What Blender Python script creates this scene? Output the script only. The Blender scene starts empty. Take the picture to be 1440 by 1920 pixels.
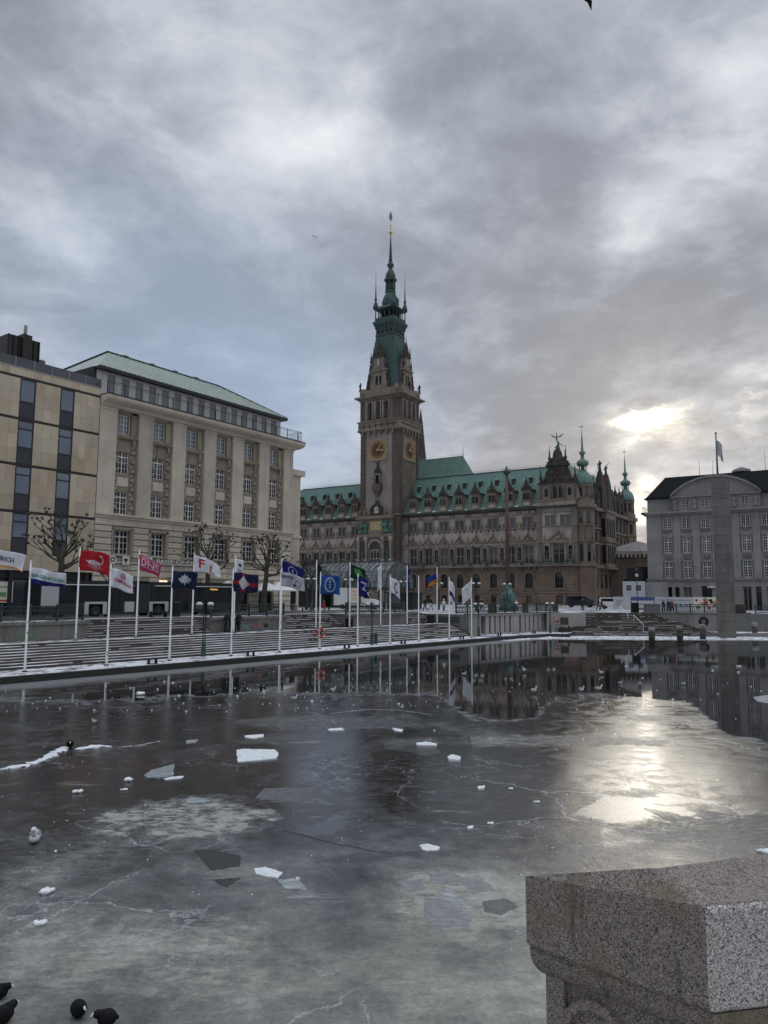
import bpy, math, random
from mathutils import Vector, Matrix, noise
PI = math.pi
rad = math.radians
scene = bpy.context.scene
COL = scene.collection
random.seed(7)

# ------------------------------------------------------------------ camera
F_PX, CX, CY, CZ = 1400.0, 720.0, 960.0, 5.0
PITCH, ROLL = math.atan(156 / 1400.0), 0.005
_R = Vector((1, 0, 0)); _F = Vector((0, math.cos(PITCH), math.sin(PITCH))); _U = Vector((0, -math.sin(PITCH), math.cos(PITCH)))
CR = _R * math.cos(ROLL) + _U * math.sin(ROLL)
CU = _U * math.cos(ROLL) - _R * math.sin(ROLL)
cam_data = bpy.data.cameras.new('camera')
cam = bpy.data.objects.new('camera', cam_data)
COL.objects.link(cam)
cam.matrix_world = Matrix(((CR.x, CU.x, -_F.x, 0), (CR.y, CU.y, -_F.y, 0), (CR.z, CU.z, -_F.z, CZ), (0, 0, 0, 1)))
cam_data.sensor_fit = 'VERTICAL'; cam_data.sensor_height = 36.0; cam_data.sensor_width = 27.0
cam_data.lens = 36.0 * F_PX / 1920.0
cam_data.clip_start = 0.05; cam_data.clip_end = 6000
scene.camera = cam

def ray(px, py):
    """direction in the world that a point of the photograph was seen in"""
    return _F * F_PX + CR * (px - CX) - CU * (py - CY)
def ground(px, py, z):
    r = ray(px, py); t = (z - CZ) / r.z
    return Vector((r.x * t, r.y * t, z))
def at_depth(px, py, Y):
    r = ray(px, py); t = Y / r.y
    return Vector((r.x * t, Y, CZ + r.z * t))

# ------------------------------------------------------------------ light and exposure
scene.view_settings.view_transform = 'Standard'
scene.view_settings.look = 'None'
scene.view_settings.gamma = 1.0
scene.view_settings.use_curve_mapping = False
scene.view_settings.exposure = 0.76
SUN_AZ, SUN_EL = rad(19.5), rad(13.5)
sun_dir = Vector((math.sin(SUN_AZ) * math.cos(SUN_EL), math.cos(SUN_AZ) * math.cos(SUN_EL), math.sin(SUN_EL)))
sl = bpy.data.lights.new('sun', 'SUN'); sl.energy = 0.08; sl.angle = rad(12); sl.color = (1.0, 0.93, 0.8)
so = bpy.data.objects.new('sun', sl); COL.objects.link(so)
so.rotation_euler = sun_dir.to_track_quat('Z', 'Y').to_euler(); so.location = (60, 160, 120)

world = bpy.data.worlds.new('World'); scene.world = world; world.use_nodes = True
wt = world.node_tree; wt.nodes.clear()
class NT:
    """tiny node helper"""
    def __init__(s, tree): s.t = tree
    def n(s, typ, ins=None, **props):
        nd = s.t.nodes.new(typ)
        for k, v in props.items(): setattr(nd, k, v)
        for k, v in (ins or {}).items():
            sock = nd.inputs[k]
            if isinstance(v, bpy.types.NodeSocket): s.t.links.new(v, sock)
            else: sock.default_value = v
        return nd
    def m(s, op, a, b=0.0, c=None, clamp=False):
        ins = {0: a, 1: b}
        if c is not None: ins[2] = c
        return s.n('ShaderNodeMath', ins, operation=op, use_clamp=clamp).outputs[0]
    def v(s, op, a, b=(0, 0, 0)):
        nd = s.n('ShaderNodeVectorMath', {0: a, 1: b}, operation=op)
        return nd.outputs['Value'] if op in ('DOT_PRODUCT', 'LENGTH', 'DISTANCE') else nd.outputs[0]
    def noise(s, vec, scale, detail=4, rough=0.55, dist=0.0, color=False):
        nd = s.n('ShaderNodeTexNoise', {'Vector': vec, 'Scale': scale, 'Detail': detail, 'Roughness': rough, 'Distortion': dist})
        return nd.outputs['Color' if color else 'Fac']
    def ramp(s, fac, stops, interp='LINEAR'):
        nd = s.n('ShaderNodeValToRGB', {'Fac': fac}); cr = nd.color_ramp; cr.interpolation = interp
        while len(cr.elements) < len(stops): cr.elements.new(0.5)
        for e, (p, c) in zip(cr.elements, stops):
            e.position = p; e.color = (c, c, c, 1) if isinstance(c, (int, float)) else (*c, 1)
        return nd.outputs['Color']
    def mix(s, fac, a, b, blend='MIX'):
        nd = s.n('ShaderNodeMix', data_type='RGBA', blend_type=blend)
        for idx, v in ((0, fac), (6, a), (7, b)):
            if isinstance(v, bpy.types.NodeSocket): s.t.links.new(v, nd.inputs[idx])
            else: nd.inputs[idx].default_value = v if idx == 0 else ((*v, 1) if len(v) == 3 else v)
        return nd.outputs[2]
    def smooth(s, x, a, b):
        return s.n('ShaderNodeMapRange', {'Value': x, 'From Min': a, 'From Max': b, 'To Min': 0.0, 'To Max': 1.0}, interpolation_type='SMOOTHSTEP').outputs[0]

w = NT(wt)
tc = w.n('ShaderNodeTexCoord').outputs['Generated']
d = w.v('NORMALIZE', tc)
sep = w.n('ShaderNodeSeparateXYZ', {0: d})
dz = w.m('ABSOLUTE', sep.outputs[2])
den = w.m('ADD', dz, 0.24)
pl = w.n('ShaderNodeCombineXYZ', {0: w.m('DIVIDE', sep.outputs[0], den), 1: w.m('DIVIDE', sep.outputs[1], den), 2: w.m('MULTIPLY', dz, 0.6)}).outputs[0]
pl = w.v('MULTIPLY', pl, (1.55, 1.55, 1.0))
warp = w.v('ADD', pl, w.v('SCALE', w.v('SUBTRACT', w.noise(pl, 0.9, 3, color=True), (0.5, 0.5, 0.5))))
warp.node.inputs[1].links[0].from_node.inputs['Scale'].default_value = 0.45
big = w.noise(warp, 0.85, 5, 0.45)
mid = w.noise(w.v('ADD', warp, (5.3, 1.7, 2.2)), 2.4, 6, 0.54)
dd = w.v('ADD', d, w.v('SCALE', w.v('SUBTRACT', w.noise(pl, 1.6, 6, 0.6, color=True), (0.5, 0.5, 0.5))))
dd.node.inputs[1].links[0].from_node.inputs['Scale'].default_value = 0.16
dn = w.v('NORMALIZE', dd)
def lobe(px, py, size, amp, src=None):
    """soft patch of thinner or thicker cloud round one direction of the sky; size = angular radius in degrees"""
    r = ray(px, py).normalized()
    k = 1.0 / (1 - math.cos(rad(size)))
    dot = w.v('DOT_PRODUCT', src or dn, tuple(r))
    return w.m('MULTIPLY', w.m('EXPONENT', w.m('MULTIPLY', w.m('SUBTRACT', dot, 1.0), k)), amp)
# brightness of the cloud deck: base + noise + patches
LOBES = [(600, 130, 6, .10), (500, 60, 5, .10), (430, 330, 6, .10), (250, 60, 5, .14), (1290, 390, 5, .22), (1420, 260, 5, .16), (1210, 480, 4, .10), (60, 430, 4, .16), (130, 480, 2.5, .10), (570, 200, 4, .10), (200, 300, 5, .05),
         (880, 250, 9, -.13), (1130, 110, 8, -.12), (700, 60, 6, -.05), (300, 250, 5, -.06), (1050, 640, 7, -.10), (950, 760, 6, -.05), (130, 150, 6, -.08), (640, 360, 6, .05),
         (1150, 600, 3, .07), (1300, 620, 5, -.10), (350, 560, 7, -.06), (1390, 640, 4, -.06), (60, 30, 6, -.08), (620, 840, 6, .10), (90, 560, 5, .04)]
b2 = w.noise(w.v('ADD', warp, (1.3, 8.7, .2)), 5.5, 6, 0.62)
base = w.m('ADD', w.m('ADD', w.m('MULTIPLY', w.m('SUBTRACT', big, 0.5), 0.8), w.m('MULTIPLY', w.m('SUBTRACT', mid, 0.5), 0.9)), w.m('MULTIPLY', w.m('SUBTRACT', b2, 0.5), 0.5))
lum = w.m('ADD', base, 0.43)
for L in LOBES: lum = w.m('ADD', lum, lobe(*L))
lum = w.m('MAXIMUM', lum, 0.2)
col = w.ramp(lum, [(0.0, (.125, .136, .162)), (0.3, (.172, .187, .219)), (0.46, (.238, .257, .295)), (0.60, (.325, .345, .380)), (0.82, (.46, .475, .50)), (1.0, (.58, .59, .60))])
# bluish thin cloud low on the left
blue = w.m('ADD', lobe(330, 720, 13, .8), lobe(620, 800, 8, .5), clamp=True)
col = w.mix(blue, col, w.mix(0.6, col, (.23, .30, .42)))
# an overcast deck is brighter overhead than towards the horizon
zen = w.m('ADD', 1.0, w.m('MULTIPLY', w.smooth(dz, 0.64, 0.95), 2.6))
zc = w.v('SCALE', col); w.t.links.new(zen, zc.node.inputs['Scale']); col = zc
# sun behind the cloud: glow and bright breaks low on the right
rags = w.smooth(w.noise(w.v('MULTIPLY', dd, (1, 1, 3.2)), 9.0, 5, .6), 0.40, 0.62)
glow = w.m('ADD', w.m('ADD', lobe(1155, 783, 1.2, .4), lobe(1212, 776, 1.5, .75)), lobe(1275, 772, 1.1, .4))
glow2 = w.m('ADD', lobe(1395, 757, 1.4, .5), lobe(1300, 800, 1.6, .15))
wide = w.m('ADD', lobe(1230, 800, 5, .05), w.m('ADD', lobe(1192, 918, .9, .6), lobe(1200, 985, 1.4, .8)))
gl = w.m('ADD', w.m('MULTIPLY', w.m('ADD', glow, glow2), w.m('ADD', w.m('MULTIPLY', rags, 0.85), 0.12)), wide)
gcol = w.v('SCALE', (1.0, .90, .66)); w.t.links.new(gl, gcol.node.inputs['Scale'])
col = w.mix(1.0, col, gcol, 'ADD')
core = w.m('MULTIPLY', w.m('ADD', lobe(1197, 777, .8, 2.6), lobe(1228, 775, .7, 1.6)), w.m('ADD', .35, rags))
ccol = w.v('SCALE', (1.0, .95, .82)); w.t.links.new(core, ccol.node.inputs['Scale'])
col = w.mix(1.0, col, ccol, 'ADD')
sky = w.n('ShaderNodeTexSky', sky_type='NISHITA', sun_disc=False, sun_elevation=SUN_EL, sun_rotation=SUN_AZ, altitude=10, air_density=1.2, dust_density=2.0)
skyc = w.v('SCALE', sky.outputs[0]); skyc.node.inputs['Scale'].default_value = 0.08
col = w.mix(0.02, col, skyc)
bg = w.n('ShaderNodeBackground', {'Color': col, 'Strength': 1.0})
out = w.n('ShaderNodeOutputWorld', {'Surface': bg.outputs[0]})
# ------------------------------------------------------------------ materials
MATS = {}
def principled(name):
    m = bpy.data.materials.new(name); m.use_nodes = True
    t = m.node_tree; bs = t.nodes['Principled BSDF']
    return m, NT(t), bs
def stone(name, c, rough=0.85, var=0.25, scale=0.6, streak=0.3, bump=0.25, fine=12.0, rnd=0.0, tint=None, tintamt=0.0, joints=None, metallic=0.0, spots=0.0):
    """weathered matt surface: base colour, broad blotches, rain streaks, fine relief; rnd varies it piece by piece"""
    m, n, bs = principled(name)
    pos = n.n('ShaderNodeNewGeometry').outputs['Position']
    a = n.noise(pos, scale, 5, 0.6)
    sv = n.v('MULTIPLY', pos, (1.7, 1.7, 0.16))
    st = n.noise(sv, scale * 2.2, 5, 0.65)
    fi = n.noise(pos, fine, 3, 0.6)
    k = n.m('ADD', n.m('MULTIPLY', n.m('SUBTRACT', a, 0.5), var * 2.4), 1.0)
    k = n.m('MULTIPLY', k, n.m('SUBTRACT', 1.0, n.m('MULTIPLY', n.smooth(st, 0.5, 0.75), streak)))
    k = n.m('MULTIPLY', k, n.m('ADD', n.m('MULTIPLY', n.m('SUBTRACT', fi, 0.5), 0.35), 1.0))
    if spots:
        k = n.m('MULTIPLY', k, n.m('SUBTRACT', 1.0, n.m('MULTIPLY', n.smooth(n.noise(pos, fine * 3, 2), 0.55, 0.7), spots)))
    if rnd:
        oi = n.n('ShaderNodeObjectInfo').outputs['Random']
        k = n.m('MULTIPLY', k, n.m('ADD', n.m('MULTIPLY', n.m('SUBTRACT', oi, 0.5), rnd), 1.0))
    col = n.mix(0.0, c, c)
    if tint:
        t1 = n.noise(n.v('ADD', pos, (7, 3, 1)), scale * 0.7, 4, 0.6)
        f = n.m('MULTIPLY', n.smooth(t1, 0.42, 0.66), tintamt)
        if rnd:
            oi2 = n.m('FRACT', n.m('MULTIPLY', n.n('ShaderNodeObjectInfo').outputs['Random'], 7.31))
            f = n.m('MULTIPLY', n.m('ADD', f, n.m('MULTIPLY', n.smooth(oi2, 0.6, 1.0), tintamt)), 0.7)
        col = n.mix(f, col, tint)
    sc = n.v('SCALE', col); n.t.links.new(k, sc.node.inputs['Scale'])
    n.t.links.new(sc, bs.inputs['Base Color'])
    bs.inputs['Roughness'].default_value = rough; bs.inputs['Metallic'].default_value = metallic
    if bump:
        b = n.n('ShaderNodeBump', {'Strength': bump, 'Distance': 0.05, 'Height': n.m('ADD', fi, n.m('MULTIPLY', a, 0.6))})
        n.t.links.new(b.outputs[0], bs.inputs['Normal'])
    MATS[name] = m
    return m
def plain(name, c, rough=0.6, metallic=0.0, spec=0.5, var=0.0, scale=3.0, emit=None, coat=0.0, alpha=None):
    m, n, bs = principled(name)
    if var:
        pos = n.n('ShaderNodeNewGeometry').outputs['Position']
        k = n.m('ADD', n.m('MULTIPLY', n.m('SUBTRACT', n.noise(pos, scale, 4), 0.5), var * 2), 1.0)
        sc = n.v('SCALE', n.mix(0.0, c, c)); n.t.links.new(k, sc.node.inputs['Scale'])
        n.t.links.new(sc, bs.inputs['Base Color'])
    else: bs.inputs['Base Color'].default_value = (*c, 1)
    bs.inputs['Roughness'].default_value = rough; bs.inputs['Metallic'].default_value = metallic
    bs.inputs['Specular IOR Level'].default_value = spec
    if coat: bs.inputs['Coat Weight'].default_value = coat
    if emit: bs.inputs['Emission Color'].default_value = (*emit[0], 1); bs.inputs['Emission Strength'].default_value = emit[1]
    MATS[name] = m
    return m
def copper(name, c, dark, seam=0.0, seam_dir=(1, 0, 0)):
    m, n, bs = principled(name)
    pos = n.n('ShaderNodeNewGeometry').outputs['Position']
    st = n.noise(n.v('MULTIPLY', pos, (1.3, 1.3, 0.13)), 1.5, 6, 0.7)
    bl = n.noise(pos, 0.22, 4, 0.6)
    f = n.m('ADD', n.m('MULTIPLY', n.smooth(st, 0.35, 0.7), 0.75), n.m('MULTIPLY', n.m('SUBTRACT', bl, 0.45), 0.9), clamp=True)
    col = n.mix(f, c, dark)
    if seam:
        ph = n.v('DOT_PRODUCT', pos, seam_dir)
        fr = n.m('FRACT', n.m('DIVIDE', ph, seam))
        s = n.m('GREATER_THAN', fr, 0.86)
        idx = n.m('FLOOR', n.m('DIVIDE', ph, seam))
        wn = n.n('ShaderNodeTexWhiteNoise', {'W': idx}, noise_dimensions='1D').outputs[0]
        col = n.mix(n.m('MULTIPLY', wn, 0.35), col, dark)
        b = n.n('ShaderNodeBump', {'Strength': 0.8, 'Distance': 0.08, 'Height': s})
        n.t.links.new(b.outputs[0], bs.inputs['Normal'])
    n.t.links.new(col, bs.inputs['Base Color']); bs.inputs['Roughness'].default_value = 0.62
    MATS[name] = m
    return m
_u = (math.cos(rad(-33)), math.sin(rad(-33)), 0)
_v = (-math.sin(rad(-33)), math.cos(rad(-33)), 0)
stone('sandstone', (.235, .19, .15), var=.30, scale=.35, streak=.45, tint=(.14, .12, .10), tintamt=.7, fine=5, bump=.5, spots=.2)
stone('plaster_field', (.27, .235, .20), var=.22, scale=.4, streak=.4, tint=(.17, .145, .125), tintamt=.5, fine=5, bump=.3)
stone('sandstone_light', (.385, .335, .29), var=.28, scale=.4, streak=.35, tint=(.19, .16, .14), tintamt=.6, fine=5, bump=.4)
stone('sandstone_red', (.225, .16, .12), var=.35, scale=.3, streak=.4, tint=(.13, .10, .08), tintamt=.7, fine=4, bump=.5)
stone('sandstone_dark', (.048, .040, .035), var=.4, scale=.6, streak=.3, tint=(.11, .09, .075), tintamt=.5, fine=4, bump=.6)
stone('quoin_stone', (.12, .092, .072), var=.35, scale=.5, streak=.35, tint=(.085, .07, .06), tintamt=.6, fine=4, bump=.6)
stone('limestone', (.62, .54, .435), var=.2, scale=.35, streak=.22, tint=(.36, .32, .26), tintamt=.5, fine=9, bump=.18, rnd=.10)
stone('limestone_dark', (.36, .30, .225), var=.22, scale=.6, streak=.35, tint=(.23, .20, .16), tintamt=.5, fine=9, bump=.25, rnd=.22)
stone('panel_stone', (.58, .49, .365), var=.12, scale=.4, streak=.10, tint=(.44, .34, .22), tintamt=.6, fine=9, bump=.1, rnd=.24)
stone('grey_stone', (.275, .26, .25), var=.18, scale=.4, streak=.32, tint=(.17, .165, .16), tintamt=.5, fine=6, bump=.25)
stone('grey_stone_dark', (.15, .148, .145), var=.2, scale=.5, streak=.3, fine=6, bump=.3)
stone('stele_stone', (.185, .172, .155), var=.16, scale=.6, streak=.45, tint=(.12, .115, .105), tintamt=.7, fine=5, bump=.35, rnd=.15)
stone('render_wall', (.62, .58, .54), var=.08, scale=.4, streak=.15, fine=10, bump=.08)
stone('quay_stone', (.20, .19, .175), var=.3, scale=.8, streak=.4, tint=(.11, .11, .09), tintamt=.6, fine=8, bump=.3, rnd=.2)
stone('step_stone', (.080, .062, .050), var=.3, scale=.8, streak=.1, tint=(.05, .046, .04), tintamt=.5, fine=8, bump=.3, rnd=.3)
stone('quay_wet', (.022, .022, .02), rough=.5, var=.4, scale=1.2, fine=6, bump=.4)
stone('colonnade_stone', (.36, .345, .32), var=.2, scale=.6, streak=.4, fine=8, bump=.2, rnd=.15)
stone('bark', (.060, .050, .040), var=.4, scale=2.0, streak=.3, tint=(.085, .09, .065), tintamt=.6, fine=20, bump=.9)
stone('bronze', (.05, .09, .078), rough=.6, var=.4, scale=1.0, tint=(.13, .25, .21), tintamt=.7, fine=6, bump=.4)
stone('bronze_dark', (.045, .055, .05), rough=.55, var=.4, scale=1.5, fine=6, bump=.3)
copper('copper_roof', (.12, .225, .185), (.055, .115, .097), 0.75, _u)
copper('copper_roof_side', (.17, .28, .235), (.10, .19, .16), 0.75, _v)
copper('copper_tower', (.06, .115, .10), (.026, .055, .052), 0.5, _u)
copper('copper_dark', (.045, .085, .076), (.018, .038, .036))
copper('copper_bright', (.14, .25, .205), (.055, .115, .097))
copper('copper_pale', (.45, .485, .43), (.28, .36, .315))
plain('seam_dark', (.10, .16, .135), .6, var=.2)
plain('slate', (.016, .019, .018), .95, spec=.05, var=.3, scale=1)
plain('window_white', (.72, .70, .66), .5, var=.06)
plain('window_frame_stone', (.42, .38, .33), .7)
plain('glass', (.010, .011, .014), .08, spec=.35)
def curtains():
    n = NT(MATS['glass'].node_tree); bs = MATS['glass'].node_tree.nodes['Principled BSDF']; oi = n.n('ShaderNodeObjectInfo').outputs['Random']
    z = n.n('ShaderNodeSeparateXYZ', {0: n.n('ShaderNodeTexCoord').outputs['Generated']}).outputs[2]
    k = n.m('MULTIPLY', n.smooth(oi, .55, .6), n.m('GREATER_THAN', z, n.m('FRACT', n.m('MULTIPLY', oi, 13.7))))
    n.t.links.new(n.mix(k, (.010, .011, .014), (.085, .08, .072)), bs.inputs['Base Color'])
curtains()
plain('glass_blue', (.03, .036, .048), .04, spec=1.0)
plain('glass_soft', (.05, .055, .065), .12, spec=.9)
plain('dark_metal', (.016, .018, .022), .45, var=.2)
plain('spandrel', (.018, .021, .030), .25, spec=.6)
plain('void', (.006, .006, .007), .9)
plain('brown_metal', (.022, .017, .016), .5, var=.3)
plain('joint_dark', (.045, .038, .034), .8)
plain('iron_green', (.022, .040, .038), .5, var=.2)
plain('lamp_green', (.006, .05, .036), .4)
plain('black_iron', (.010, .011, .012), .45)
plain('gold', (.60, .42, .15), .45, metallic=.5, var=.15, scale=6)
plain('gold_paint', (.33, .20, .085), .55, var=.5, scale=7)
plain('glass_coated', (.13, .155, .195), .05, metallic=.55, spec=.8)
plain('clock_face', (.075, .018, .014), .5)
plain('mosaic', (.42, .33, .16), .6, var=.2, scale=5)
plain('mast_red', (.10, .045, .035), .5, var=.2)
plain('pole_white', (.80, .80, .80), .4, var=.06, scale=2)
plain('sticker', (.02, .02, .02), .5)
plain('globe', (.62, .62, .60), .25, spec=.6)
plain('globe_dark', (.10, .105, .10), .3)
plain('snow', (.80, .82, .84), .75, var=.08, scale=9)
plain('bus_grey', (.42, .42, .425), .4, var=.05)
plain('bus_dark', (.022, .026, .028), .4, spec=.3)
plain('bus_glass', (.008, .009, .011), .10, spec=.25)
plain('bellows', (.022, .030, .030), .8, var=.2)
plain('rubber', (.012, .012, .012), .8)
plain('rim', (.10, .10, .10), .4, metallic=.5)
plain('door_glass', (.22, .25, .30), .2, var=.3, scale=1)
plain('hoarding_white', (.46, .47, .49), .5, var=.1)
plain('white_paint', (.74, .74, .73), .4, var=.04)
plain('orange_print', (.75, .22, .08), .5)
plain('poster_cream', (.72, .66, .56), .5)
plain('display_amber', (.3, .15, .03), .4, emit=((1, .55, .12), 0.8))
plain('shop_light', (.6, .5, .4), .4, emit=((1, .8, .55), 0.9))
plain('blue_hoarding', (.06, .08, .22), .5)
plain('car_navy', (.008, .010, .022), .15, coat=.6)
plain('life_red', (.50, .05, .035), .45)
plain('coat_black', (.012, .012, .014), .8)
plain('coat_navy', (.015, .02, .04), .8)
plain('coat_red', (.30, .02, .03), .8)
plain('coat_white', (.65, .65, .62), .8)
plain('trouser_grey', (.06, .055, .05), .8)
plain('skin', (.42, .26, .19), .6)
plain('hair', (.03, .022, .016), .7)
plain('cafe_dark', (.01, .009, .009), .6)
plain('wreath_green', (.010, .016, .010), .8)
plain('plumage_white', (.72, .73, .74), .7)
plain('plumage_grey', (.28, .30, .32), .7)
plain('plumage_black', (.008, .008, .009), .75, spec=.2, var=.5, scale=40)
plain('beak', (.45, .12, .04), .5)
plain('graffiti_green', (.12, .30, .12), .7, var=.4, scale=8)
plain('graffiti_red', (.40, .12, .12), .7, var=.4, scale=8)
plain('graffiti_blue', (.20, .40, .45), .7, var=.4, scale=8)
plain('graffiti_black', (.02, .02, .02), .7)
# glass of the vaulted shelter: thin, partly clear, frosted by snow
def shelter_glass():
    m, n, bs = principled('shelter_glass')
    pos = n.n('ShaderNodeNewGeometry').outputs['Position']
    f = n.smooth(n.noise(pos, 1.3, 5, .7), .42, .62)
    bs.inputs['Base Color'].default_value = (.26, .30, .31, 1)
    bs.inputs['Roughness'].default_value = .18
    n.t.links.new(n.m('ADD', n.m('MULTIPLY', f, .35), .22), bs.inputs['Alpha'])
    MATS['shelter_glass'] = m
shelter_glass()
def granite(name='granite', dirt=1.0, gain=1.0):
    m, n, bs = principled(name)
    pos = n.n('ShaderNodeNewGeometry').outputs['Position']
    g1 = n.n('ShaderNodeTexVoronoi', {'Vector': n.v('ADD', pos, n.v('SCALE', n.noise(pos, 90, 3, color=True))), 'Scale': 420.0}, feature='F1')
    g1.inputs['Vector'].links[0].from_node.inputs[1].links[0].from_node.inputs['Scale'].default_value = .012
    gs = n.n('ShaderNodeSeparateColor', {0: g1.outputs['Color']}).outputs[0]
    fine = n.noise(pos, 520, 3, .7)
    k = n.m('ADD', n.m('MULTIPLY', gs, .62), n.m('MULTIPLY', fine, .38))
    col = n.ramp(k, [(.22, (.03, .028, .028)), (.36, (.12, .105, .095)), (.5, (.24, .20, .175)), (.68, (.33, .27, .235)), (.9, (.46, .43, .40))])
    alg = n.smooth(n.noise(pos, 7, 5, .6), .48, .7)
    col = n.mix(n.m('MULTIPLY', alg, .65 * dirt), col, (.17, .15, .075))
    st = n.smooth(n.noise(n.v('MULTIPLY', pos, (1, 1, .12)), 22, 5, .7), .52, .72)
    col = n.mix(n.m('MULTIPLY', st, .7 * dirt), col, (.045, .043, .036))
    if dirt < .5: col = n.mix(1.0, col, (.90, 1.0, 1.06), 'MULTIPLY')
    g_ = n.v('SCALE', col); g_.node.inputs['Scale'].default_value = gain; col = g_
    b = n.n('ShaderNodeBump', {'Strength': .5, 'Distance': .0015, 'Height': n.m('ADD', fine, gs)})
    n.t.links.new(col, bs.inputs['Base Color']); n.t.links.new(b.outputs[0], bs.inputs['Normal'])
    bs.inputs['Roughness'].default_value = .8
    MATS[name] = m
granite(); granite('granite_clean_lit', .1, 2.2)  # front-face copy: less algae, with skylight painted into the colour by the gain

# ------------------------------------------------------------------ mesh builder
class MB:
    def __init__(s): s.v = []; s.f = []; s.sm = []; s.ch = []
    def add(s, vs, fs, smooth=False):
        s.ch.append((len(s.v), len(s.f))); o = len(s.v); s.v += [tuple(p) for p in vs]
        s.f += [tuple(i + o for i in f) for f in fs]; s.sm += [smooth] * len(fs)
        return s
    def box(s, x0, x1, y0, y1, z0, z1):
        return s.add([(x0, y0, z0), (x1, y0, z0), (x1, y1, z0), (x0, y1, z0), (x0, y0, z1), (x1, y0, z1), (x1, y1, z1), (x0, y1, z1)],
                     [(0, 3, 2, 1), (4, 5, 6, 7), (0, 1, 5, 4), (1, 2, 6, 5), (2, 3, 7, 6), (3, 0, 4, 7)])
    def cbox(s, c, h): return s.box(c[0] - h[0], c[0] + h[0], c[1] - h[1], c[1] + h[1], c[2] - h[2], c[2] + h[2])
    def bbox(s, x0, x1, y0, y1, z0, z1, b=.02):
        """box with the four edges of its -y face chamfered"""
        vs = [(x0, y1, z0), (x1, y1, z0), (x1, y1, z1), (x0, y1, z1), (x0, y0 + b, z0), (x1, y0 + b, z0), (x1, y0 + b, z1), (x0, y0 + b, z1),
              (x0 + b, y0, z0 + b), (x1 - b, y0, z0 + b), (x1 - b, y0, z1 - b), (x0 + b, y0, z1 - b)]
        return s.add(vs, [(0, 3, 2, 1)[::-1], (4, 5, 1, 0)[::-1], (5, 6, 2, 1)[::-1], (6, 7, 3, 2)[::-1], (7, 4, 0, 3)[::-1], (4, 5, 9, 8), (5, 6, 10, 9), (6, 7, 11, 10), (7, 4, 8, 11), (8, 9, 10, 11)])
    def prism(s, pts, y0, y1, smooth=False):
        """pts = outline in (x, z), extruded along y"""
        n = len(pts)
        vs = [(x, y0, z) for x, z in pts] + [(x, y1, z) for x, z in pts]
        fs = [tuple(range(n)), tuple(range(2 * n - 1, n - 1, -1))]
        s.add(vs, fs); o = len(s.v) - 2 * n
        for i in range(n):
            j = (i + 1) % n; s.f.append((o + i, o + n + i, o + n + j, o + j)); s.sm.append(smooth)
        return s
    def vprism(s, pts, z0, z1):
        """pts = outline in (x, y), extruded upwards"""
        n = len(pts)
        vs = [(x, y, z0) for x, y in pts] + [(x, y, z1) for x, y in pts]
        fs = [tuple(range(n - 1, -1, -1)), tuple(range(n, 2 * n))] + [(i, (i + 1) % n, n + (i + 1) % n, n + i) for i in range(n)]
        return s.add(vs, fs)
    def poly(s, pts): return s.add(pts, [tuple(range(len(pts)))])
    def frus(s, cx, cy, z0, hx0, hy0, z1, hx1, hy1):
        vs = [(cx - hx0, cy - hy0, z0), (cx + hx0, cy - hy0, z0), (cx + hx0, cy + hy0, z0), (cx - hx0, cy + hy0, z0),
              (cx - hx1, cy - hy1, z1), (cx + hx1, cy - hy1, z1), (cx + hx1, cy + hy1, z1), (cx - hx1, cy + hy1, z1)]
        return s.add(vs, [(0, 3, 2, 1), (4, 5, 6, 7), (0, 1, 5, 4), (1, 2, 6, 5), (2, 3, 7, 6), (3, 0, 4, 7)])
    def lathe(s, prof, cx=0, cy=0, n=10, a0=0.0, smooth=True, sy=1.0):
        vs = []
        for r, z in prof:
            for i in range(n):
                a = a0 + 2 * PI * i / n; vs.append((cx + r * math.cos(a), cy + sy * r * math.sin(a), z))
        fs = []
        for j in range(len(prof) - 1):
            for i in range(n):
                k = (i + 1) % n; fs.append((j * n + i, j * n + k, (j + 1) * n + k, (j + 1) * n + i))
        fs.append(tuple(range(n - 1, -1, -1))); fs.append(tuple((len(prof) - 1) * n + i for i in range(n)))
        return s.add(vs, fs, smooth)
    def tube(s, pts, rs, n=6, smooth=True, caps=True):
        pts = [Vector(p) for p in pts]
        if not isinstance(rs, (list, tuple)): rs = [rs] * len(pts)
        vs = []; up = Vector((0.13, 0.07, 1)).normalized(); N = None
        for i, p in enumerate(pts):
            t = (pts[min(i + 1, len(pts) - 1)] - pts[max(i - 1, 0)]).normalized()
            if N is None:
                N = t.orthogonal().normalized()
            else:
                N = (N - t * N.dot(t)); N = N.normalized() if N.length > 1e-5 else t.orthogonal().normalized()
            B = t.cross(N)
            for k in range(n):
                a = 2 * PI * k / n; vs.append(p + (N * math.cos(a) + B * math.sin(a)) * rs[i])
        fs = []
        for j in range(len(pts) - 1):
            for k in range(n):
                m = (k + 1) % n; fs.append((j * n + k, j * n + m, (j + 1) * n + m, (j + 1) * n + k))
        if caps: fs.append(tuple(range(n - 1, -1, -1))); fs.append(tuple((len(pts) - 1) * n + i for i in range(n)))
        return s.add(vs, fs, smooth)
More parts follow.
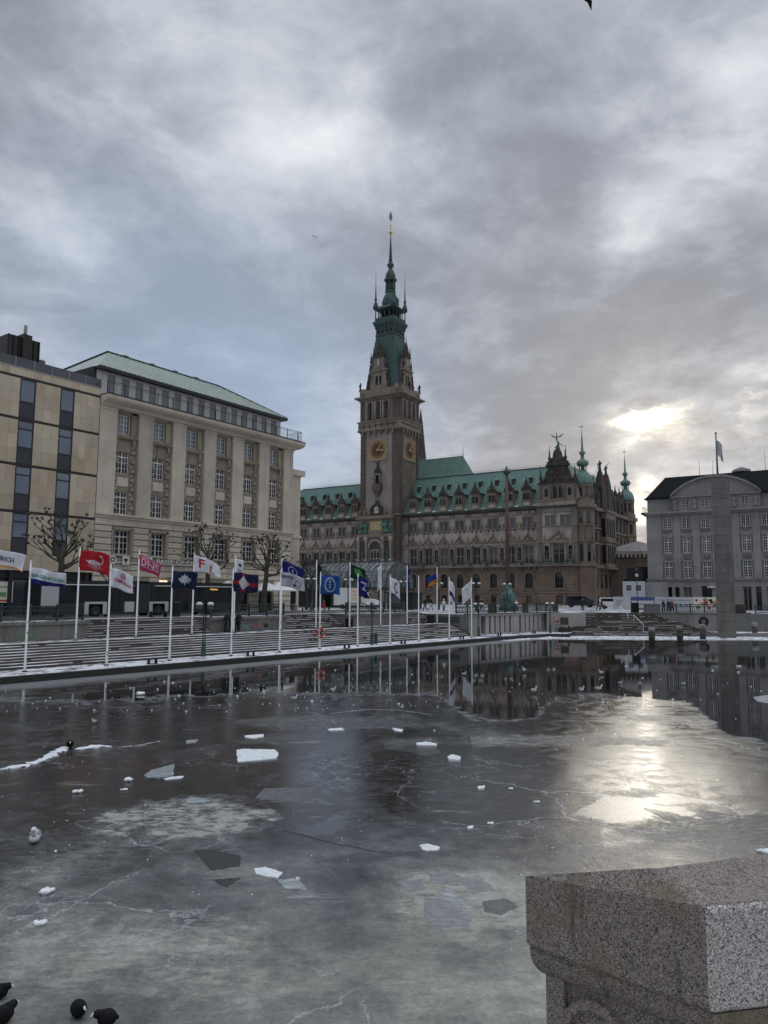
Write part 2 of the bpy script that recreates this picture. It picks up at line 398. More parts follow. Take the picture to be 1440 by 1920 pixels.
    def blob(s, c, r, j=0.0, n=6, m=4, rx=1, ry=1, rz=1, smooth=True, rng=random):
        vs = [(c[0], c[1], c[2] - r * rz)]
        for a in range(1, m):
            th = PI * a / m
            for b in range(n):
                ph = 2 * PI * b / n; q = r * (1 + rng.uniform(-j, j))
                vs.append((c[0] + q * rx * math.sin(th) * math.cos(ph), c[1] + q * ry * math.sin(th) * math.sin(ph), c[2] - q * rz * math.cos(th)))
        vs.append((c[0], c[1], c[2] + r * rz)); fs = []
        for b in range(n):
            k = (b + 1) % n
            fs.append((0, 1 + k, 1 + b)); fs.append((len(vs) - 1, 1 + (m - 2) * n + b, 1 + (m - 2) * n + k))
            for a in range(m - 2): fs.append((1 + a * n + b, 1 + a * n + k, 1 + (a + 1) * n + k, 1 + (a + 1) * n + b))
        return s.add(vs, fs, smooth)
    def torus(s, c, R, r, axis='y', n=20, m=8):
        vs = []
        for i in range(n):
            a = 2 * PI * i / n
            for k in range(m):
                b = 2 * PI * k / m; q = R + r * math.cos(b); h = r * math.sin(b)
                u, v = q * math.cos(a), q * math.sin(a)
                vs.append((c[0] + u, c[1] + h, c[2] + v) if axis == 'y' else (c[0] + u, c[1] + v, c[2] + h))
        fs = [(i * m + k, ((i + 1) % n) * m + k, ((i + 1) % n) * m + (k + 1) % m, i * m + (k + 1) % m) for i in range(n) for k in range(m)]
        return s.add(vs, fs, True)
    def xf(s, M, i0=0):
        s.v[i0:] = [tuple(M @ Vector(p)) for p in s.v[i0:]]
        return s
    def parts(s, name, mat, parent=None, gap=.03):
        """one object for each cluster of primitives that touch"""
        ch = s.ch + [(len(s.v), len(s.f))]; bb = []
        for (a, c), (b, d) in zip(ch[:-1], ch[1:]):
            vs = s.v[a:b]; bb.append([min(p[k] for p in vs) - gap for k in range(3)] + [max(p[k] for p in vs) + gap for k in range(3)])
        n = len(bb); par = list(range(n))
        def find(i):
            while par[i] != i: i = par[i]
            return i
        for i in range(n):
            for j in range(i):
                if all(bb[i][k] <= bb[j][k + 3] and bb[j][k] <= bb[i][k + 3] for k in range(3)): par[find(i)] = find(j)
        gr = {}
        for i in range(n): gr.setdefault(find(i), []).append(i)
        for g in gr.values():
            m = MB()
            for i in g:
                (a, c), (b, d) = ch[i], ch[i + 1]; m.add(s.v[a:b], [tuple(k - a for k in f) for f in s.f[c:d]]); m.sm[-(d - c):] = s.sm[c:d]
            m.build(name, mat, parent)
    def build(s, name, mat, parent=None, loc=None, kind=None, label=None):
        me = bpy.data.meshes.new(name); me.from_pydata(s.v, [], s.f)
        me.polygons.foreach_set('use_smooth', s.sm)
        me.materials.append(MATS[mat] if isinstance(mat, str) else mat); me.update()
        o = bpy.data.objects.new(name, me); COL.objects.link(o)
        if parent is not None: o.parent = parent
        if loc is not None: o.location = loc
        if kind: o['kind'] = kind
        if label: o['label'] = label
        return o
def tag(o, label, cat, group=None, kind=None):
    if label: o['label'] = label
    if cat: o['category'] = cat
    if group: o['group'] = group
    if kind: o['kind'] = kind
    return o
def empty(name, label, cat, loc=(0, 0, 0), rz=0.0, group=None):
    o = bpy.data.objects.new(name, None); COL.objects.link(o); o.location = loc; o.rotation_euler = (0, 0, rz)
    o.empty_display_size = .2
    return tag(o, label, cat, group)
KIDS = {}
def kids(o): return [c for c in bpy.data.objects if c.parent == o]
class Proto:
    """a thing or part that is copied with its children; children are remembered so that copying stays quick"""
    def __init__(s, root, tree=None): s.root = root; s.tree = tree if tree is not None else [(c, kids(c)) for c in kids(root)]; s.used = False
    def place(s, loc, rz=None, parent=None, label=None, scale=None, group=None):
        if not s.used: r = s.root; s.used = True
        else:
            r = s.root.copy(); COL.objects.link(r)
            for c, gs in s.tree:
                cc = c.copy(); COL.objects.link(cc); cc.parent = r
                for g in gs: gg = g.copy(); COL.objects.link(gg); gg.parent = cc
        if parent is not None: r.parent = parent
        r.location = loc
        if rz is not None: r.rotation_euler = (r.rotation_euler.x, r.rotation_euler.y, rz)
        if scale is not None: r.scale = (scale,) * 3 if isinstance(scale, (int, float)) else scale
        if label: r['label'] = label
        if group: r['group'] = group
        return r
def wall_grid(mb, x0, x1, z0, z1, holes, y, depth=.3):
    """wall face in the plane y with openings (x0,x1,z0,z1[,'arch']), with reveals running back by depth"""
    xs = sorted({x0, x1, *[h[0] for h in holes], *[h[1] for h in holes]}); xs = [x for x in xs if x0 <= x <= x1]
    zs = sorted({z0, z1, *[h[2] for h in holes], *[h[3] for h in holes]}); zs = [z for z in zs if z0 <= z <= z1]
    for i in range(len(xs) - 1):
        run = None
        for j in range(len(zs) - 1):
            cx, cz = (xs[i] + xs[i + 1]) / 2, (zs[j] + zs[j + 1]) / 2
            solid = not any(h[0] < cx < h[1] and h[2] < cz < h[3] for h in holes)
            if solid and run is None: run = zs[j]
            if (not solid) and run is not None:
                mb.poly([(xs[i], y, run), (xs[i + 1], y, run), (xs[i + 1], y, zs[j]), (xs[i], y, zs[j])]); run = None
        if run is not None: mb.poly([(xs[i], y, run), (xs[i + 1], y, run), (xs[i + 1], y, z1), (xs[i], y, z1)])
    for h in holes:
        a, b, c, e = h[:4]; Y = y + depth
        mb.poly([(a, y, c), (b, y, c), (b, Y, c), (a, Y, c)])
        mb.poly([(a, y, c), (a, Y, c), (a, Y, e), (a, y, e)]); mb.poly([(b, y, c), (b, y, e), (b, Y, e), (b, Y, c)])
        if len(h) > 4:
            r = (b - a) / 2; cx = (a + b) / 2; zc = e - r; N = 8
            for sgn in (-1, 1):
                arc = [(cx + sgn * r * math.cos(t * PI / 2 / N), zc + r * math.sin(t * PI / 2 / N)) for t in range(N + 1)]
                mb.poly([(cx + sgn * r, y, e)] + [(p[0], y, p[1]) for p in (arc if sgn > 0 else arc)])
                for k in range(N): mb.poly([(arc[k][0], y, arc[k][1]), (arc[k + 1][0], y, arc[k + 1][1]), (arc[k + 1][0], Y, arc[k + 1][1]), (arc[k][0], Y, arc[k][1])])
        else: mb.poly([(a, y, e), (a, Y, e), (b, Y, e), (b, y, e)])
def make_window(w_, h_, nx, nz, frame='window_white', glass='glass', bar=.05, rail=.09, mull=None, arch=False, transom=None, name='window'):
    """window with its base centre at the origin, frame in front of one dark pane; returns Proto"""
    mb = MB(); hw = w_ / 2
    mb.box(-hw, -hw + rail, -.03, .06, 0, h_); mb.box(hw - rail, hw, -.03, .06, 0, h_)
    mb.box(-hw + rail, hw - rail, -.03, .06, 0, rail); mb.box(-hw + rail, hw - rail, -.03, .06, h_ - rail, h_)
    mm = mull or bar
    for i in range(1, nx):
        x = -hw + w_ * i / nx; b = mm if (nx % 2 == 0 and i == nx // 2) else bar
        mb.box(x - b / 2, x + b / 2, -.025 if b == bar else -.035, .05, rail, h_ - rail)
    for j in range(1, nz):
        z = h_ * j / nz; b = mm if (transom is not None and j == transom) else bar
        mb.box(-hw + rail, hw - rail, -.02 if b == bar else -.04, .045, z - b / 2, z + b / 2)
    f = mb.build(name, frame)
    p = MB().box(-hw + .01, hw - .01, .025, .08, .01, h_ - .01).build('pane', glass, f)
    return Proto(f, [(p, [])])
def figure(mb, x, y, z, h, arms=0.5):
    """small carved standing figure"""
    mb.lathe([(.17 * h, z), (.15 * h, z + .12 * h), (.12 * h, z + .35 * h), (.10 * h, z + .52 * h), (.13 * h, z + .68 * h), (.12 * h, z + .78 * h), (.045 * h, z + .83 * h)], x, y, 7, sy=.75)
    mb.blob((x, y, z + .91 * h), .085 * h)
    for s_ in (-1, 1):
        mb.tube([(x + s_ * .11 * h, y, z + .77 * h), (x + s_ * .2 * h, y - .05 * h, z + (.6 + .1 * arms * s_) * h), (x + s_ * .14 * h, y - .16 * h, z + (.52 + .3 * arms * (s_ > 0)) * h)], [.045 * h, .035 * h, .03 * h], 5)
def pinnacle(mb, x, y, z, h, r, n=4):
    mb.lathe([(r, z), (r, z + .28 * h), (r * 1.4, z + .30 * h), (r * 1.4, z + .34 * h), (r * .75, z + .38 * h), (r * .5, z + .62 * h), (r * .75, z + .66 * h), (r * .3, z + .72 * h), (r * .12, z + .93 * h), (r * .35, z + .95 * h), (.01, z + h)], x, y, n, a0=PI / 4, smooth=False)
# ------------------------------------------------------------------ frames of the place
class Frame:
    def __init__(s, ox, oy, deg):
        a = rad(deg); s.o = Vector((ox, oy)); s.rz = a; s.x = Vector((math.cos(a), math.sin(a))); s.y = Vector((-math.sin(a), math.cos(a)))
    def w(s, x, y, z=0.0): q = s.o + s.x * x + s.y * y; return Vector((q.x, q.y, z))
    def l(s, p): q = Vector((p[0], p[1])) - s.o; return q.dot(s.x), q.dot(s.y)
    def at(s, px, py, y):
        """where the line of sight through a photograph point meets the upright plane y"""
        r = ray(px, py); r2 = Vector((r.x, r.y)); t = (s.o + s.y * y).dot(s.y) / r2.dot(s.y); q = r2 * t
        return (q - s.o).dot(s.x), CZ + r.z * t
BANK = Frame(-21.12, 44.76, 51.7)      # x along the left quay, y into the bank
def zg(x, y):
    t = min(1, max(0, (x + 5) / 25.0)); return 3.05 - .25 * t * t * (3 - 2 * t)

# ---- frozen water
def ice_material():
    m, n, bs = principled('ice')
    pos = n.n('ShaderNodeNewGeometry').outputs['Position']
    sp = n.n('ShaderNodeSeparateXYZ', {0: pos}); X, Y = sp.outputs[0], sp.outputs[1]
    big = n.noise(pos, .10, 4, .55); mid = n.noise(n.v('ADD', pos, (11, 3, 0)), .42, 6, .62, .6); fin = n.noise(pos, 2.6, 6, .65)
    vfin = n.noise(pos, 11, 5, .7)
    # edge of the clear dark sheet: nearer than this the surface is grey and rough
    edge = n.m('ADD', n.m('ADD', 39.0, n.m('MULTIPLY', n.m('SUBTRACT', mid, .5), 9.0)), n.m('MULTIPLY', n.m('SUBTRACT', big, .5), 7.0))
    # right side: the dark sheet reaches nearer in a tongue
    tongue = n.m('ADD', n.m('ADD', n.m('MULTIPLY', n.smooth(X, 11.0, 16.0), -4.5), n.m('MULTIPLY', n.smooth(n.m('SUBTRACT', X, n.m('MULTIPLY', Y, .41)), -.6, 1.6), -11.0)), n.m('MULTIPLY', n.smooth(n.m('ABSOLUTE', n.m('SUBTRACT', X, n.m('MULTIPLY', Y, .15))), 3.4, .8), -7.5))
    left = n.m('MULTIPLY', n.smooth(X, -6.0, -16.0), -4.0)
    edge = n.m('ADD', n.m('ADD', edge, tongue), left)
    grey = n.smooth(n.m('SUBTRACT', edge, Y), -.5, .9)
    # frost gets denser towards the near shore, in drifting patches
    near = n.smooth(Y, 21.5, 8.0)
    patch = n.m('ADD', n.m('MULTIPLY', n.m('SUBTRACT', big, .5), 1.6), n.m('MULTIPLY', n.m('SUBTRACT', mid, .5), 1.9))
    frost = n.m('ADD', n.m('ADD', n.m('MULTIPLY', near, .86), -.10), patch, clamp=True)
    frost = n.m('ADD', frost, n.m('MULTIPLY', n.m('SUBTRACT', n.noise(pos, 1.7, 8, .72), .5), .9), clamp=True)
    # refrozen white patches at their places on the sheet
    wp = n.v('ADD', pos, n.v('SCALE', n.v('SUBTRACT', n.noise(pos, 1.1, 6, .7, color=True), (.5, .5, .5))))
    wp.node.inputs[1].links[0].from_node.inputs['Scale'].default_value = 3.0
    pn_ = n.m('ADD', .25, n.m('MULTIPLY', n.smooth(n.noise(n.v('MULTIPLY', pos, (1, 1.8, 1)), 2.6, 7, .72), .36, .60), .95))
    for (cpx, cpy, ax_, ay_, am_) in ((345, 1530, 1.7, 1.5, .9), (462, 1532, .7, .6, .6), (205, 1536, .35, .5, .7), (620, 1355, 4.0, 1.6, .35), (300, 1790, 1.6, 1.2, .35), (1000, 1690, .9, .9, .3), (1330, 1350, 4.5, .9, .3), (1400, 1560, 2.5, 1.2, .3), (1000, 1390, 5.0, .9, .3), (60, 1600, 2.0, 1.5, .3), (870, 1690, 1.2, 1.4, .45)):
        c_ = ground(cpx, cpy, 0)
        q_ = n.v('LENGTH', n.v('MULTIPLY', n.v('SUBTRACT', wp, (c_.x, c_.y, 0)), (1 / ax_, 1 / ay_, 0)))
        frost = n.m('ADD', frost, n.m('MULTIPLY', n.smooth(q_, 1.25, .7), n.m('MULTIPLY', pn_, am_)), clamp=True)
    frost = n.m('MULTIPLY', frost, grey, clamp=True)
    # frozen-in plates with their own tone
    vo = n.n('ShaderNodeTexVoronoi', {'Vector': n.v('ADD', n.v('MULTIPLY', pos, (.55, .42, 1)), n.v('SCALE', n.noise(pos, .5, 2, color=True))), 'Scale': 1.0})
    vo.inputs['Vector'].links[0].from_node.inputs[1].links[0].from_node.inputs['Scale'].default_value = .35
    cell = n.n('ShaderNodeSeparateColor', {0: vo.outputs['Color']}).outputs[0]
    plates = n.m('MULTIPLY', n.m('MULTIPLY', n.smooth(n.noise(n.v('ADD', pos, (31, 9, 0)), .16, 3), .5, .62), grey), n.m('SUBTRACT', cell, .45))
    frost = n.m('ADD', frost, n.m('MULTIPLY', plates, .45), clamp=True)
    col = n.ramp(frost, [(0, (.011, .011, .012)), (.08, (.014, .014, .015)), (.24, (.040, .042, .044)), (.5, (.105, .109, .110)), (.8, (.20, .198, .176)), (1, (.34, .335, .30))])
    olive = n.smooth(n.noise(n.v('ADD', pos, (2, 17, 5)), .17, 3), .45, .7)
    col = n.mix(n.m('MULTIPLY', n.m('MULTIPLY', olive, frost), .55), col, (.20, .19, .145))
    tiny = n.noise(pos, 42, 3, .7)
    grain = n.m('ADD', n.m('ADD', n.m('MULTIPLY', n.m('SUBTRACT', fin, .5), 1.3), n.m('MULTIPLY', n.m('SUBTRACT', vfin, .5), 1.4)), n.m('MULTIPLY', n.m('SUBTRACT', tiny, .5), 1.3))
    col2 = n.v('SCALE', col); n.t.links.new(n.m('MAXIMUM', n.m('ADD', 1.0, n.m('MULTIPLY', grain, grey)), .2), col2.node.inputs['Scale'])
    # thin streaks of blown snow, and the pale rim along the far quays
    stv = n.noise(n.v('MULTIPLY', pos, (.35, 1.5, 1)), .8, 6, .7)
    streak = n.m('MULTIPLY', n.smooth(stv, .60, .74), n.m('MULTIPLY', grey, .35))
    # speckles: little white grains frozen in
    sv = n.n('ShaderNodeTexVoronoi', {'Vector': pos, 'Scale': 2.1}, feature='F1')
    dot = n.m('MULTIPLY', n.m('LESS_THAN', sv.outputs['Distance'], .055), n.smooth(n.noise(pos, .22, 2), .48, .6))
    # healed cracks: a fine broken network, and the freeze line itself
    wc = n.v('ADD', pos, n.v('SCALE', n.v('SUBTRACT', n.noise(pos, .8, 5, .65, color=True), (.5, .5, .5))))
    wc.node.inputs[1].links[0].from_node.inputs['Scale'].default_value = 1.3
    ck = None
    for sc_, th_, ms_ in ((.30, .010, .17), (.95, .012, .30)):
        e_ = n.n('ShaderNodeTexVoronoi', {'Vector': wc, 'Scale': sc_}, feature='DISTANCE_TO_EDGE').outputs['Distance']
        c1 = n.m('MULTIPLY', n.smooth(e_, th_, 0.0), n.smooth(n.noise(n.v('ADD', pos, (sc_ * 50, 3, 9)), ms_, 3), .50, .60))
        ck = c1 if ck is None else n.m('MAXIMUM', ck, c1)
    ck = n.m('MULTIPLY', n.m('MULTIPLY', ck, grey), .38)
    line = n.m('MULTIPLY', n.m('MULTIPLY', grey, n.m('SUBTRACT', 1.0, grey)), n.m('MULTIPLY', n.smooth(fin, .35, .6), 1.6))
    white = n.m('ADD', n.m('ADD', streak, n.m('ADD', ck, line)), n.m('MULTIPLY', dot, .8), clamp=True)
    # rim
    bx = n.v('DOT_PRODUCT', n.v('SUBTRACT', pos, (BANK.o.x, BANK.o.y, 0)), (BANK.y.x, BANK.y.y, 0))
    bl = n.v('DOT_PRODUCT', n.v('SUBTRACT', pos, (BANK.o.x, BANK.o.y, 0)), (BANK.x.x, BANK.x.y, 0))
    rimn = n.m('ADD', bx, n.m('MULTIPLY', n.m('SUBTRACT', n.noise(pos, .35, 5, .6), .5), 2.6))
    rim = n.m('MULTIPLY', n.smooth(rimn, -6.2, -3.2), .55)
    rim2 = n.m('MULTIPLY', n.smooth(n.m('ADD', Y, n.m('MULTIPLY', n.m('SUBTRACT', mid, .5), 5.0)), 85.5, 89.5), n.m('ADD', .25, n.m('MULTIPLY', n.smooth(fin, .40, .58), .75)))
    col3 = n.mix(white, col2, (.66, .68, .70))
    col3 = n.mix(rim, col3, (.30, .31, .31))
    col3 = n.mix(rim2, col3, (.70, .71, .72))
    n.t.links.new(col3, bs.inputs['Base Color'])
    rough = n.m('ADD', n.m('ADD', .035, n.m('MULTIPLY', grey, .06)), n.m('MULTIPLY', frost, .26))
    rough = n.m('MAXIMUM', rough, n.m('MULTIPLY', n.m('MAXIMUM', rim, rim2), .8))
    n.t.links.new(rough, bs.inputs['Roughness'])
    bs.inputs['IOR'].default_value = 1.6
    wavy = n.m('ADD', n.m('MULTIPLY', n.noise(n.v('MULTIPLY', pos, (1, 1.3, 1)), 4.0, 3, .6, .3), .8), n.m('MULTIPLY', n.noise(n.v('MULTIPLY', pos, (.8, 1.6, 1)), 11.0, 5, .75), .9))
    hgt = n.m('ADD', n.m('MULTIPLY', wavy, n.m('MULTIPLY', grey, n.m('ADD', .13, n.m('MULTIPLY', frost, .75)))), n.m('MULTIPLY', n.noise(pos, .9, 3), .05))
    b = n.n('ShaderNodeBump', {'Strength': 1.0, 'Distance': .022, 'Height': hgt})
    n.t.links.new(b.outputs[0], bs.inputs['Normal'])
    MATS['ice'] = m
ice_material()
ice = MB()
NX, NY = 12, 14
ys = [-6, 2, 6, 12, 20, 30, 42, 56, 72, 90, 101]
# far edge is limited by the quays: outline polygon of the basin
q0 = BANK.w(-26, -1.7); q1 = BANK.w(60, -1.7); q2 = Vector((24, 96.2, 0)); q3 = Vector((43, 97.0, 0)); q4 = Vector((130, 60, 0)); q5 = Vector((130, -12, 0)); q6 = Vector((-60, -12, 0))
ice.poly([(p.x, p.y, 0) for p in (q6, q5, q4, q3, q2, q1, q0)])
o = ice.build('frozen_water', 'ice'); o['kind'] = 'structure'

# ---- ground of the square: one sheet, far past the buildings
def paving_material():
    m, n, bs = principled('paving')
    pos = n.n('ShaderNodeNewGeometry').outputs['Position']
    a = n.noise(pos, .25, 6, .6); f = n.noise(pos, 6, 4)
    snow = n.m('MULTIPLY', n.smooth(n.noise(n.v('MULTIPLY', pos, (.5, .5, 1)), .5, 6, .65), .40, .58), .85)
    col = n.mix(a, (.09, .085, .08), (.16, .155, .15))
    col = n.mix(snow, col, (.62, .63, .65))
    n.t.links.new(col, bs.inputs['Base Color']); bs.inputs['Roughness'].default_value = .75
    n.t.links.new(n.n('ShaderNodeBump', {'Strength': .3, 'Distance': .02, 'Height': f}).outputs[0], bs.inputs['Normal'])
    MATS['paving'] = m
paving_material()
def asphalt_material():
    m, n, bs = principled('asphalt')
    pos = n.n('ShaderNodeNewGeometry').outputs['Position']
    snow = n.m('MULTIPLY', n.smooth(n.noise(pos, .7, 6, .65), .52, .66), .6)
    col = n.mix(snow, n.mix(n.noise(pos, 3, 4), (.035, .035, .036), (.065, .063, .06)), (.5, .51, .52))
    n.t.links.new(col, bs.inputs['Base Color']); bs.inputs['Roughness'].default_value = .7
    MATS['asphalt'] = m
asphalt_material()
BX0 = -30.0
gm = MB()
# left bank street strip (behind the stairs) and the big square
def gpoly(pts, dz=0.0): gm.poly([(p.x, p.y, zg(p.x, p.y) + dz) for p in pts])
gA = [BANK.w(BX0, 9.3), BANK.w(52.6, 9.3), BANK.w(52.6, 60), BANK.w(BX0, 60)]
N = 16
for i in range(N):
    a0, a1 = BX0 + (52.6 - BX0) * i / N, BX0 + (52.6 - BX0) * (i + 1) / N
    gpoly([BANK.w(a0, 9.3), BANK.w(a1, 9.3), BANK.w(a1, 90), BANK.w(a0, 90)])
# east of the stairs: behind the colonnade and the second stairway
P1 = BANK.w(52.6, 9.3); P2 = BANK.w(52.6, 2.15); P3 = Vector((20.2, 97.4, 0)); P4 = Vector((23.6, 98.2, 0)); P5 = Vector((24.6, 101.62, 0)); P6 = Vector((35.6, 101.62, 0)); P7 = Vector((49.0, 100.6, 0)); P8 = Vector((60.0, 99.0, 0)); P9 = Vector((140, 62, 0))
P10 = Vector((320, 900, 0)); P11 = BANK.w(52.6, 90)
gm.poly([(p.x, p.y, zg(p.x, p.y)) for p in (P2, P3, P4, P5, P6, P11, P1)])
gm.poly([(p.x, p.y, 2.8) for p in (P6, P7, P8, P9, P10, P11)])
gm.poly([(p.x, p.y, 3.0) for p in (BANK.w(BX0, 90), P11, P10, Vector((-700, 900, 0)))])
gm.poly([(p.x, p.y, 3.05) for p in (BANK.w(BX0, 9.3), BANK.w(BX0, 90), Vector((-700, 900, 0)), Vector((-700, 40, 0)))])
gm.build('square_paving', 'paving', kind='structure')
rd = MB(); zr = 3.056
rd.poly([tuple(BANK.w(x, y, zr)) for x, y in ((-30, 11.2), (50, 11.2), (50, 17.2), (-30, 17.2))])
rd.build('street', 'asphalt', kind='structure')
kb = MB()
kb.vprism([tuple(BANK.w(x, y)[:2]) for x, y in ((-30, 10.9), (50, 10.9), (50, 11.2), (-30, 11.2))], 3.0, 3.17)
kb.vprism([tuple(BANK.w(x, y)[:2]) for x, y in ((-30, 17.2), (50, 17.2), (50, 17.5), (-30, 17.5))], 3.0, 3.17)
kb.build('kerb', 'quay_stone', kind='structure')

# ---- left quay: low ledge by the ice, two flights of long steps between walled terraces
Bm = Matrix.Translation((BANK.o.x, BANK.o.y, 0)) @ Matrix.Rotation(BANK.rz, 4, 'Z')
def bankroot(name): 
    return None
quay = bpy.data.objects.new('quay', None); COL.objects.link(quay); quay.location = (BANK.o.x, BANK.o.y, 0); quay.rotation_euler = (0, 0, BANK.rz); quay['kind'] = 'structure'
m = MB(); m.box(-30, 60.0, -1.85, -1.55, -.6, .38); m.build('quay_edge', 'quay_wet', quay)
def snowy(name, snowc, stonec, lo, hi, scale=1.5, sx=1.0, sy=1.0):
    mm, n, bs = principled(name)
    pos = n.n('ShaderNodeNewGeometry').outputs['Position']; nor = n.n('ShaderNodeNewGeometry').outputs['Normal']
    up = n.smooth(n.n('ShaderNodeSeparateXYZ', {0: nor}).outputs[2], .6, .8)
    k = n.m('MULTIPLY', n.smooth(n.noise(n.v('MULTIPLY', pos, (sx, sy, 1)), scale, 7, .68), lo, hi), up)
    st = n.noise(pos, 3, 5)
    st = n.v('SCALE', n.mix(0.0, stonec, stonec)); n.t.links.new(n.m('ADD', .6, n.m('MULTIPLY', n.noise(pos, 2.2, 5), .8)), st.node.inputs['Scale'])
    n.t.links.new(n.mix(k, st, snowc), bs.inputs['Base Color']); bs.inputs['Roughness'].default_value = .75
    n.t.links.new(n.n('ShaderNodeBump', {'Strength': .6, 'Distance': .04, 'Height': n.m('ADD', k, n.noise(pos, 9, 4))}).outputs[0], bs.inputs['Normal'])
    MATS[name] = mm
snowy('quay_snow', (.72, .73, .75), (.17, .16, .145), .40, .52, 1.1)
snowy('terrace_snow', (.68, .69, .71), (.10, .09, .08), .47, .58, 1.2)
snowy('coping_snow', (.62, .63, .65), (.17, .16, .14), .46, .60, 2.5)
snowy('step_snowy', (.70, .71, .73), (.085, .072, .062), .50, .62, 1.3)
# slabs of the ledge, each its own stone
x = -30.0; k = 0
protoS = MB().bbox(0, 2.96, -1.55, 1.58, -.4, .4, .015).build('slab', 'quay_snow', quay)
slabs = Proto(protoS, [])
while x < 52: slabs.place((x, 0, 0)); x += 3.0
def flight(x0, x1, y0, z0, n, tread, rise, parent, mat='step_stone', z_mat=None):
    """n long treads, every one an object; alike lengths share a mesh"""
    mb = MB().box(x0, x1, 0, tread + .02, -.6, rise - .004)
    mb.v[:] = [(a, b, c) for a, b, c in mb.v]
    p = Proto(mb.build('step', mat, parent), [])
    for i in range(n): p.place((0, y0 + i * tread, z0 + i * rise), parent=parent)
flight(-30, 52.6, 1.6, .4, 9, .34, .15, quay)
m = MB(); m.box(-30, 52.6, 4.66, 9.3, .3, 1.752); m.build('terrace', 'terrace_snow', quay)
# upper flights lie between the terrace blocks
def bx(px, y=6.6, py=1185): return BANK.at(px, py, y)[0]
BL = [(-30.0, bx(166)), (bx(398), bx(540)), (bx(652), bx(769))]
FL = [(BL[0][1], BL[1][0]), (BL[1][1], BL[2][0]), (BL[2][1], 52.6)]
for a, b in FL: flight(a + .01, b - .01, 6.56, 1.752, 8, .345, .162, quay)
# lines of snow lying on the treads
sn = MB(); rng = random.Random(3)
def snow_strip(x0, x1, y, z, wbase, dens, seed):
    x = x0; prev = None
    while x < x1:
        st = .22; k = noise.noise(Vector((x * .35, seed * 3.1, 0))) + .5 * noise.noise(Vector((x * 1.7, seed, 4)))
        wd = wbase * max(0.0, dens - max(0, x - 6) * .011 * (seed < 50) + k * 1.35) 
        wd = min(wd, .325)
        cur = (x, wd) if wd > .012 else None
        if prev and cur:
            T_ = .024
            sn.poly([(prev[0], y - prev[1], z + T_), (cur[0], y - cur[1], z + T_), (cur[0], y, z + T_), (prev[0], y, z + T_)])
            sn.poly([(prev[0], y - prev[1], z - .01), (cur[0], y - cur[1], z - .01), (cur[0], y - cur[1], z + T_), (prev[0], y - prev[1], z + T_)])
        prev = cur; x += st
for i in range(9): 
    snow_strip(-12, 52.4, 1.6 + (i + 1) * .34 - .006, .4 + (i + 1) * .15, .27, .95, i)
for fi, (a, b) in enumerate(FL):
    for i in range(8): snow_strip(max(a, -12), b - .05, 6.56 + (i + 1) * .345 - .006, 1.752 + (i + 1) * .162, .16, .62, 20 + i + fi * 10)
sn.build('snow', 'snow', kind='stuff', parent=quay)
# terrace blocks: plain wall with a cap, planting strip behind
for (a, b) in BL:
    mb = MB(); mb.box(a, b, 6.9, 9.32, 1.3, 2.78)
    mb.build('terrace_wall', 'quay_stone', quay)
    x = a
    n = max(1, round((b - max(a, -14)) / 1.9)); x = max(a, -14); L = (b - x) / n
    pc = Proto(MB().bbox(0, L - .02, 6.72, 7.3, 2.79, 3.07, .03).build('coping', 'coping_snow', quay), [])
    pw = Proto(MB().bbox(0, L - .015, 6.84, 6.895, 1.76, 2.785, .012).build('wall_slab', 'quay_stone', quay), [])
    for i in range(n): pc.place((x + i * L, 0, 0)); pw.place((x + i * L, 0, 0))
    MB().box(a, b, 7.3, 9.3, 2.78, 3.052).build('planting_bed', 'terrace_snow', quay)
# end wall of the steps and the colonnaded quay wall beyond
cq = bpy.data.objects.new('colonnade_wall', None); COL.objects.link(cq); cq['kind'] = 'structure'
c0 = BANK.w(52.62, 2.0); c1 = BANK.w(68.3, .25)
ang = math.atan2(c1.y - c0.y, c1.x - c0.x); cq.location = (c0.x, c0.y, 0); cq.rotation_euler = (0, 0, ang); CL = (c1 - c0).length
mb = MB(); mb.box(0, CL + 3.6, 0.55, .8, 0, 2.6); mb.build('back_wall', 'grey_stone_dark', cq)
mb = MB(); mb.box(0, CL + 3.6, -.12, .8, 2.6, 2.82); mb.build('beam', 'colonnade_stone', cq)
mb = MB(); mb.box(-.05, CL + 3.65, -.2, .75, 2.822, 2.93); mb.build('coping', 'coping_snow', cq)
mb = MB(); mb.box(0, 2.2, -.0, .545, .35, 2.6); mb.build('wall_end', 'colonnade_stone', cq)
pp = Proto(MB().bbox(-.34, .34, 0, .545, .55, 2.598, .03).build('pillar', 'colonnade_stone', cq), [])
xs_ = [3.5 + 1.02 * i for i in range(5)]
for xx in xs_: pp.place((xx, 0, 0))
mb = MB(); mb.box(8.35, 10.05, 0, .545, .35, 2.6); mb.build('wall_pier', 'colonnade_stone', cq)
for i in range(6): pp.place((10.9 + .98 * i, 0, 0))
mb = MB(); mb.box(CL - .2, CL + 3.6, 0, .545, .35, 2.6); mb.build('wall_end', 'colonnade_stone', cq)
mb = MB(); mb.box(2.2, CL, -.02, .55, .3, .545); mb.build('sill', 'colonnade_stone', cq)
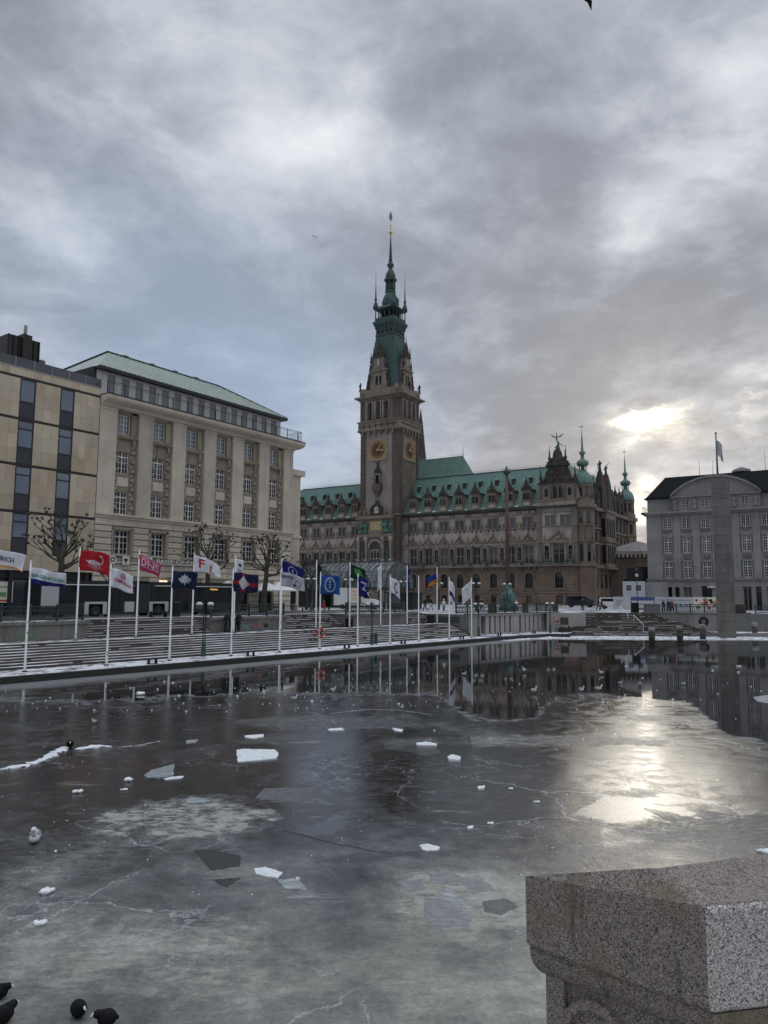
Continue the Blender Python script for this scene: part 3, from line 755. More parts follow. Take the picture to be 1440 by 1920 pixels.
# side wall of the stairs with its louvred opening
sw = MB(); a = BANK.w(52.62, 2.05); b = BANK.w(52.62, 9.3); d2 = (b - a).normalized() ; nn = Vector((d2.y, -d2.x, 0))
sw.add([a + Vector((0, 0, .3)), b + Vector((0, 0, .3)), b + Vector((0, 0, 2.82)), a + Vector((0, 0, 2.82)), a + nn * .5 + Vector((0, 0, .3)), b + nn * .5 + Vector((0, 0, .3)), b + nn * .5 + Vector((0, 0, 2.82)), a + nn * .5 + Vector((0, 0, 2.82))],
       [(0, 1, 2, 3), (7, 6, 5, 4), (3, 2, 6, 7), (0, 3, 7, 4), (1, 5, 6, 2)])
sw.build('stair_side_wall', 'quay_stone', kind='structure')
lv = MB()
for i in range(4):
    z = 1.9 + i * .17
    for q in (0,):
        p0 = a + d2 * 1.2 - nn * .03; p1 = a + d2 * 4.6 - nn * .03
        lv.add([p0 + Vector((0, 0, z)), p1 + Vector((0, 0, z)), p1 + Vector((0, 0, z + .09)), p0 + Vector((0, 0, z + .09)), p0 + nn * .04 + Vector((0, 0, z)), p1 + nn * .04 + Vector((0, 0, z)), p1 + nn * .04 + Vector((0, 0, z + .09)), p0 + nn * .04 + Vector((0, 0, z + .09))],
               [(3, 2, 1, 0), (4, 5, 6, 7), (0, 1, 5, 4), (2, 3, 7, 6)])
tag(lv.build('vent_grille', 'iron_green'), 'dark slatted vent in the side wall at the right end of the long steps', 'vent')
# ledge under the colonnade, curving to the second stairway
lg = MB()
pts = [BANK.w(51.9, 2.05), BANK.w(51.9, -1.55), BANK.w(58, -1.75), BANK.w(63.7, -2.5), Vector((22.6, 93.0, 0)), Vector((24.2, 96.6, 0)), Vector((24.2, 98.2, 0)), Vector((20.4, 97.6, 0)), c1]
lg.vprism([(p.x, p.y) for p in pts], -.5, .4); lg.build('quay_ledge', 'quay_snow', kind='structure')
eg = MB(); prev = None
ep = [BANK.w(51.5, -1.86), BANK.w(58, -1.98), BANK.w(63.7, -2.72), Vector((22.8, 92.6, 0)), Vector((24.5, 96.3, 0))]
for i in range(len(ep) - 1):
    A, B_ = ep[i], ep[i + 1]; dd_ = (B_ - A).normalized(); n_ = Vector((-dd_.y, dd_.x, 0)) * .3
    eg.vprism([(A.x, A.y), (B_.x, B_.y), (B_.x + n_.x, B_.y + n_.y), (A.x + n_.x, A.y + n_.y)], -.5, .33)
eg.build('quay_face', 'quay_wet', kind='structure')

# ---- second stairway below the right part of the square
st2 = bpy.data.objects.new('stairway', None); COL.objects.link(st2); st2['kind'] = 'structure'
NS = 15; y0s, y1s = 97.0, 101.5; r_ = (2.8 - .5) / NS
for i in range(NS):
    t = i / NS; yy = y0s + (y1s - y0s) * t; zz = .5 + r_ * (i + 1)
    xl = 22.6 + (24.9 - 22.6) * (0 if i < 6 else (1 if i > 7 else .6)) + .6 * t
    xr = 41.6 + (35.6 - 41.6) * t
    mb = MB(); yr = yy + (98.9 - 97.0) * (1 - t) * 0
    mb.box(xl, xr, yy, 101.6, zz - r_, zz - .004)
    mb.build('step', 'step_snowy' if i in (5, 7) else 'step_stone', st2)
sn2 = MB(); sn = sn2
for i in range(NS - 1):
    t = i / NS; yy = y0s + (y1s - y0s) * (i + 1) / NS; snow_strip(25.6 + t, 41.4 - 6 * t, yy - .006, .5 + r_ * (i + 1) + .004, .13 if i == 7 else .045, .3 if i == 7 else .2, 60 + i)
sn2.build('snow', 'snow', st2, kind='stuff')
mb = MB(); mb.vprism([(24.2, 95.6), (43, 96.4), (43, 98.9), (24.2, 98.9)], -.5, .5); mb.build('landing', 'terrace_snow', st2)
mb = MB(); mb.box(26.5, 30.5, 95.2, 95.9, -.4, .3); mb.box(31, 36.5, 95.4, 96.1, -.4, .28); mb.box(39, 42.4, 95.9, 96.6, -.4, .3); mb.build('landing_block', 'quay_snow', st2)
# retaining wall right of the stairway
mb = MB(); mb.vprism([(35.3, 101.62), (49.0, 100.62), (49.0, 101.2), (35.3, 102.2)], -.3, 2.78); mb.build('retaining_wall', 'grey_stone', kind='structure')
mb = MB(); mb.vprism([(35.0, 101.5), (49.05, 100.48), (49.05, 101.3), (35.0, 102.3)], 2.782, 2.93); mb.build('wall_cap', 'coping_snow', kind='structure')
mb = MB(); mb.vprism([(49.0, 99.7), (75.0, 93.5), (75.4, 94.4), (49.2, 101.2)], -.3, 2.78); mb.vprism([(44.9, 100.0), (49, 99.7), (49, 100.6), (44.9, 100.9)], -.3, 2.78)
mb.build('retaining_wall', 'grey_stone_dark', kind='structure')
mb = MB(); mb.vprism([(41.2, 96.6), (44.6, 95.0), (50.5, 97.0), (75, 90.8), (75, 94.0), (49, 100.0), (43, 100.0)], -.4, .45); mb.build('quay_ledge', 'quay_snow', kind='structure')
# ribs of snow and loose ice along the far edge
rb = MB(); rng = random.Random(5)
for i in range(420):
    u_ = rng.random(); px = 880 + 560 * u_; yy = rng.uniform(88.3, 95.2) if px > 1010 else rng.uniform(86, 89)
    X_ = (px - 720) / 1409 * yy; 
    if px < 1010:
        q = BANK.w(BANK.l((X_, yy))[0], rng.uniform(-3.4, -2.1)); X_, yy = q.x, q.y
    s_ = rng.uniform(.08, .38) * (1 - .4 * (px < 1010)); hgt = rng.uniform(.01, .07)
    rb.blob((X_, yy, hgt * .3), s_, .35, 6, 3, rx=rng.uniform(.8, 1.8), ry=.7, rz=hgt / s_, rng=rng, smooth=False)
tag(rb.build('snow_crust', 'snow'), 'broken snow crust on the ice along the far quay', 'snow', kind='stuff')
# ------------------------------------------------------------------ bank building (cream stone, six bays)
BB = Frame(-27.2, 72.0, 55.0)
bank = empty('office_building', 'cream stone office building with six tall window bays and a pale green copper roof', 'building', (BB.o.x, BB.o.y, 0), BB.rz)
BAY = [2.2 + 4.34 * k for k in range(6)]
XL, XR = -.88, 27.1
# lower storeys
holes = []
for k, xc in enumerate(BAY): holes.append((xc - .95, xc + .95, 8.85, 11.25))
shop = [(1.0, 5.6), (6.9, 9.3), (10.2, 12.6), (13.6, 16.4), (17.6, 19.9), (21.6, 23.9)]
for a, b in shop: holes.append((a, b, 3.1, 6.3))
mb = MB(); wall_grid(mb, XL, XR, 3.0, 12.35, holes, .12, .45)
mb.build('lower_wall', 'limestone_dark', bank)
# upper wall, set back between the giant pilasters
RH = [(12.82, 15.2), (16.98, 19.2), (21.03, 22.96)]
holes = [(xc - .74, xc + .74, z0, z1) for xc in BAY for z0, z1 in RH]
mb = MB(); wall_grid(mb, XL, XR, 12.7, 23.4, holes, .42, .3)
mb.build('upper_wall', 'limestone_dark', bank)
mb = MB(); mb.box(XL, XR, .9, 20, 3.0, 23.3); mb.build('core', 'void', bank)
# rusticated courses
rows = [3.0 + .62 * i for i in range(15)]
blk = {}
for r_i, z in enumerate(rows):
    if z + .58 > 12.2: continue
    segs = [(XL, XR)]
    for h in holes_ if False else [(xc - 1.12, xc + 1.12, 8.6, 11.5) for xc in BAY] + [(a - .1, b + .1, 3.0, 6.4) for a, b in shop]:
        if z < h[3] and z + .56 > h[2]:
            ns = []
            for a, b in segs:
                if h[0] > a and h[1] < b: ns += [(a, h[0]), (h[1], b)]
                elif h[0] <= a < h[1] < b: ns.append((h[1], b))
                elif a < h[0] < b <= h[1]: ns.append((a, h[0]))
                elif h[0] <= a and h[1] >= b: pass
                else: ns.append((a, b))
            segs = ns
    for a, b in segs:
        n = max(1, round((b - a) / 2.1)); L = (b - a) / n
        for i in range(n):
            key = round(L, 2)
            if key not in blk: blk[key] = Proto(MB().bbox(0, L - .02, -.02, .115, 0, .54, .05).build('stone_block', 'limestone', bank), [])
            blk[key].place((a + i * L, 0, z), parent=bank)
# string courses
mb = MB(); mb.box(XL, XR + .1, -.16, .4, 12.36, 12.62); mb.box(XL, XR + .2, -.34, .4, 12.62, 12.82); mb.build('string_course', 'limestone', bank)
mb = MB(); mb.box(XL, XR, .0, .11, 11.66, 12.35)
n = 18; pfr = Proto(MB().bbox(0, (XR - XL) / n - .015, -.03, .10, 11.7, 12.35, .01).build('frieze_slab', 'limestone', bank), [])
for i in range(n): pfr.place((XL + i * (XR - XL) / n, 0, 0))
mb = MB(); mb.box(XL, XR, -.12, .4, 8.28, 8.5); mb.build('sill_band', 'limestone_dark', bank)
# giant pilasters
edges = [XL] + [v for xc in BAY for v in (xc - 1.12, xc + 1.5)] + [XR]
for k in range(0, 14, 2):
    a, b = edges[k], edges[k + 1]
    mb = MB(); mb.box(a, b, -.02, .42, 12.82, 23.25); mb.box(a - .03, b + .03, -.09, .42, 23.05, 23.3); mb.build('pilaster', 'limestone', bank)
# windows and their surrounds
w_low = make_window(1.9, 2.4, 4, 4, bar=.045, mull=.12, transom=3); w_mid = make_window(1.48, 2.3, 4, 4, bar=.04, mull=.11, transom=3); w_top = make_window(1.48, 1.93, 4, 4, bar=.04, mull=.10, glass='glass_coated')
q = MB().bbox(-.2, .2, -.28, .02, 0, .36, .05).build('quoin_block', 'limestone_dark', bank); quoin = Proto(q, [])
q2 = MB().bbox(-.16, .16, -.12, .02, 0, .36, .04).build('quoin_block', 'limestone_dark', bank); quoin2 = Proto(q2, [])
led = MB(); led.box(-1.34, 1.62, -.42, .02, 0, .16); led.box(-1.24, 1.55, -.3, .02, -.14, 0)
for s_ in (-1.0, 1.12): led.box(s_ - .16, s_ + .2, -.26, .02, -.62, -.14); led.box(s_ - .12, s_ + .16, -.2, .02, -.9, -.62)
ledge = Proto(led.build('ledge', 'limestone_dark', bank), [])
fr_ = MB(); fr_.box(-1.05, -.76, -.14, .0, 0, 2.45); fr_.box(.76, 1.38, -.14, 0, 0, 2.45); fr_.box(-1.05, 1.38, -.14, 0, 2.2, 2.45)
tops = Proto(fr_.build('window_surround', 'limestone_dark', bank), [])
ap = MB().bbox(-.72, .72, -.1, .0, 0, .95, .08).build('apron_panel', 'limestone', bank); apron = Proto(ap, [])
fl_ = MB(); fl_.box(-1.2, -.97, -.2, 0, -.1, 2.6); fl_.box(.97, 1.3, -.2, 0, -.1, 2.6); fl_.box(-1.2, 1.3, -.2, 0, 2.42, 2.7); fl_.box(-1.2, 1.3, -.22, 0, -.2, -.02)
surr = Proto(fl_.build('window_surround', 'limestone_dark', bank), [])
for xc in BAY:
    w_low.place((xc, .45, 8.85), parent=bank); surr.place((xc, .12, 8.85))
    w_mid.place((xc, .62, 12.88), parent=bank); w_mid.place((xc, .62, 16.96), parent=bank); w_top.place((xc, .62, 21.03), parent=bank)
    apron.place((xc, .42, 15.65))
    tops.place((xc, .42, 20.9)); ledge.place((xc, .42, 20.62))
    for i in range(15):
        z = 12.9 + i * .47
        (quoin if i % 2 else quoin2).place((xc - .93 - (.0 if i % 2 else .04), .42, z), parent=bank)
        (quoin if i % 2 else quoin2).place((xc + 1.08 - (.0 if i % 2 else .08), .42, z), parent=bank)
# ground floor openings: shop glass, doors
for i, (a, b) in enumerate(shop):
    mb = MB(); f = .07
    mb.box(a, a + f, .38, .5, 3.1, 6.3); mb.box(b - f, b, .38, .5, 3.1, 6.3); mb.box(a + f, b - f, .38, .5, 6.2, 6.3); mb.box(a + f, b - f, .38, .5, 5.1, 5.2); mb.box((a + b) / 2 - .04, (a + b) / 2 + .04, .39, .5, 3.1, 5.1)
    s = mb.build('shop_window', 'dark_metal', bank); MB().box(a + .02, b - .02, .47, .55, 3.1, 6.28).build('pane', 'glass', s)
# cornice, balcony floor and railing
mb = MB(); prof = [(-.02, 23.3), (-.25, 23.4), (-.35, 23.62), (-.95, 23.82), (-1.15, 24.0), (-1.2, 24.22), (-1.2, 24.3), (.5, 24.3), (.5, 23.3)]
mb.add([(XL, y, z) for y, z in prof] + [(XR + (1.0 if y < -.3 else .2), y, z) for y, z in prof], [tuple(range(9)), tuple(range(17, 8, -1))] + [(i, 9 + i, 9 + (i + 1) % 9, (i + 1) % 9) for i in range(9)])
mb.build('cornice', 'limestone', bank)
mb = MB(); mb.box(XL, XR + 1, -1.22, 20, 24.3, 24.42); mb.build('balcony_floor', 'dark_metal', bank)
mb = MB()
for i in range(int((XR + .6 - XL) / .16)):
    x = XL + .05 + i * .16; mb.box(x - .008, x + .008, -.95, -.934, 24.42, 25.5)
for j in range(12): mb.box(XR + .55, XR + .575, -.93 + j * .2, -.91 + j * .2, 24.42, 25.5)
mb.build('railing_bars', 'black_iron', bank, kind='stuff')
mb = MB(); mb.box(XL, XR + .6, -.97, -.91, 25.64, 25.69); mb.box(XL, XR + .6, -.96, -.92, 25.48, 25.51); mb.box(XL, XR + .6, -.96, -.92, 24.5, 24.53); mb.box(XR + .54, XR + .6, -.95, 1.6, 25.64, 25.69)
mb.build('railing_rail', 'black_iron', bank)
pp = Proto(MB().box(-.03, .03, -.97, -.9, 24.42, 25.64).build('railing_post', 'black_iron', bank), [])
for i in range(15): pp.place((XL + .05 + i * 1.98, 0, 0))
# set-back top floor with fifteen doors
hs = [(1.42 + 1.72 * i, 2.38 + 1.72 * i, 24.6, 27.4) for i in range(15)]
mb = MB(); wall_grid(mb, .22, XR + .2, 24.42, 27.95, hs, 2.5, .15); mb.box(XR + .0, XR + .2, 2.51, 14, 24.42, 27.9); mb.box(.22, .3, 2.51, 14, 24.42, 27.95); mb.build('attic_wall', 'render_wall', bank)
dr = make_window(.96, 2.8, 2, 3, frame='window_frame_stone', glass='door_glass', bar=.05, rail=.06, name='balcony_door')
for h in hs: dr.place(((h[0] + h[1]) / 2, 2.62, 24.6), parent=bank)
mb = MB(); mb.box(-.1, .22, 2.6, 15, 24.4, 27.9)
mb.build('metal_cladding', 'brown_metal', bank)
# roof: seamed copper, one object for each sheet between two seams
ez, rz_, ye, yr = 27.95, 31.9, 1.9, 8.6
xa, xb = .1, XR + .75; ra, rb_ = 5.4, 21.6
mb = MB(); mb.box(xa - .05, xb + .1, ye - .1, 16, ez - .32, ez - .02)
mb.build('eaves', 'dark_metal', bank)
NP = 46
for i in range(NP):
    t0, t1 = i / NP, (i + 1) / NP
    e0, e1 = xa + (xb - xa) * t0, xa + (xb - xa) * t1; g = .012
    m1 = MB()
    def topx(x):   # height reached along the slope under the hips
        if x < ra: return (x - xa) / (ra - xa)
        if x > rb_: return (xb - x) / (xb - rb_)
        return 1.0
    s0, s1 = topx(e0), topx(e1)
    P = lambda x, s: (x, ye + (yr - ye) * s, ez + (rz_ - ez) * s)
    u0 = 0 if s0 < 0 else min(1, s0); u1 = min(1, max(0, s1))
    pts = [P(e0 + g, 0), P(e1 - g, 0), P(e1 - g, max(u1, .01)), P(e0 + g, max(u0, .01))]
    th = Vector((0, -.5, .86)) * .05
    m1.add(pts + [tuple(Vector(p) + th) for p in pts], [(3, 2, 1, 0), (4, 5, 6, 7), (0, 1, 5, 4), (1, 2, 6, 5), (2, 3, 7, 6), (3, 0, 4, 7)])
    sm = Vector((0, -.5, .86)) * .11
    a_, b_ = pts[0], pts[3]
    m1.add([a_, b_, tuple(Vector(b_) + sm), tuple(Vector(a_) + sm), (a_[0] + .05, *a_[1:]), (b_[0] + .05, *b_[1:]), tuple(Vector((b_[0] + .05, *b_[1:])) + sm), tuple(Vector((a_[0] + .05, *a_[1:])) + sm)], [(0, 1, 2, 3), (7, 6, 5, 4), (3, 2, 6, 7)])
    m1.build('roof_sheet', 'copper_pale', bank)
m1 = MB()
m1.poly([(xa, ye, ez), (ra, yr, rz_), (xa, 2 * yr - ye, ez)]); m1.poly([(xb, ye, ez), (xb, 15, ez), (rb_, 10, rz_), (rb_, yr, rz_)]); m1.poly([(ra, yr, rz_), (rb_, yr, rz_), (rb_, 14, ez + 2), (ra, 14, ez + 2)])
m1.build('roof_hip', 'copper_pale', bank)
mb = MB(); mb.tube([(xa, 2 * yr - ye, ez + .1), (ra, yr, rz_ + .12), (rb_ + .2, yr, rz_ + .1), (xb + .1, ye, ez + .08)], [.12, .14, .14, .05], 5); mb.build('roof_ridge', 'black_iron', bank)
mb = MB()
for x in (8.5, 12.2, 15.6, 18.9): mb.blob((x - .6, yr + .3, rz_ + .2), .55, 0, 8, 4, rz=.45)
mb.parts('roof_vent', 'seam_dark', bank)
# lower neighbour part at its far end
mb = MB(); mb.box(XR + .02, 32.0, 3.0, 16, 3.0, 20.9); mb.box(XR - .1, 32.5, 2.6, 16, 20.9, 21.65); mb.box(XR + .0, 32.2, 2.8, 3.1, 12.5, 12.8); mb.build('side_wing', 'limestone', bank)
mb = MB(); mb.box(28.6, 31.4, 2.95, 3.3, 3.1, 6.4); mb.build('side_entrance', 'void', bank)
# bar of signs over the ground floor
mb = MB(); mb.box(.9, 15.0, -.16, -.10, 8.02, 8.08); sg = mb.build('sign_bar', 'window_white', bank)
def textmesh(txt, size, extrude=.0, bold=False, align='LEFT', space=1.0):
    cu = bpy.data.curves.new('lettering', 'FONT'); cu.body = txt; cu.size = size; cu.extrude = extrude; cu.resolution_u = 2; cu.align_x = align; cu.space_character = space
    if bold: cu.offset = size * .018
    ob = bpy.data.objects.new('lettering', cu); COL.objects.link(ob)
    dg = bpy.context.evaluated_depsgraph_get(); dg.update()
    me = bpy.data.meshes.new_from_object(ob.evaluated_get(dg))
    vs = [tuple(v.co) for v in me.vertices]; fs = [tuple(p.vertices) for p in me.polygons]
    bpy.data.objects.remove(ob); bpy.data.curves.remove(cu); bpy.data.meshes.remove(me)
    return vs, fs
def letters(txt, size, mat, parent, x, y, z, extrude=.04, name='lettering', align='LEFT', M=None, space=1.0):
    vs, fs = textmesh(txt, size, extrude, align=align, space=space); m_ = MB()
    if M is None: vs = [(a + x, y - c, z + b) for a, b, c in vs]
    else: vs = [tuple(M @ Vector((a, -c, b))) for a, b, c in vs]
    m_.add(vs, fs); return m_.build(name, mat, parent)
letters('BANK OF CHINA', .72, 'window_white', bank, 6.35, -.16, 8.1, space=1.22)
mb = MB(); mb.box(2.2, 2.95, -.3, -.18, 7.85, 8.7); s1 = mb.build('sign_box', 'window_white', bank)
mb = MB(); mb.prism([(2.5, 7.97), (2.6, 7.97), (2.62, 8.2), (2.85, 8.4), (2.7, 8.4), (2.63, 8.55), (2.52, 8.42), (2.35, 8.5), (2.3, 8.3), (2.5, 8.2)], -.33, -.305); mb.build('sign_figure', 'graffiti_black', s1)
mb = MB(); mb.box(4.95, 5.7, -.3, -.18, 7.85, 8.7); s2 = mb.build('sign_box', 'window_white', bank)
mb = MB(); mb.torus((5.33, -.31, 8.28), .22, .045, 'y', 16, 5); mb.box(5.28, 5.38, -.335, -.305, 8.1, 8.46); mb.build('sign_emblem', 'life_red', s2)
mb = MB(); mb.torus((1.05, -.3, 8.28), .36, .07, 'y', 20, 6); mb.blob((1.05, -.3, 8.28), .13); mb.build('sign_ring', 'window_white', bank)
mb = MB(); mb.box(6.9, 7.3, -.1, -.0, 5.7, 6.4); mb.box(7.45, 7.85, -.1, 0, 5.7, 6.4); mb.parts('lit_lamp_box', 'shop_light', bank)

# ------------------------------------------------------------------ modern neighbour with stone panels
mod = empty('shop_building', 'sandstone panelled shop building with two strips of dark windows and a glass parapet', 'building', (BB.o.x, BB.o.y, 0), BB.rz)
x0m, x1m = -16.0, -.93
strips = [(-13.0, -11.5), (-8.98, -7.5), (-5.12, -3.68)]
floors = [(20.5, 24.0), (16.4, 20.25), (12.25, 16.15), (8.4, 12.0)]
mb = MB(); mb.box(x0m - 12, x1m, .10, 18, 6.9, 24.9); mb.build('backing_wall', 'joint_dark', mod)
mb = MB(); mb.box(x0m - 12, x1m, .6, 18, 3.05, 6.9); mb.build('shop_recess', 'void', mod)
# floor bands
for z in (24.02, 20.27, 16.17, 12.02):
    mb = MB(); mb.box(x0m - 12, x1m - .02, -.02, .1, z, z + .2); mb.build('floor_band', 'brown_metal', mod)
panels = {}
def panel(a, b, z0, z1):
    k = (round(b - a, 2), round(z1 - z0, 2))
    if k not in panels: panels[k] = Proto(MB().bbox(0, b - a - .008, -.04, .09, 0, z1 - z0 - .008, .006).build('stone_panel', 'panel_stone', mod), [])
    panels[k].place((a, 0, z0), parent=mod)
rng = random.Random(11)
spans = []; prev = x0m
for a, b in strips: spans.append((prev, a)); prev = b
spans.append((prev, x1m - .04))
for (z0, z1) in [(20.49, 24.0), (16.39, 20.25), (12.24, 16.15), (8.4, 12.0)]:
    nr = 3; H = (z1 - z0) / nr
    for a, b in spans:
        nc = max(1, round((b - a) / .75)); W_ = (b - a) / nc
        for r_i in range(nr):
            for c in range(nc): panel(a + c * W_, a + (c + 1) * W_, z0 + r_i * H, z0 + (r_i + 1) * H)
nc = 20; W_ = (x1m - .04 - x0m) / nc
for c in range(nc):
    panel(x0m + c * W_, x0m + (c + 1) * W_, 24.23, 24.86); panel(x0m + c * W_, x0m + (c + 1) * W_, 7.0, 8.39)
mb = MB(); mb.box(x0m, x1m, -.05, .15, 24.88, 24.98); mb.build('parapet_rail', 'window_frame_stone', mod)
for k in range(9):
    a = x1m - (k + 1) * 1.72
    p_ = MB().box(a + .02, a + 1.70, -.04, -.015, 24.99, 25.85).build('parapet_glass', 'glass_soft', mod)
mb = MB()
for k in range(10): a = x1m - k * 1.72; mb.box(a - .02, a + .02, -.07, .0, 24.9, 25.88)
mb.build('parapet_posts', 'window_frame_stone', mod)
for a, b in strips:
    for fi, (z0, z1) in enumerate([(20.5, 24.0), (16.4, 20.25), (12.25, 16.15), (8.4, 12.0)]):
        mb = MB(); f = .11
        mb.box(a, a + f, -.03, .09, z0, z1); mb.box(b - f, b, -.03, .09, z0, z1); mb.box(a + f, b - f, -.03, .09, z1 - .08, z1); mb.box(a + f, b - f, -.03, .09, z0 + 1.35, z0 + 1.5)
        if fi: mb.box(a + f, b - f, -.03, .09, z1 - .82, z1 - .70)
        fr = mb.build('window', 'dark_metal', mod)
        MB().box(a + f, b - f, .02, .08, z0 + 1.5, z1 - .08).build('pane', 'glass_coated', fr); MB().box(a + f, b - f, .0, .08, z0, z0 + 1.35).build('spandrel', 'spandrel', fr)
# ground floor: dark shop front with lit poster
mb = MB()
for x in (-14, -11.4, -8.9, -6.6, -4.2, -1.6): mb.box(x, x + .35, .1, .6, 3.05, 6.9)
mb.parts('shop_column', 'dark_metal', mod)
mb = MB(); mb.box(x0m, x1m, .3, .4, 6.3, 6.9); mb.build('shop_fascia', 'dark_metal', mod)
for i, (a, b) in enumerate([(-13.6, -11.4), (-11.0, -8.9), (-8.5, -6.6), (-6.2, -4.2), (-3.8, -1.6)]):
    MB().box(a, b, .5, .58, 3.1, 6.2).build('shop_pane', 'glass_soft', mod)
# roof-top plant box with its flue
mb = MB(); mb.box(-7.6, -4.4, 5.2, 9, 26, 29.6); mb.box(-6.3, -5.4, 4.9, 9, 26, 29.9); mb.build('roof_box', 'brown_metal', mod)
mb = MB()
for i in range(7): mb.box(-7.62 + i * .5, -7.55 + i * .5, 5.12, 5.2, 26, 29.6)
mb.parts('roof_box_rib', 'void', mod)
mb = MB(); mb.lathe([(.16, 29.3), (.16, 31.0)], -5.75, 5.6, 10); mb.build('flue', 'grey_stone', mod)
mb = MB(); mb.box(-4.3, -3.6, 5.5, 6.5, 26, 28.0); mb.build('roof_duct', 'grey_stone_dark', mod)
mb = MB(); mb.box(x0m - 6, x1m, 3.5, 16, 24.9, 26.6); mb.build('roof_storey', 'brown_metal', mod)
# ------------------------------------------------------------------ city hall
HF = Frame(-1.267, 200.095, -33.0)
hall = empty('city_hall', 'long sandstone city hall with green copper roofs, ornate dormers and a tall clock tower', 'building', (HF.o.x, HF.o.y, 0), HF.rz)
W = 2.5
RB = [9.2 + 4.6 * k for k in range(8)]; LB = [-9.5 - 4.6 * k for k in range(6)]
BAYS = LB + RB; XA, XB = -57.0, 44.2
def wing_wall():
    lo = [(x - .95, x + .95, 6.86, 10.45, 'arch') for x in BAYS] + [(x - .7, x + .7, 3.3, 5.1) for x in BAYS]
    mb = MB(); wall_grid(mb, XA, XB, 2.7, 12.0, lo, W, .5); mb.build('ground_storey_wall', 'sandstone_red', hall)
    up = [(x - 1.08, x + 1.08, 12.7, 17.1) for x in BAYS] + [(x + 1.86, x + 2.74, 13.6, 16.7, 'arch') for x in BAYS if x not in (-9.5, RB[-1])] + [(x + o_ - .52, x + o_ + .52, 21.45, 23.85) for x in BAYS for o_ in (-.66, .66)]
    mb = MB(); wall_grid(mb, XA, XB, 12.0, 26.0, up, W, .4); mb.build('main_storey_wall', 'sandstone_light', hall)
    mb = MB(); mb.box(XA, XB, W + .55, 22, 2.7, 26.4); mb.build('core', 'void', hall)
wing_wall()
# rustication: bands of stone courses with deep joints
mb = MB()
def courses(mb, x0, x1, z0, z1, h, y, t, gaps, jitter=0):
    z = z0
    while z + h <= z1 + .01:
        segs = [(x0, x1)]
        for g in gaps:
            if z < g[3] and z + h > g[2]:
                ns = []
                for a, b in segs:
                    if g[0] >= b or g[1] <= a: ns.append((a, b)); continue
                    if g[0] > a: ns.append((a, g[0]))
                    if g[1] < b: ns.append((g[1], b))
                segs = ns
        for a, b in segs:
            if b - a > .1: mb.bbox(a, b, y - t, y - .002, z + .04, z + h - .04, .04)
        z += h
courses(mb, XA, XB, 2.75, 5.7, .52, W, .12, [(x - .95, x + .95, 3.0, 5.3) for x in BAYS])
courses(mb, XA, XB, 6.05, 11.4, .52, W, .12, [(x - 1.15, x + 1.15, 6.5, 10.9) for x in BAYS])
mb.build('rustication', 'sandstone_red', hall, kind='stuff')
def band(name, z0, z1, out, mat='sandstone', x0=XA, x1=XB, y=W): return MB().box(x0, x1, y - out, y + .3, z0, z1).build(name, mat, hall)
band('plinth_band', 5.72, 5.98, .25); band('string_course', 21.22, 21.4, .22); band('string_course', 24.55, 24.72, .18); band('lintel_band', 17.55, 17.72, .35, 'sandstone_light'); band('balcony_slab', 11.95, 12.2, 1.25, 'sandstone')
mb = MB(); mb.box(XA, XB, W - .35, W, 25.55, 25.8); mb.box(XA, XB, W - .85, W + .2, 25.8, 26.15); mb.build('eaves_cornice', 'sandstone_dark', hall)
mb = MB(); mb.box(XA, XB, W - .95, W - .7, 26.16, 26.5); mb.build('gutter', 'copper_dark', hall)
mb = MB()
for x in BAYS + [XB - .6]:
    for o_ in (-1.9, 1.9): mb.box(x + o_ - .16, x + o_ + .16, W - .8, W, 11.3, 11.95); mb.box(x + o_ - .14, x + o_ + .14, W - .3, W, 24.75, 25.5)
mb.build('brackets', 'sandstone', hall, kind='stuff')
# balcony balustrade of wrought iron
mb = MB()
x = -34.0
while x < XB: mb.box(x, x + .05, W - 1.2, W - 1.16, 12.2, 13.05); x += .28
mb.box(-34, XB, W - 1.22, W - 1.14, 13.05, 13.13); mb.build('balcony_railing', 'bronze_dark', hall, kind='stuff')
mb = MB()
for x in BAYS: mb.box(x + 1.9, x + 2.7, W - 1.1, W - .3, 12.2, 12.95)
mb.parts('balcony_plinth', 'sandstone_light', hall)
# windows
w_arch = make_window(1.9, 3.6, 2, 3, frame='sandstone_dark', bar=.09, rail=.1); w_main = make_window(2.16, 4.4, 2, 2, frame='sandstone_light', bar=.12, rail=.10, mull=.13)
w_pair = make_window(1.04, 2.4, 1, 1, frame='sandstone', glass='glass_blue', bar=.08, rail=.1); w_base = make_window(1.4, 1.8, 1, 1, frame='sandstone_dark', rail=.07)
arc = MB()
N = 10
for i in range(N):
    a0, a1 = PI * i / N, PI * (i + 1) / N - .04
    for (r0, r1, t) in ((1.0, 1.5, .18),):
        pts = [(r0 * math.cos(a0), r0 * math.sin(a0)), (r1 * math.cos(a0), r1 * math.sin(a0)), (r1 * math.cos(a1), r1 * math.sin(a1)), (r0 * math.cos(a1), r0 * math.sin(a1))]
        arc.prism([(p[0], 9.5 + p[1]) for p in pts], -t, -.002)
arc.box(-1.2, 1.2, -.32, -.002, 6.55, 6.8); arc.box(-1.18, -.98, -.14, -.002, 6.86, 9.5); arc.box(.98, 1.18, -.14, -.002, 6.86, 9.5)
arcp = Proto(arc.build('window_arch', 'sandstone', hall), [])
mn = MB()
for s_ in (-1, 1):
    mn.lathe([(.17, 12.7), (.17, 14.2), (.13, 14.3), (.14, 17.1), (.2, 17.2), (.2, 17.5)], s_ * 1.32, -.3, 8)
    pinnacle(mn, s_ * 2.2, -.25, 17.72, 1.9, .15)
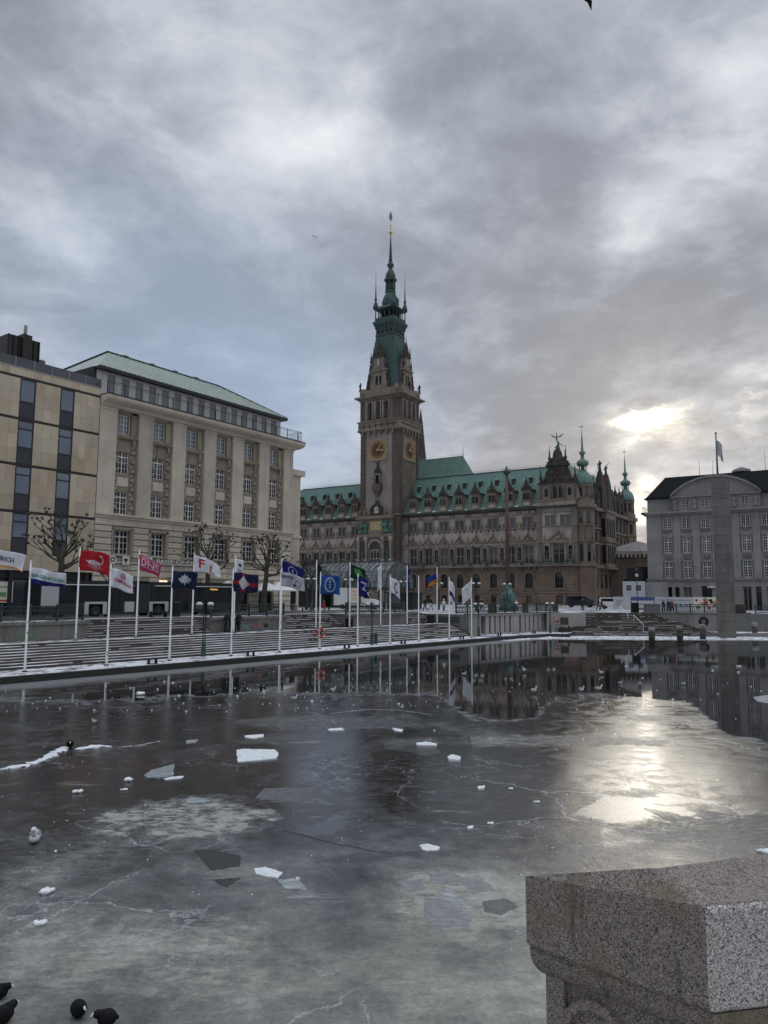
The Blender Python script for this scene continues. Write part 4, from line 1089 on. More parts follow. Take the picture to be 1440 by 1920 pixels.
mn.prism([(-1.75, 17.75), (1.75, 17.75), (1.62, 18.15), (1.1, 18.45), (.62, 19.3), (.22, 19.55), (-.22, 19.55), (-.62, 19.3), (-1.1, 18.45), (-1.62, 18.15)], -.22, -.002)
for s_ in (-1, 1): mn.tube([(s_ * 1.9, -.32, 17.85), (s_ * 1.25, -.36, 18.4), (s_ * .7, -.36, 19.2), (0, -.34, 19.65)], [.09, .12, .12, .1], 5)
mn.blob((0, -.25, 19.95), .34, .2, 7, 4); mn.blob((0, -.2, 20.4), .17, .1)
mn.blob((0, -.28, 18.5), .42, .25, 7, 4, ry=.4)
pedp = Proto(mn.build('window_pediment', 'sandstone', hall), [])
nb = MB(); figure(nb, 0, 0, 13.65, 2.5); statue_niche = Proto(nb.build('niche_statue', 'bronze_dark', hall), [])
nr_ = MB()
for i in range(8):
    a0, a1 = PI * i / 8, PI * (i + 1) / 8
    nr_.prism([(r * math.cos(a), 16.26 + r * math.sin(a)) for r, a in ((.44, a0), (.62, a0), (.62, a1), (.44, a1))], -.1, -.002)
nr_.box(-.62, .62, -.3, -.002, 13.35, 13.58)
for s_ in (-1, 1): nr_.lathe([(.13, 12.7), (.13, 17.5)], s_ * .78, -.28, 7)
nichep = Proto(nr_.build('niche_surround', 'sandstone', hall), [])
us = MB()
for s_ in (-1, 0, 1): us.box(s_ * 1.32 - .1, s_ * 1.32 + .1, -.16, -.002, 21.4, 24.0)
us.box(-1.5, 1.5, -.2, -.002, 24.0, 24.18)
for s_ in (-1, 1): us.blob((s_ * 1.75, -.12, 22.2), .34, .3, 6, 4, ry=.5, rz=1.6)
upp = Proto(us.build('window_surround', 'sandstone', hall), [])
for x in BAYS:
    w_arch.place((x, W + .45, 6.86), parent=hall); arcp.place((x, W, 0)); w_base.place((x, W + .4, 3.3), parent=hall)
    w_main.place((x, W + .35, 12.7), parent=hall); pedp.place((x, W, 0)); upp.place((x, W, 0))
    for o_ in (-.66, .66): w_pair.place((x + o_, W + .35, 21.45), parent=hall)
    if x not in (-9.5, RB[-1]): statue_niche.place((x + 2.3, W + .15, 0)); nichep.place((x + 2.3, W, 0))
mb = MB()
for x in BAYS:
    if x not in (-9.5, RB[-1]): mb.box(x + 1.8, x + 2.8, W + .395, W + .45, 13.5, 16.8)
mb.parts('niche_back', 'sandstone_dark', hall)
# hanging swags under the upper windows
mb = MB()
for x in BAYS:
    for o_ in (-1.2, 0, 1.2): mb.blob((x + o_, W - .06, 20.95), .22, .3, 6, 3, ry=.5, rz=1.5)
mb.build('swags', 'sandstone_dark', hall, kind='stuff')
# main roofs
def gable_roof(name, x0, x1, ye_, ze, yr_, zr_, yb, mat):
    mb = MB()
    nseg = 1
    mb.poly([(x0, ye_, ze), (x1, ye_, ze), (x1, yr_, zr_), (x0, yr_, zr_)]); mb.poly([(x1, yb, ze), (x0, yb, ze), (x0, yr_, zr_), (x1, yr_, zr_)])
    mb.poly([(x1, ye_, ze), (x1, yb, ze), (x1, yr_, zr_)]); mb.poly([(x0, yb, ze), (x0, ye_, ze), (x0, yr_, zr_)])
    return mb.build(name, mat, hall)
gable_roof('roof', XA, 48.2, W - .75, 26.3, 9.2, 36.9, 16.6, 'copper_roof')
def cresting(name, p, q, h=.95, step=.55, mat='copper_pale'):
    mb = MB(); p, q = Vector(p), Vector(q); L = (q - p).length; n = int(L / step); d_ = (q - p).normalized()
    mb.tube([p, q], .09, 5); mb.tube([p + Vector((0, 0, h * .42)), q + Vector((0, 0, h * .42))], .03, 4)
    for i in range(n + 1):
        c = p + d_ * (i * step); hh = h * (1.25 if i % 4 == 0 else .8)
        mb.tube([c, c + Vector((0, 0, hh))], [.035, .012], 4, False); mb.cbox(c + Vector((0, 0, hh * .8)), (.09 * abs(d_.x) + .02, .09 * abs(d_.y) + .02, .03))
    return mb.build(name, mat, hall, kind='stuff')
cresting('roof_cresting', (-34, 9.2, 36.95), (46.8, 9.2, 36.95))
mb = MB(); mb.box(-34, 48, 9.05, 9.35, 36.75, 37.05); mb.build('roof_ridge', 'copper_dark', hall)
# great hall roof behind
mb = MB(); mb.add([(-16, 11, 31), (20.5, 11, 31), (20.5, 27, 31), (-16, 27, 31), (-10, 18, 43.9), (16.2, 18, 43.9)], [(0, 1, 5, 4), (1, 2, 5), (2, 3, 4, 5), (3, 0, 4)])
mb.build('great_hall_roof', 'copper_roof', hall); cresting('roof_cresting', (2, 18, 43.95), (16.2, 18, 43.95)); mb = MB(); mb.tube([(16.2, 18, 43.9), (16.2, 18, 46.6)], [.09, .03], 5); mb.build('roof_finial', 'copper_dark', hall)
# dormers
def dormer_proto():
    mb = MB()
    mb.frus(0, -.25, 26.3, 1.45, .5, 27.7, 1.1, .4)
    hs_ = [(-.78, -.10, 28.15, 29.85, 'arch'), (.10, .78, 28.15, 29.85, 'arch')]
    wall_grid(mb, -1.15, 1.15, 27.7, 30.5, hs_, -.6, .2)
    mb.box(-1.15, -1.0, -.6, 3.2, 27.7, 30.5); mb.box(1.0, 1.15, -.6, 3.2, 27.7, 30.5)
    for s_ in (-1, 0, 1): mb.lathe([(.11, 28.0), (.09, 29.7), (.14, 29.9)], s_ * .95, -.72, 6)
    body = mb.build('dormer', 'sandstone', hall)
    g = MB(); g.box(-1.45, 1.45, -.85, 3.4, 30.5, 30.72)
    g.prism([(-1.2, 30.72), (1.2, 30.72), (1.08, 31.2), (.72, 31.5), (.66, 31.95), (.34, 32.3), (.2, 33.0), (.0, 33.3), (-.2, 33.0), (-.34, 32.3), (-.66, 31.95), (-.72, 31.5), (-1.08, 31.2)], -.75, -.35)
    for s_ in (-1, 1): pinnacle(g, s_ * 1.15, -.55, 30.72, 1.25, .15); g.blob((s_ * .75, -.7, 31.1), .2, .3)
    g.blob((0, -.8, 31.3), .36, .2, 7, 4, ry=.5); pinnacle(g, 0, -.55, 32.9, 1.1, .13)
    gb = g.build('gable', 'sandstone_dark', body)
    r = MB(); r.add([(-1.2, -.3, 30.7), (1.2, -.3, 30.7), (0, -.3, 32.2), (-1.2, 3.4, 30.7), (1.2, 3.4, 30.7), (0, 3.6, 32.2)], [(0, 1, 2), (0, 2, 5, 3), (1, 4, 5, 2)]); rr = r.build('dormer_roof', 'copper_roof', body)
    gl = MB(); gl.box(-.85, .85, -.41, -.36, 28.1, 29.9); g2 = gl.build('dormer_glass', 'glass', body)
    sn_ = MB(); sn_.frus(0, -.62, 26.75, .85, .16, 27.5, .55, .08); s3 = sn_.build('snow_patch', 'sandstone_light', body)
    return Proto(body, [(gb, []), (rr, []), (gl and g2, []), (s3, [])])
dp = dormer_proto()
for x in [9.3 + 4.58 * k for k in range(8)] + [-9.5 - 4.6 * k for k in range(6)]: dp.place((x, W, 0))
# small roof lights behind the dormers
mb = MB(); mb.box(-.38, .38, -.6, .9, 32.9, 34.2); rb0 = mb.build('roof_light', 'sandstone_dark', hall); c2 = MB().frus(0, -.1, 34.2, .5, .8, 34.75, .25, .3).build('roof_light_cap', 'copper_bright', rb0)
rl = Proto(rb0, [(c2, [])])
for x in [8.6 + 4.58 * k for k in range(8)]+[-9.9 - 4.6 * k for k in range(6)]: rl.place((x, W + 4.3, 0))
# white gulls' guano / snow along gutter
mb = MB(); rng = random.Random(2)
for x in BAYS:
    for i in range(3): mb.blob((x + 2.1 + rng.uniform(-.4, .4), W - .55, 26.6), rng.uniform(.12, .28), .3, 6, 3, rng=rng)
mb.build('gutter_snow', 'snow', hall, kind='stuff')
# drain pipe by the tower
mb = MB(); mb.tube([(7.9, W - .2, 3), (7.9, W - .2, 26)], .11, 6); mb.build('drain_pipe', 'black_iron', hall)

# ---- right-hand corner block
PX0, PX1, PY = 44.2, 54.0, .9
XC = 49.5
hl = [(XC - 1.05, XC + 1.05, 6.86, 10.5, 'arch'), (XC - .8, XC + .8, 3.3, 5.2)]
mb = MB(); wall_grid(mb, PX0, PX1, 2.7, 12.0, hl, PY, .5); mb.box(PX0, PX0 + .02, PY, W, 2.7, 12); mb.build('corner_base_wall', 'sandstone_red', hall)
hu = [(XC - 1.35, XC + 1.35, 12.6, 17.3), (XC - 3.4, XC - 2.4, 13.6, 16.8, 'arch'), (XC + 2.4, XC + 3.4, 13.6, 16.8, 'arch')] + [(XC + o_ - .62, XC + o_ + .62, 21.45, 23.9) for o_ in (-2.55, -1.15, 1.15, 2.55)]
mb = MB(); wall_grid(mb, PX0, PX1, 12.0, 27.6, hu, PY, .4); mb.box(PX0, PX0 + .02, PY, W, 12, 27.6); mb.build('corner_wall', 'sandstone_light', hall)
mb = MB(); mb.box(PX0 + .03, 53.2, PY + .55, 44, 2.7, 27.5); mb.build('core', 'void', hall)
mb = MB(); courses(mb, PX0, PX1, 2.75, 5.7, .52, PY, .12, [(XC - 1.0, XC + 1.0, 3.0, 5.4)]); courses(mb, PX0, PX1, 6.05, 11.9, .52, PY, .12, [(XC - 1.25, XC + 1.25, 6.5, 10.9)])
mb.build('rustication', 'sandstone_red', hall, kind='stuff')
arcp.place((XC, PY, 0)); w_arch.place((XC, PY + .45, 6.86), parent=hall).scale = (1.1, 1, 1); w_base.place((XC, PY + .4, 3.3), parent=hall).scale = (1.14, 1, 1.05)
w_main.place((XC, PY + .35, 12.65), parent=hall).scale = (1.25, 1, 1.06)
for o_ in (-2.9, 2.9): statue_niche.place((XC + o_, PY + .15, 0)); nichep.place((XC + o_, PY, 0))
for o_ in (-2.55, -1.15, 1.15, 2.55): w_pair.place((XC + o_, PY + .35, 21.45), parent=hall).scale = (1.2, 1, 1.02)
p = pedp.place((XC, PY, 0)); p.scale = (1.5, 1, 1.0)
mb = MB(); courses(mb, PX0 + .1, PX0 + 1.35, 12.3, 25.4, .5, PY, .14, []); courses(mb, PX1 - 1.3, PX1 + .1, 12.3, 25.4, .5, PY, .14, []); mb.build('quoins', 'sandstone', hall, kind='stuff')
for z0, z1, o_, mt in ((5.72, 5.98, .25, 'sandstone'), (11.95, 12.2, 1.0, 'sandstone'), (17.55, 17.75, .3, 'sandstone_light'), (21.22, 21.4, .2, 'sandstone'), (24.55, 24.75, .2, 'sandstone'), (25.6, 26.15, .7, 'sandstone_dark'), (27.3, 27.6, .25, 'sandstone')):
    MB().box(PX0 - .1, PX1 + .3, PY - o_, PY - .002, z0, z1).build('string_course', mt, hall)
mb = MB(); x = PX0 + .3
while x < PX1: mb.box(x, x + .07, PY - .95, PY - .89, 12.2, 13.1); x += .26
mb.box(PX0 + .2, PX1, PY - .98, PY - .86, 13.05, 13.15); mb.build('balcony_railing', 'bronze_dark', hall, kind='stuff')
# corner gable in three tiers
gb = MB()
hg = [(XC - 1.15, XC - .12, 28.0, 30.9, 'arch'), (XC + .12, XC + 1.15, 28.0, 30.9, 'arch'), (XC - 3.3, XC - 2.4, 28.4, 30.4, 'arch'), (XC + 2.4, XC + 3.3, 28.4, 30.4, 'arch')]
wall_grid(gb, XC - 4.7, XC + 4.7, 27.6, 31.4, hg, PY + .3, .4)
gb.prism([(XC - 4.7, 27.6), (XC - 5.6, 27.6), (XC - 5.3, 28.8), (XC - 4.9, 29.6), (XC - 4.7, 30.2)], PY + .3, PY + .8); gb.prism([(XC + 4.7, 27.6), (XC + 5.4, 27.6), (XC + 5.1, 28.8), (XC + 4.9, 29.6), (XC + 4.7, 30.2)], PY + .3, PY + .8)
gb.box(XC - 4.7, XC + 4.7, PY + .7, PY + 1.4, 27.6, 31.4)
for o_ in (-4.1, -1.8, -1.35, 1.35, 1.8, 4.1): gb.lathe([(.17, 27.8), (.15, 30.9), (.22, 31.2)], XC + o_, PY + .1, 7)
gable1 = gb.build('corner_gable', 'sandstone', hall)
MB().box(XC - 3.5, XC + 3.5, PY + .66, PY + .69, 27.8, 31.2).build('gable_glass', 'glass', gable1)
gb = MB(); gb.box(XC - 4.9, XC + 4.9, PY - .1, PY + 1.2, 31.4, 31.75)
gb.prism([(XC - 2.9, 31.75), (XC + 2.9, 31.75), (XC + 2.5, 32.9), (XC + 2.4, 35.6), (XC - 2.4, 35.6), (XC - 2.5, 32.9)], PY + .3, PY + 1.1)
for s_ in (-1, 1):
    gb.prism([(XC + s_ * 2.5, 31.75), (XC + s_ * 4.3, 31.75), (XC + s_ * 4.0, 32.5), (XC + s_ * 3.2, 33.0), (XC + s_ * 2.9, 34.3), (XC + s_ * 2.45, 35.0)][::(1 if s_ > 0 else -1)], PY + .35, PY + .9)
    pinnacle(gb, XC + s_ * 4.2, PY + .4, 31.75, 4.2, .34); gb.blob((XC + s_ * 3.6, PY + .3, 32.2), .55, .3); pinnacle(gb, XC + s_ * 1.95, PY + .5, 36.2, 4.3, .33)
gb.prism([(XC - 1.9, 31.8), (XC, 33.3), (XC + 1.9, 31.8), (XC + 1.7, 31.8), (XC, 33.0), (XC - 1.7, 31.8)], PY + .05, PY + .3)
gb.torus((XC, PY + .25, 34.2), .62, .16, 'y', 14, 5)
for o_ in (-1.7, 1.7): gb.box(XC + o_ - .4, XC + o_ + .4, PY + .12, PY + .3, 33.5, 35.2)
gb.box(XC - 2.8, XC + 2.8, PY + .05, PY + 1.3, 35.6, 36.1); gb.box(XC - 2.5, XC + 2.5, PY + .1, PY + 1.2, 36.1, 36.7)
gb.prism([(XC - 2.3, 36.7), (XC + 2.3, 36.7), (XC + 1.9, 37.1), (XC + 1.2, 37.3), (XC + 1.0, 38.4), (XC + .75, 39.3), (XC + .3, 39.6), (XC - .3, 39.6), (XC - .75, 39.3), (XC - 1.0, 38.4), (XC - 1.2, 37.3), (XC - 1.9, 37.1)], PY + .2, PY + 1.1)
for o_ in (-1.4, 1.4): gb.blob((XC + o_, PY + .4, 37.2), .5, .3)
gb.build('gable_top', 'sandstone_dark', hall)
# winged statue: rider below, winged figure above
sb = MB(); x, y = XC + .1, PY + .6
sb.blob((x, y, 39.9), .5, .2, 7, 5, rx=1.2); sb.tube([(x - .1, y, 39.9), (x + .1, y, 40.6), (x + .2, y, 41.2)], [.4, .33, .16], 7); sb.blob((x + .25, y, 41.3), .2); sb.tube([(x + .2, y, 40.9), (x + .8, y, 40.8), (x + 1.3, y, 40.2)], [.14, .1, .08], 5); sb.tube([(x - .1, y, 40.5), (x - .7, y, 40.0)], [.18, .1], 5)
sb.tube([(x, y, 41.1), (x - .25, y, 42.0), (x - .2, y, 42.6), (x - .25, y, 43.1)], [.08, .19, .23, .13], 7); sb.blob((x - .25, y, 43.35), .17)
for s_, dx, dz_ in ((-1, -1.5, 1.0), (1, 1.7, .9)):
    sb.add([(x - .2, y - .05, 42.5), (x - .2 + dx * .4, y - .05, 42.75), (x - .2 + dx, y - .05, 42.5 + dz_), (x - .2 + dx * .8, y - .05, 42.9), (x - .2 + dx * .5, y - .05, 42.45),
            (x - .2, y + .05, 42.5), (x - .2 + dx * .4, y + .05, 42.75), (x - .2 + dx, y + .05, 42.5 + dz_), (x - .2 + dx * .8, y + .05, 42.9), (x - .2 + dx * .5, y + .05, 42.45)],
           [(0, 1, 2, 3, 4), (9, 8, 7, 6, 5)] + [(i, 5 + i, 5 + (i + 1) % 5, (i + 1) % 5) for i in range(5)])
tag(sb.build('winged_statue', 'bronze', hall), None, None)

# ---- corner turrets
def turret(cy, cx=54.75):
    mb = MB(); oct_ = lambda r, a=PI / 8: [(cx + r * math.cos(a + i * PI / 4), cy + r * math.sin(a + i * PI / 4)) for i in range(8)]
    for i in range(17): mb.vprism(oct_(2.65 - .0 * i), 2.7 + i * .55, 2.7 + i * .55 + .49)
    mb.vprism(oct_(2.5), 2.7, 12.1)
    t0 = mb.build('turret_base', 'sandstone_red', hall)
    mb = MB(); mb.vprism(oct_(2.35), 12.1, 26.2)
    for z0, z1, r in ((11.9, 12.5, 2.9), (17.5, 17.8, 2.6), (21.2, 21.5, 2.6), (25.4, 26.3, 3.0), (26.3, 27.4, 2.45)): mb.vprism(oct_(r), z0, z1)
    mb.vprism(oct_(1.9), 27.4, 30.7); mb.vprism(oct_(2.2), 30.4, 31.0)
    for i in range(8):
        a = PI / 8 + i * PI / 4
        mb.lathe([(.16, 27.4), (.14, 30.4)], cx + 2.0 * math.cos(a), cy + 2.0 * math.sin(a), 6); mb.lathe([(.16, 17.8), (.14, 25.3)], cx + 2.36 * math.cos(a), cy + 2.36 * math.sin(a), 5)
    t1 = mb.build('turret', 'sandstone', hall)
    g = MB()
    for i in range(8):
        a = i * PI / 4; ca, sa = math.cos(a), math.sin(a)
        def slab(r, hw, z0, z1):
            c = Vector((cx + r * ca, cy + r * sa, 0)); tt = Vector((-sa, ca, 0)) * hw; nn_ = Vector((ca, sa, 0)) * .03
            g.add([c - tt + Vector((0, 0, z0)), c + tt + Vector((0, 0, z0)), c + tt + Vector((0, 0, z1)), c - tt + Vector((0, 0, z1)), c - tt + nn_ + Vector((0, 0, z0)), c + tt + nn_ + Vector((0, 0, z0)), c + tt + nn_ + Vector((0, 0, z1)), c - tt + nn_ + Vector((0, 0, z1))], [(0, 3, 2, 1), (4, 5, 6, 7), (0, 1, 5, 4), (1, 2, 6, 5), (2, 3, 7, 6), (3, 0, 4, 7)])
        for o_ in (0,): slab(1.76, .35, 28.0, 30.1)
        slab(2.18, .4, 13.0, 17.0); slab(2.18, .4, 21.8, 24.6)
    g.parts('turret_window', 'glass', t1, gap=.0)
    d_ = MB(); d_.lathe([(2.25, 30.95), (2.3, 31.3), (2.25, 32.0), (1.95, 32.9), (1.45, 33.6), (.95, 34.0), (.85, 34.2)], cx, cy, 16); d_.build('dome', 'copper_bright', t1)
    l_ = MB(); l_.lathe([(.95, 34.1), (.95, 34.35)], cx, cy, 8, smooth=False); l_.lathe([(.4, 34.3), (.4, 35.5)], cx, cy, 6)
    for i in range(8): a = i * PI / 4; l_.lathe([(.09, 34.3), (.09, 35.5)], cx + .8 * math.cos(a), cy + .8 * math.sin(a), 5)
    l_.lathe([(.95, 35.4), (1.35, 35.7), (1.45, 36.2), (1.2, 36.6), (.7, 36.9), (.42, 37.2), (.4, 38.1), (.55, 38.2), (.75, 38.5), (.7, 38.8), (.35, 39.1), (.28, 39.4), (.12, 42.9), (.05, 43.0)], cx, cy, 12)
    l_.blob((cx, cy, 43.2), .16); l_.tube([(cx, cy, 43.2), (cx, cy, 45.9)], [.05, .02], 5); l_.box(cx - .5, cx + .4, cy - .02, cy + .02, 44.75, 44.95)
    l_.build('lantern', 'copper_bright', t1)
turret(3.7); turret(40.4)
# ---- side facade running back
SX = 55.2
mb = MB()
sideb = [7.6 + 3.55 * i for i in range(9)]
cs = MB()
def side_box(m_, y0, y1, x0, x1, z0, z1): m_.box(x0, x1, y0, y1, z0, z1)
side_box(mb, 5, 40, SX - .6, SX - .25, 2.7, 12)
for i in range(17):
    side_box(mb, 6, 39, SX - .3, SX, 2.75 + i * .54, 3.2 + i * .54)
mb.build('side_base_wall', 'sandstone_red', hall)
mb = MB(); side_box(mb, 5, 40, SX - .6, SX - .3, 12, 26)
for y in [5.8] + [a + 1.77 for a in sideb]: side_box(mb, y - .3, y + .3, SX - .3, SX + .1, 12.3, 25.6); 
for z0, z1, o_ in ((11.8, 12.4, .7), (17.4, 17.8, .35), (21.1, 21.5, .35), (25.5, 26.3, .9)): side_box(mb, 5.9, 38.5, SX - .3, SX + o_, z0, z1)
mb.build('side_wall', 'sandstone', hall)
for i, y in enumerate(sideb):
    for (z0, z1, mt) in ((3.6, 5.0, 0), (6.9, 10.3, 0), (12.9, 16.9, 1), (18.4, 20.4, 1), (21.8, 24.8, 1)):
        f = MB(); side_box(f, y - 1.15, y - .95, SX - .28, SX + .06, z0, z1); side_box(f, y + .95, y + 1.15, SX - .28, SX + .06, z0, z1); side_box(f, y - .06, y + .06, SX - .28, SX - .1, z0, z1); side_box(f, y - 1.15, y + 1.15, SX - .28, SX + .06, z1, z1 + .2)
        fo = f.build('window', 'sandstone' if mt else 'sandstone_red', hall); g = MB(); side_box(g, y - .95, y + .95, SX - .29, SX + (.012 if not mt else -.2), z0, z1); g.build('pane', 'glass', fo)
# side bay with balcony, gables with statues
mb = MB(); side_box(mb, 15, 23, SX - .3, SX + 1.5, 12.2, 25.8); side_box(mb, 14.6, 23.4, SX - .3, SX + 2.0, 11.6, 12.2); side_box(mb, 14.8, 23.2, SX - .3, SX + 1.9, 18.2, 18.6); side_box(mb, 14.8, 23.2, SX, SX + 1.8, 25.5, 26.2); mb.build('side_bay', 'sandstone', hall)
mb = MB()
for y in (16, 17.8, 19.6, 21.4): side_box(mb, y - .6, y + .6, SX + 1.45, SX + 1.53, 13, 17.4); side_box(mb, y - .6, y + .6, SX + 1.45, SX + 1.53, 19.5, 24)
mb.box(SX + .3, SX + 1.2, 14.96, 15.01, 13, 17.4); mb.box(SX + .3, SX + 1.2, 14.96, 15.01, 19.5, 24)
mb.parts('bay_window', 'void', hall)
mb = MB()
for gy, hh in ((10, 3.3), (14.2, 3.2), (28.5, 3.3), (32.3, 3.3), (35.6, 3.0)):
    mb.box(SX - 2.4, SX + .1, gy - 1.1, gy + 1.1, 26.2, 29.6); mb.frus(SX - 1, gy, 29.6, 1.2, 1.2, 29.6 + hh, .3, .15); pinnacle(mb, SX, gy, 29.6 + hh * .6, 2.6, .3)
for gy in (17.3, 22.4):
    mb.box(SX - 1.6, SX + .6, gy - 2.2, gy + 2.2, 26.2, 31.5); mb.frus(SX - .5, gy, 31.5, .9, 1.9, 34.6, .7, .9); mb.frus(SX - .5, gy, 34.6, .7, .8, 36, .5, .4)
    for s_ in (-2, 2): pinnacle(mb, SX, gy + s_, 31.2, 3.2, .33)
for yy in (12, 25, 30.3, 34): pinnacle(mb, SX + .2, yy, 26.2, 4.0, .35)
mb.parts('side_gable', 'sandstone_dark', hall)
mb = MB(); figure(mb, SX - .5, 17.3, 36, 2.9, 1); mb.tube([(SX - .4, 17.3, 38), (SX - 2.2, 14.5, 33.0)], .06, 4); figure(mb, SX - .5, 22.4, 35.8, 2.6, 1); mb.tube([(SX - .5, 22.4, 38), (SX + .6, 22.4, 39.2)], [.1, .04], 4); mb.parts('gable_statue', 'bronze_dark', hall)
mb = MB(); mb.add([(44.0, 4, 27.4), (SX - .6, 4, 27.0), (SX - .6, 40, 27.0), (44.0, 40, 27.4), (49.4, 6.5, 36.9), (49.4, 38, 36.9)], [(0, 1, 4), (1, 2, 5, 4), (2, 3, 5), (3, 0, 4, 5)]); mb.build('side_roof', 'copper_roof_side', hall)
cresting('roof_cresting', (49.4, 6.5, 36.95), (49.4, 38, 36.95))
# ------------------------------------------------------------------ clock tower (a part of the hall, its own pieces one level down)
TX, TY, HX, HY = -.05, 5.2, 6.35, 5.1
y0 = TY - HY; xl, xr = TX - HX, TX + HX
mb = MB(); mb.box(xl + .3, xr - .3, y0 + .3, TY + HY - .3, 2.7, 49.8)
tower = mb.build('clock_tower', 'sandstone_light', hall)
T = lambda m_, name, mat, **k: m_.build(name, mat, tower, **k)
TP = lambda m_, name, mat: m_.parts(name, mat, tower)
def ring(mb, o_, z0, z1): mb.box(xl - o_, xr + o_, y0 - o_, TY + HY + o_, z0, z1)
# plaster field of the front, rough masonry of the side
mb = MB(); mb.box(xl + 1.9, xr - 2.4, y0 + .12, y0 + .32, 27, 49.4); T(mb, 'front_field', 'plaster_field')
mb = MB(); rng = random.Random(8)
z = 27.0
while z < 49:
    h_ = rng.uniform(.35, .6); y = y0 + 1.4
    while y < TY + HY - 1.3:
        l_ = rng.uniform(.6, 1.4); mb.box(xr - .32, xr - .12 + rng.uniform(-.05, .06), y, min(y + l_ - .04, TY + HY - 1.3), z, z + h_ - .04); y += l_
    z += h_
T(mb, 'side_masonry', 'sandstone', kind='stuff')
# corner quoins: alternating long and short courses
mb = MB()
z = 2.7; i = 0
while z < 49.3:
    for (cx_, w1, w2, s_) in ((xl, 1.35, 1.75, 1), (xr, 2.0, 2.4, -1)):
        wd = w1 if i % 2 else w2; a, b = (cx_, cx_ + wd) if s_ > 0 else (cx_ - wd, cx_)
        mb.box(a, b, y0, y0 + 1.5, z + .03, z + .55)
    mb.box(xl, xl + 1.2, TY + HY - 1.5, TY + HY, z + .03, z + .55)
    wd = 1.1 if i % 2 else 1.45; mb.box(xr - 1.3, xr + .002, y0 + 1.5, y0 + wd + .3, z + .03, z + .55); mb.box(xr - 1.3, xr, TY + HY - wd, TY + HY, z + .03, z + .55)
    z += .58; i += 1
T(mb, 'quoins', 'quoin_stone', kind='stuff')
# clock faces
def clock(cx_, cy_, cz_, rz_, half=2.85):
    M = Matrix.Translation((cx_, cy_, cz_)) @ Matrix.Rotation(rz_, 4, 'Z')
    mb = MB(); mb.box(-half, half, -.12, .1, -half, half); mb.xf(M); c = T(mb, 'clock_face', 'gold_paint')
    # third level ends here: dial pieces stay siblings
    mb = MB()
    for k in (-1, 1): mb.box(-half - .12, half + .12, -.2, .1, k * half - .1, k * half + .1); mb.box(k * half - .1, k * half + .1, -.2, .1, -half - .1, half + .1)
    mb.xf(M); T(mb, 'clock_border', 'sandstone_light')
    R1 = half * .80
    mb = MB(); N = 12
    for i in range(N):
        a = 2 * PI * i / N; ca, sa = math.sin(a), math.cos(a)
        for (r0, r1, w_) in ((R1 * .42, R1, .38),):
            p = [(ca * r0 - sa * w_ * .62, sa * r0 + ca * w_ * .62), (ca * r0 + sa * w_ * .62, sa * r0 - ca * w_ * .62), (ca * r1 + sa * w_ * 1.2, sa * r1 - ca * w_ * 1.2), (ca * r1 - sa * w_ * 1.2, sa * r1 + ca * w_ * 1.2)]
            mb.prism(p, -.16, -.12)
    mb.lathe([(R1 * .44, -.16), (R1 * .44, -.12)], 0, 0, 20, smooth=False)
    mb.v[-40:] = [(x, z, y) for x, y, z in mb.v[-40:]]
    mb.xf(M); T(mb, 'dial', 'clock_face')
    mb = MB()
    for i in range(N):
        a = 2 * PI * i / N; mb.blob((math.sin(a) * R1 * .88, -.18, math.cos(a) * R1 * .88), .17, .1, 5, 3, ry=.3)
    mb.xf(M); T(mb, 'numerals', 'gold')
    def hand(ang, L, w_):
        ca, sa = math.sin(ang), math.cos(ang)
        return [(-ca * .4 - sa * w_, -sa * .4 + ca * w_), (-ca * .4 + sa * w_, -sa * .4 - ca * w_), (ca * L * .8 + sa * w_ * 1.3, sa * L * .8 - ca * w_ * 1.3), (ca * L, sa * L), (ca * L * .8 - sa * w_ * 1.3, sa * L * .8 + ca * w_ * 1.3)]
    for ang, L, w_, yy in ((rad(97), R1 * .92, .10, -.24), (rad(38), R1 * .82, .10, -.28)):
        mb = MB(); mb.prism(hand(ang, L, w_), yy, yy + .04); mb.xf(M); T(mb, 'clock_hand', 'gold')
clock(-.75, y0 + .12, 44.4, 0); clock(xr - .02, TY - .1, 44.4, PI / 2)
# balcony niche below the clock with a pair of wings on top
bx_ = -.55; mb = MB(); mb.box(bx_ - 1.35, bx_ + 1.35, y0 - 1.2, y0 + .3, 33.2, 33.7); mb.frus(bx_, y0 - .2, 31.6, .4, .3, 33.2, 1.2, .9)
mb.box(bx_ - 1.3, bx_ + 1.3, y0 - 1.15, y0 - 1.0, 33.7, 34.9); mb.box(bx_ - 1.3, bx_ - 1.15, y0 - 1.1, y0, 33.7, 34.9); mb.box(bx_ + 1.15, bx_ + 1.3, y0 - 1.1, y0, 33.7, 34.9)
T(mb, 'oriel_balcony', 'quoin_stone')
mb = MB(); mb.box(bx_ - 1.0, bx_ - .6, y0 - .4, y0 + .2, 34, 37.4); mb.box(bx_ + .6, bx_ + 1.0, y0 - .4, y0 + .2, 34, 37.4); mb.box(bx_ - 1.15, bx_ + 1.15, y0 - .45, y0 + .2, 37.4, 37.8)
T(mb, 'niche_frame', 'sandstone')
mb = MB(); mb.prism([(bx_ - 1.2, 37.8), (bx_ + 1.2, 37.8), (bx_ + 1.05, 38.6), (bx_ + .5, 39.2), (bx_ + .25, 39.9), (bx_ - .25, 39.9), (bx_ - .5, 39.2), (bx_ - 1.05, 38.6)], y0 - .35, y0 + .15); mb.torus((bx_, y0 - .4, 38.5), .35, .1, 'y', 12, 4)
mb.blob((bx_, y0 - .3, 40.2), .35)
for s_ in (-1, 1): mb.tube([(bx_, y0 - .3, 40.3), (bx_ + s_ * .5, y0 - .3, 40.9), (bx_ + s_ * .75, y0 - .3, 41.5)], [.2, .18, .04], 5)
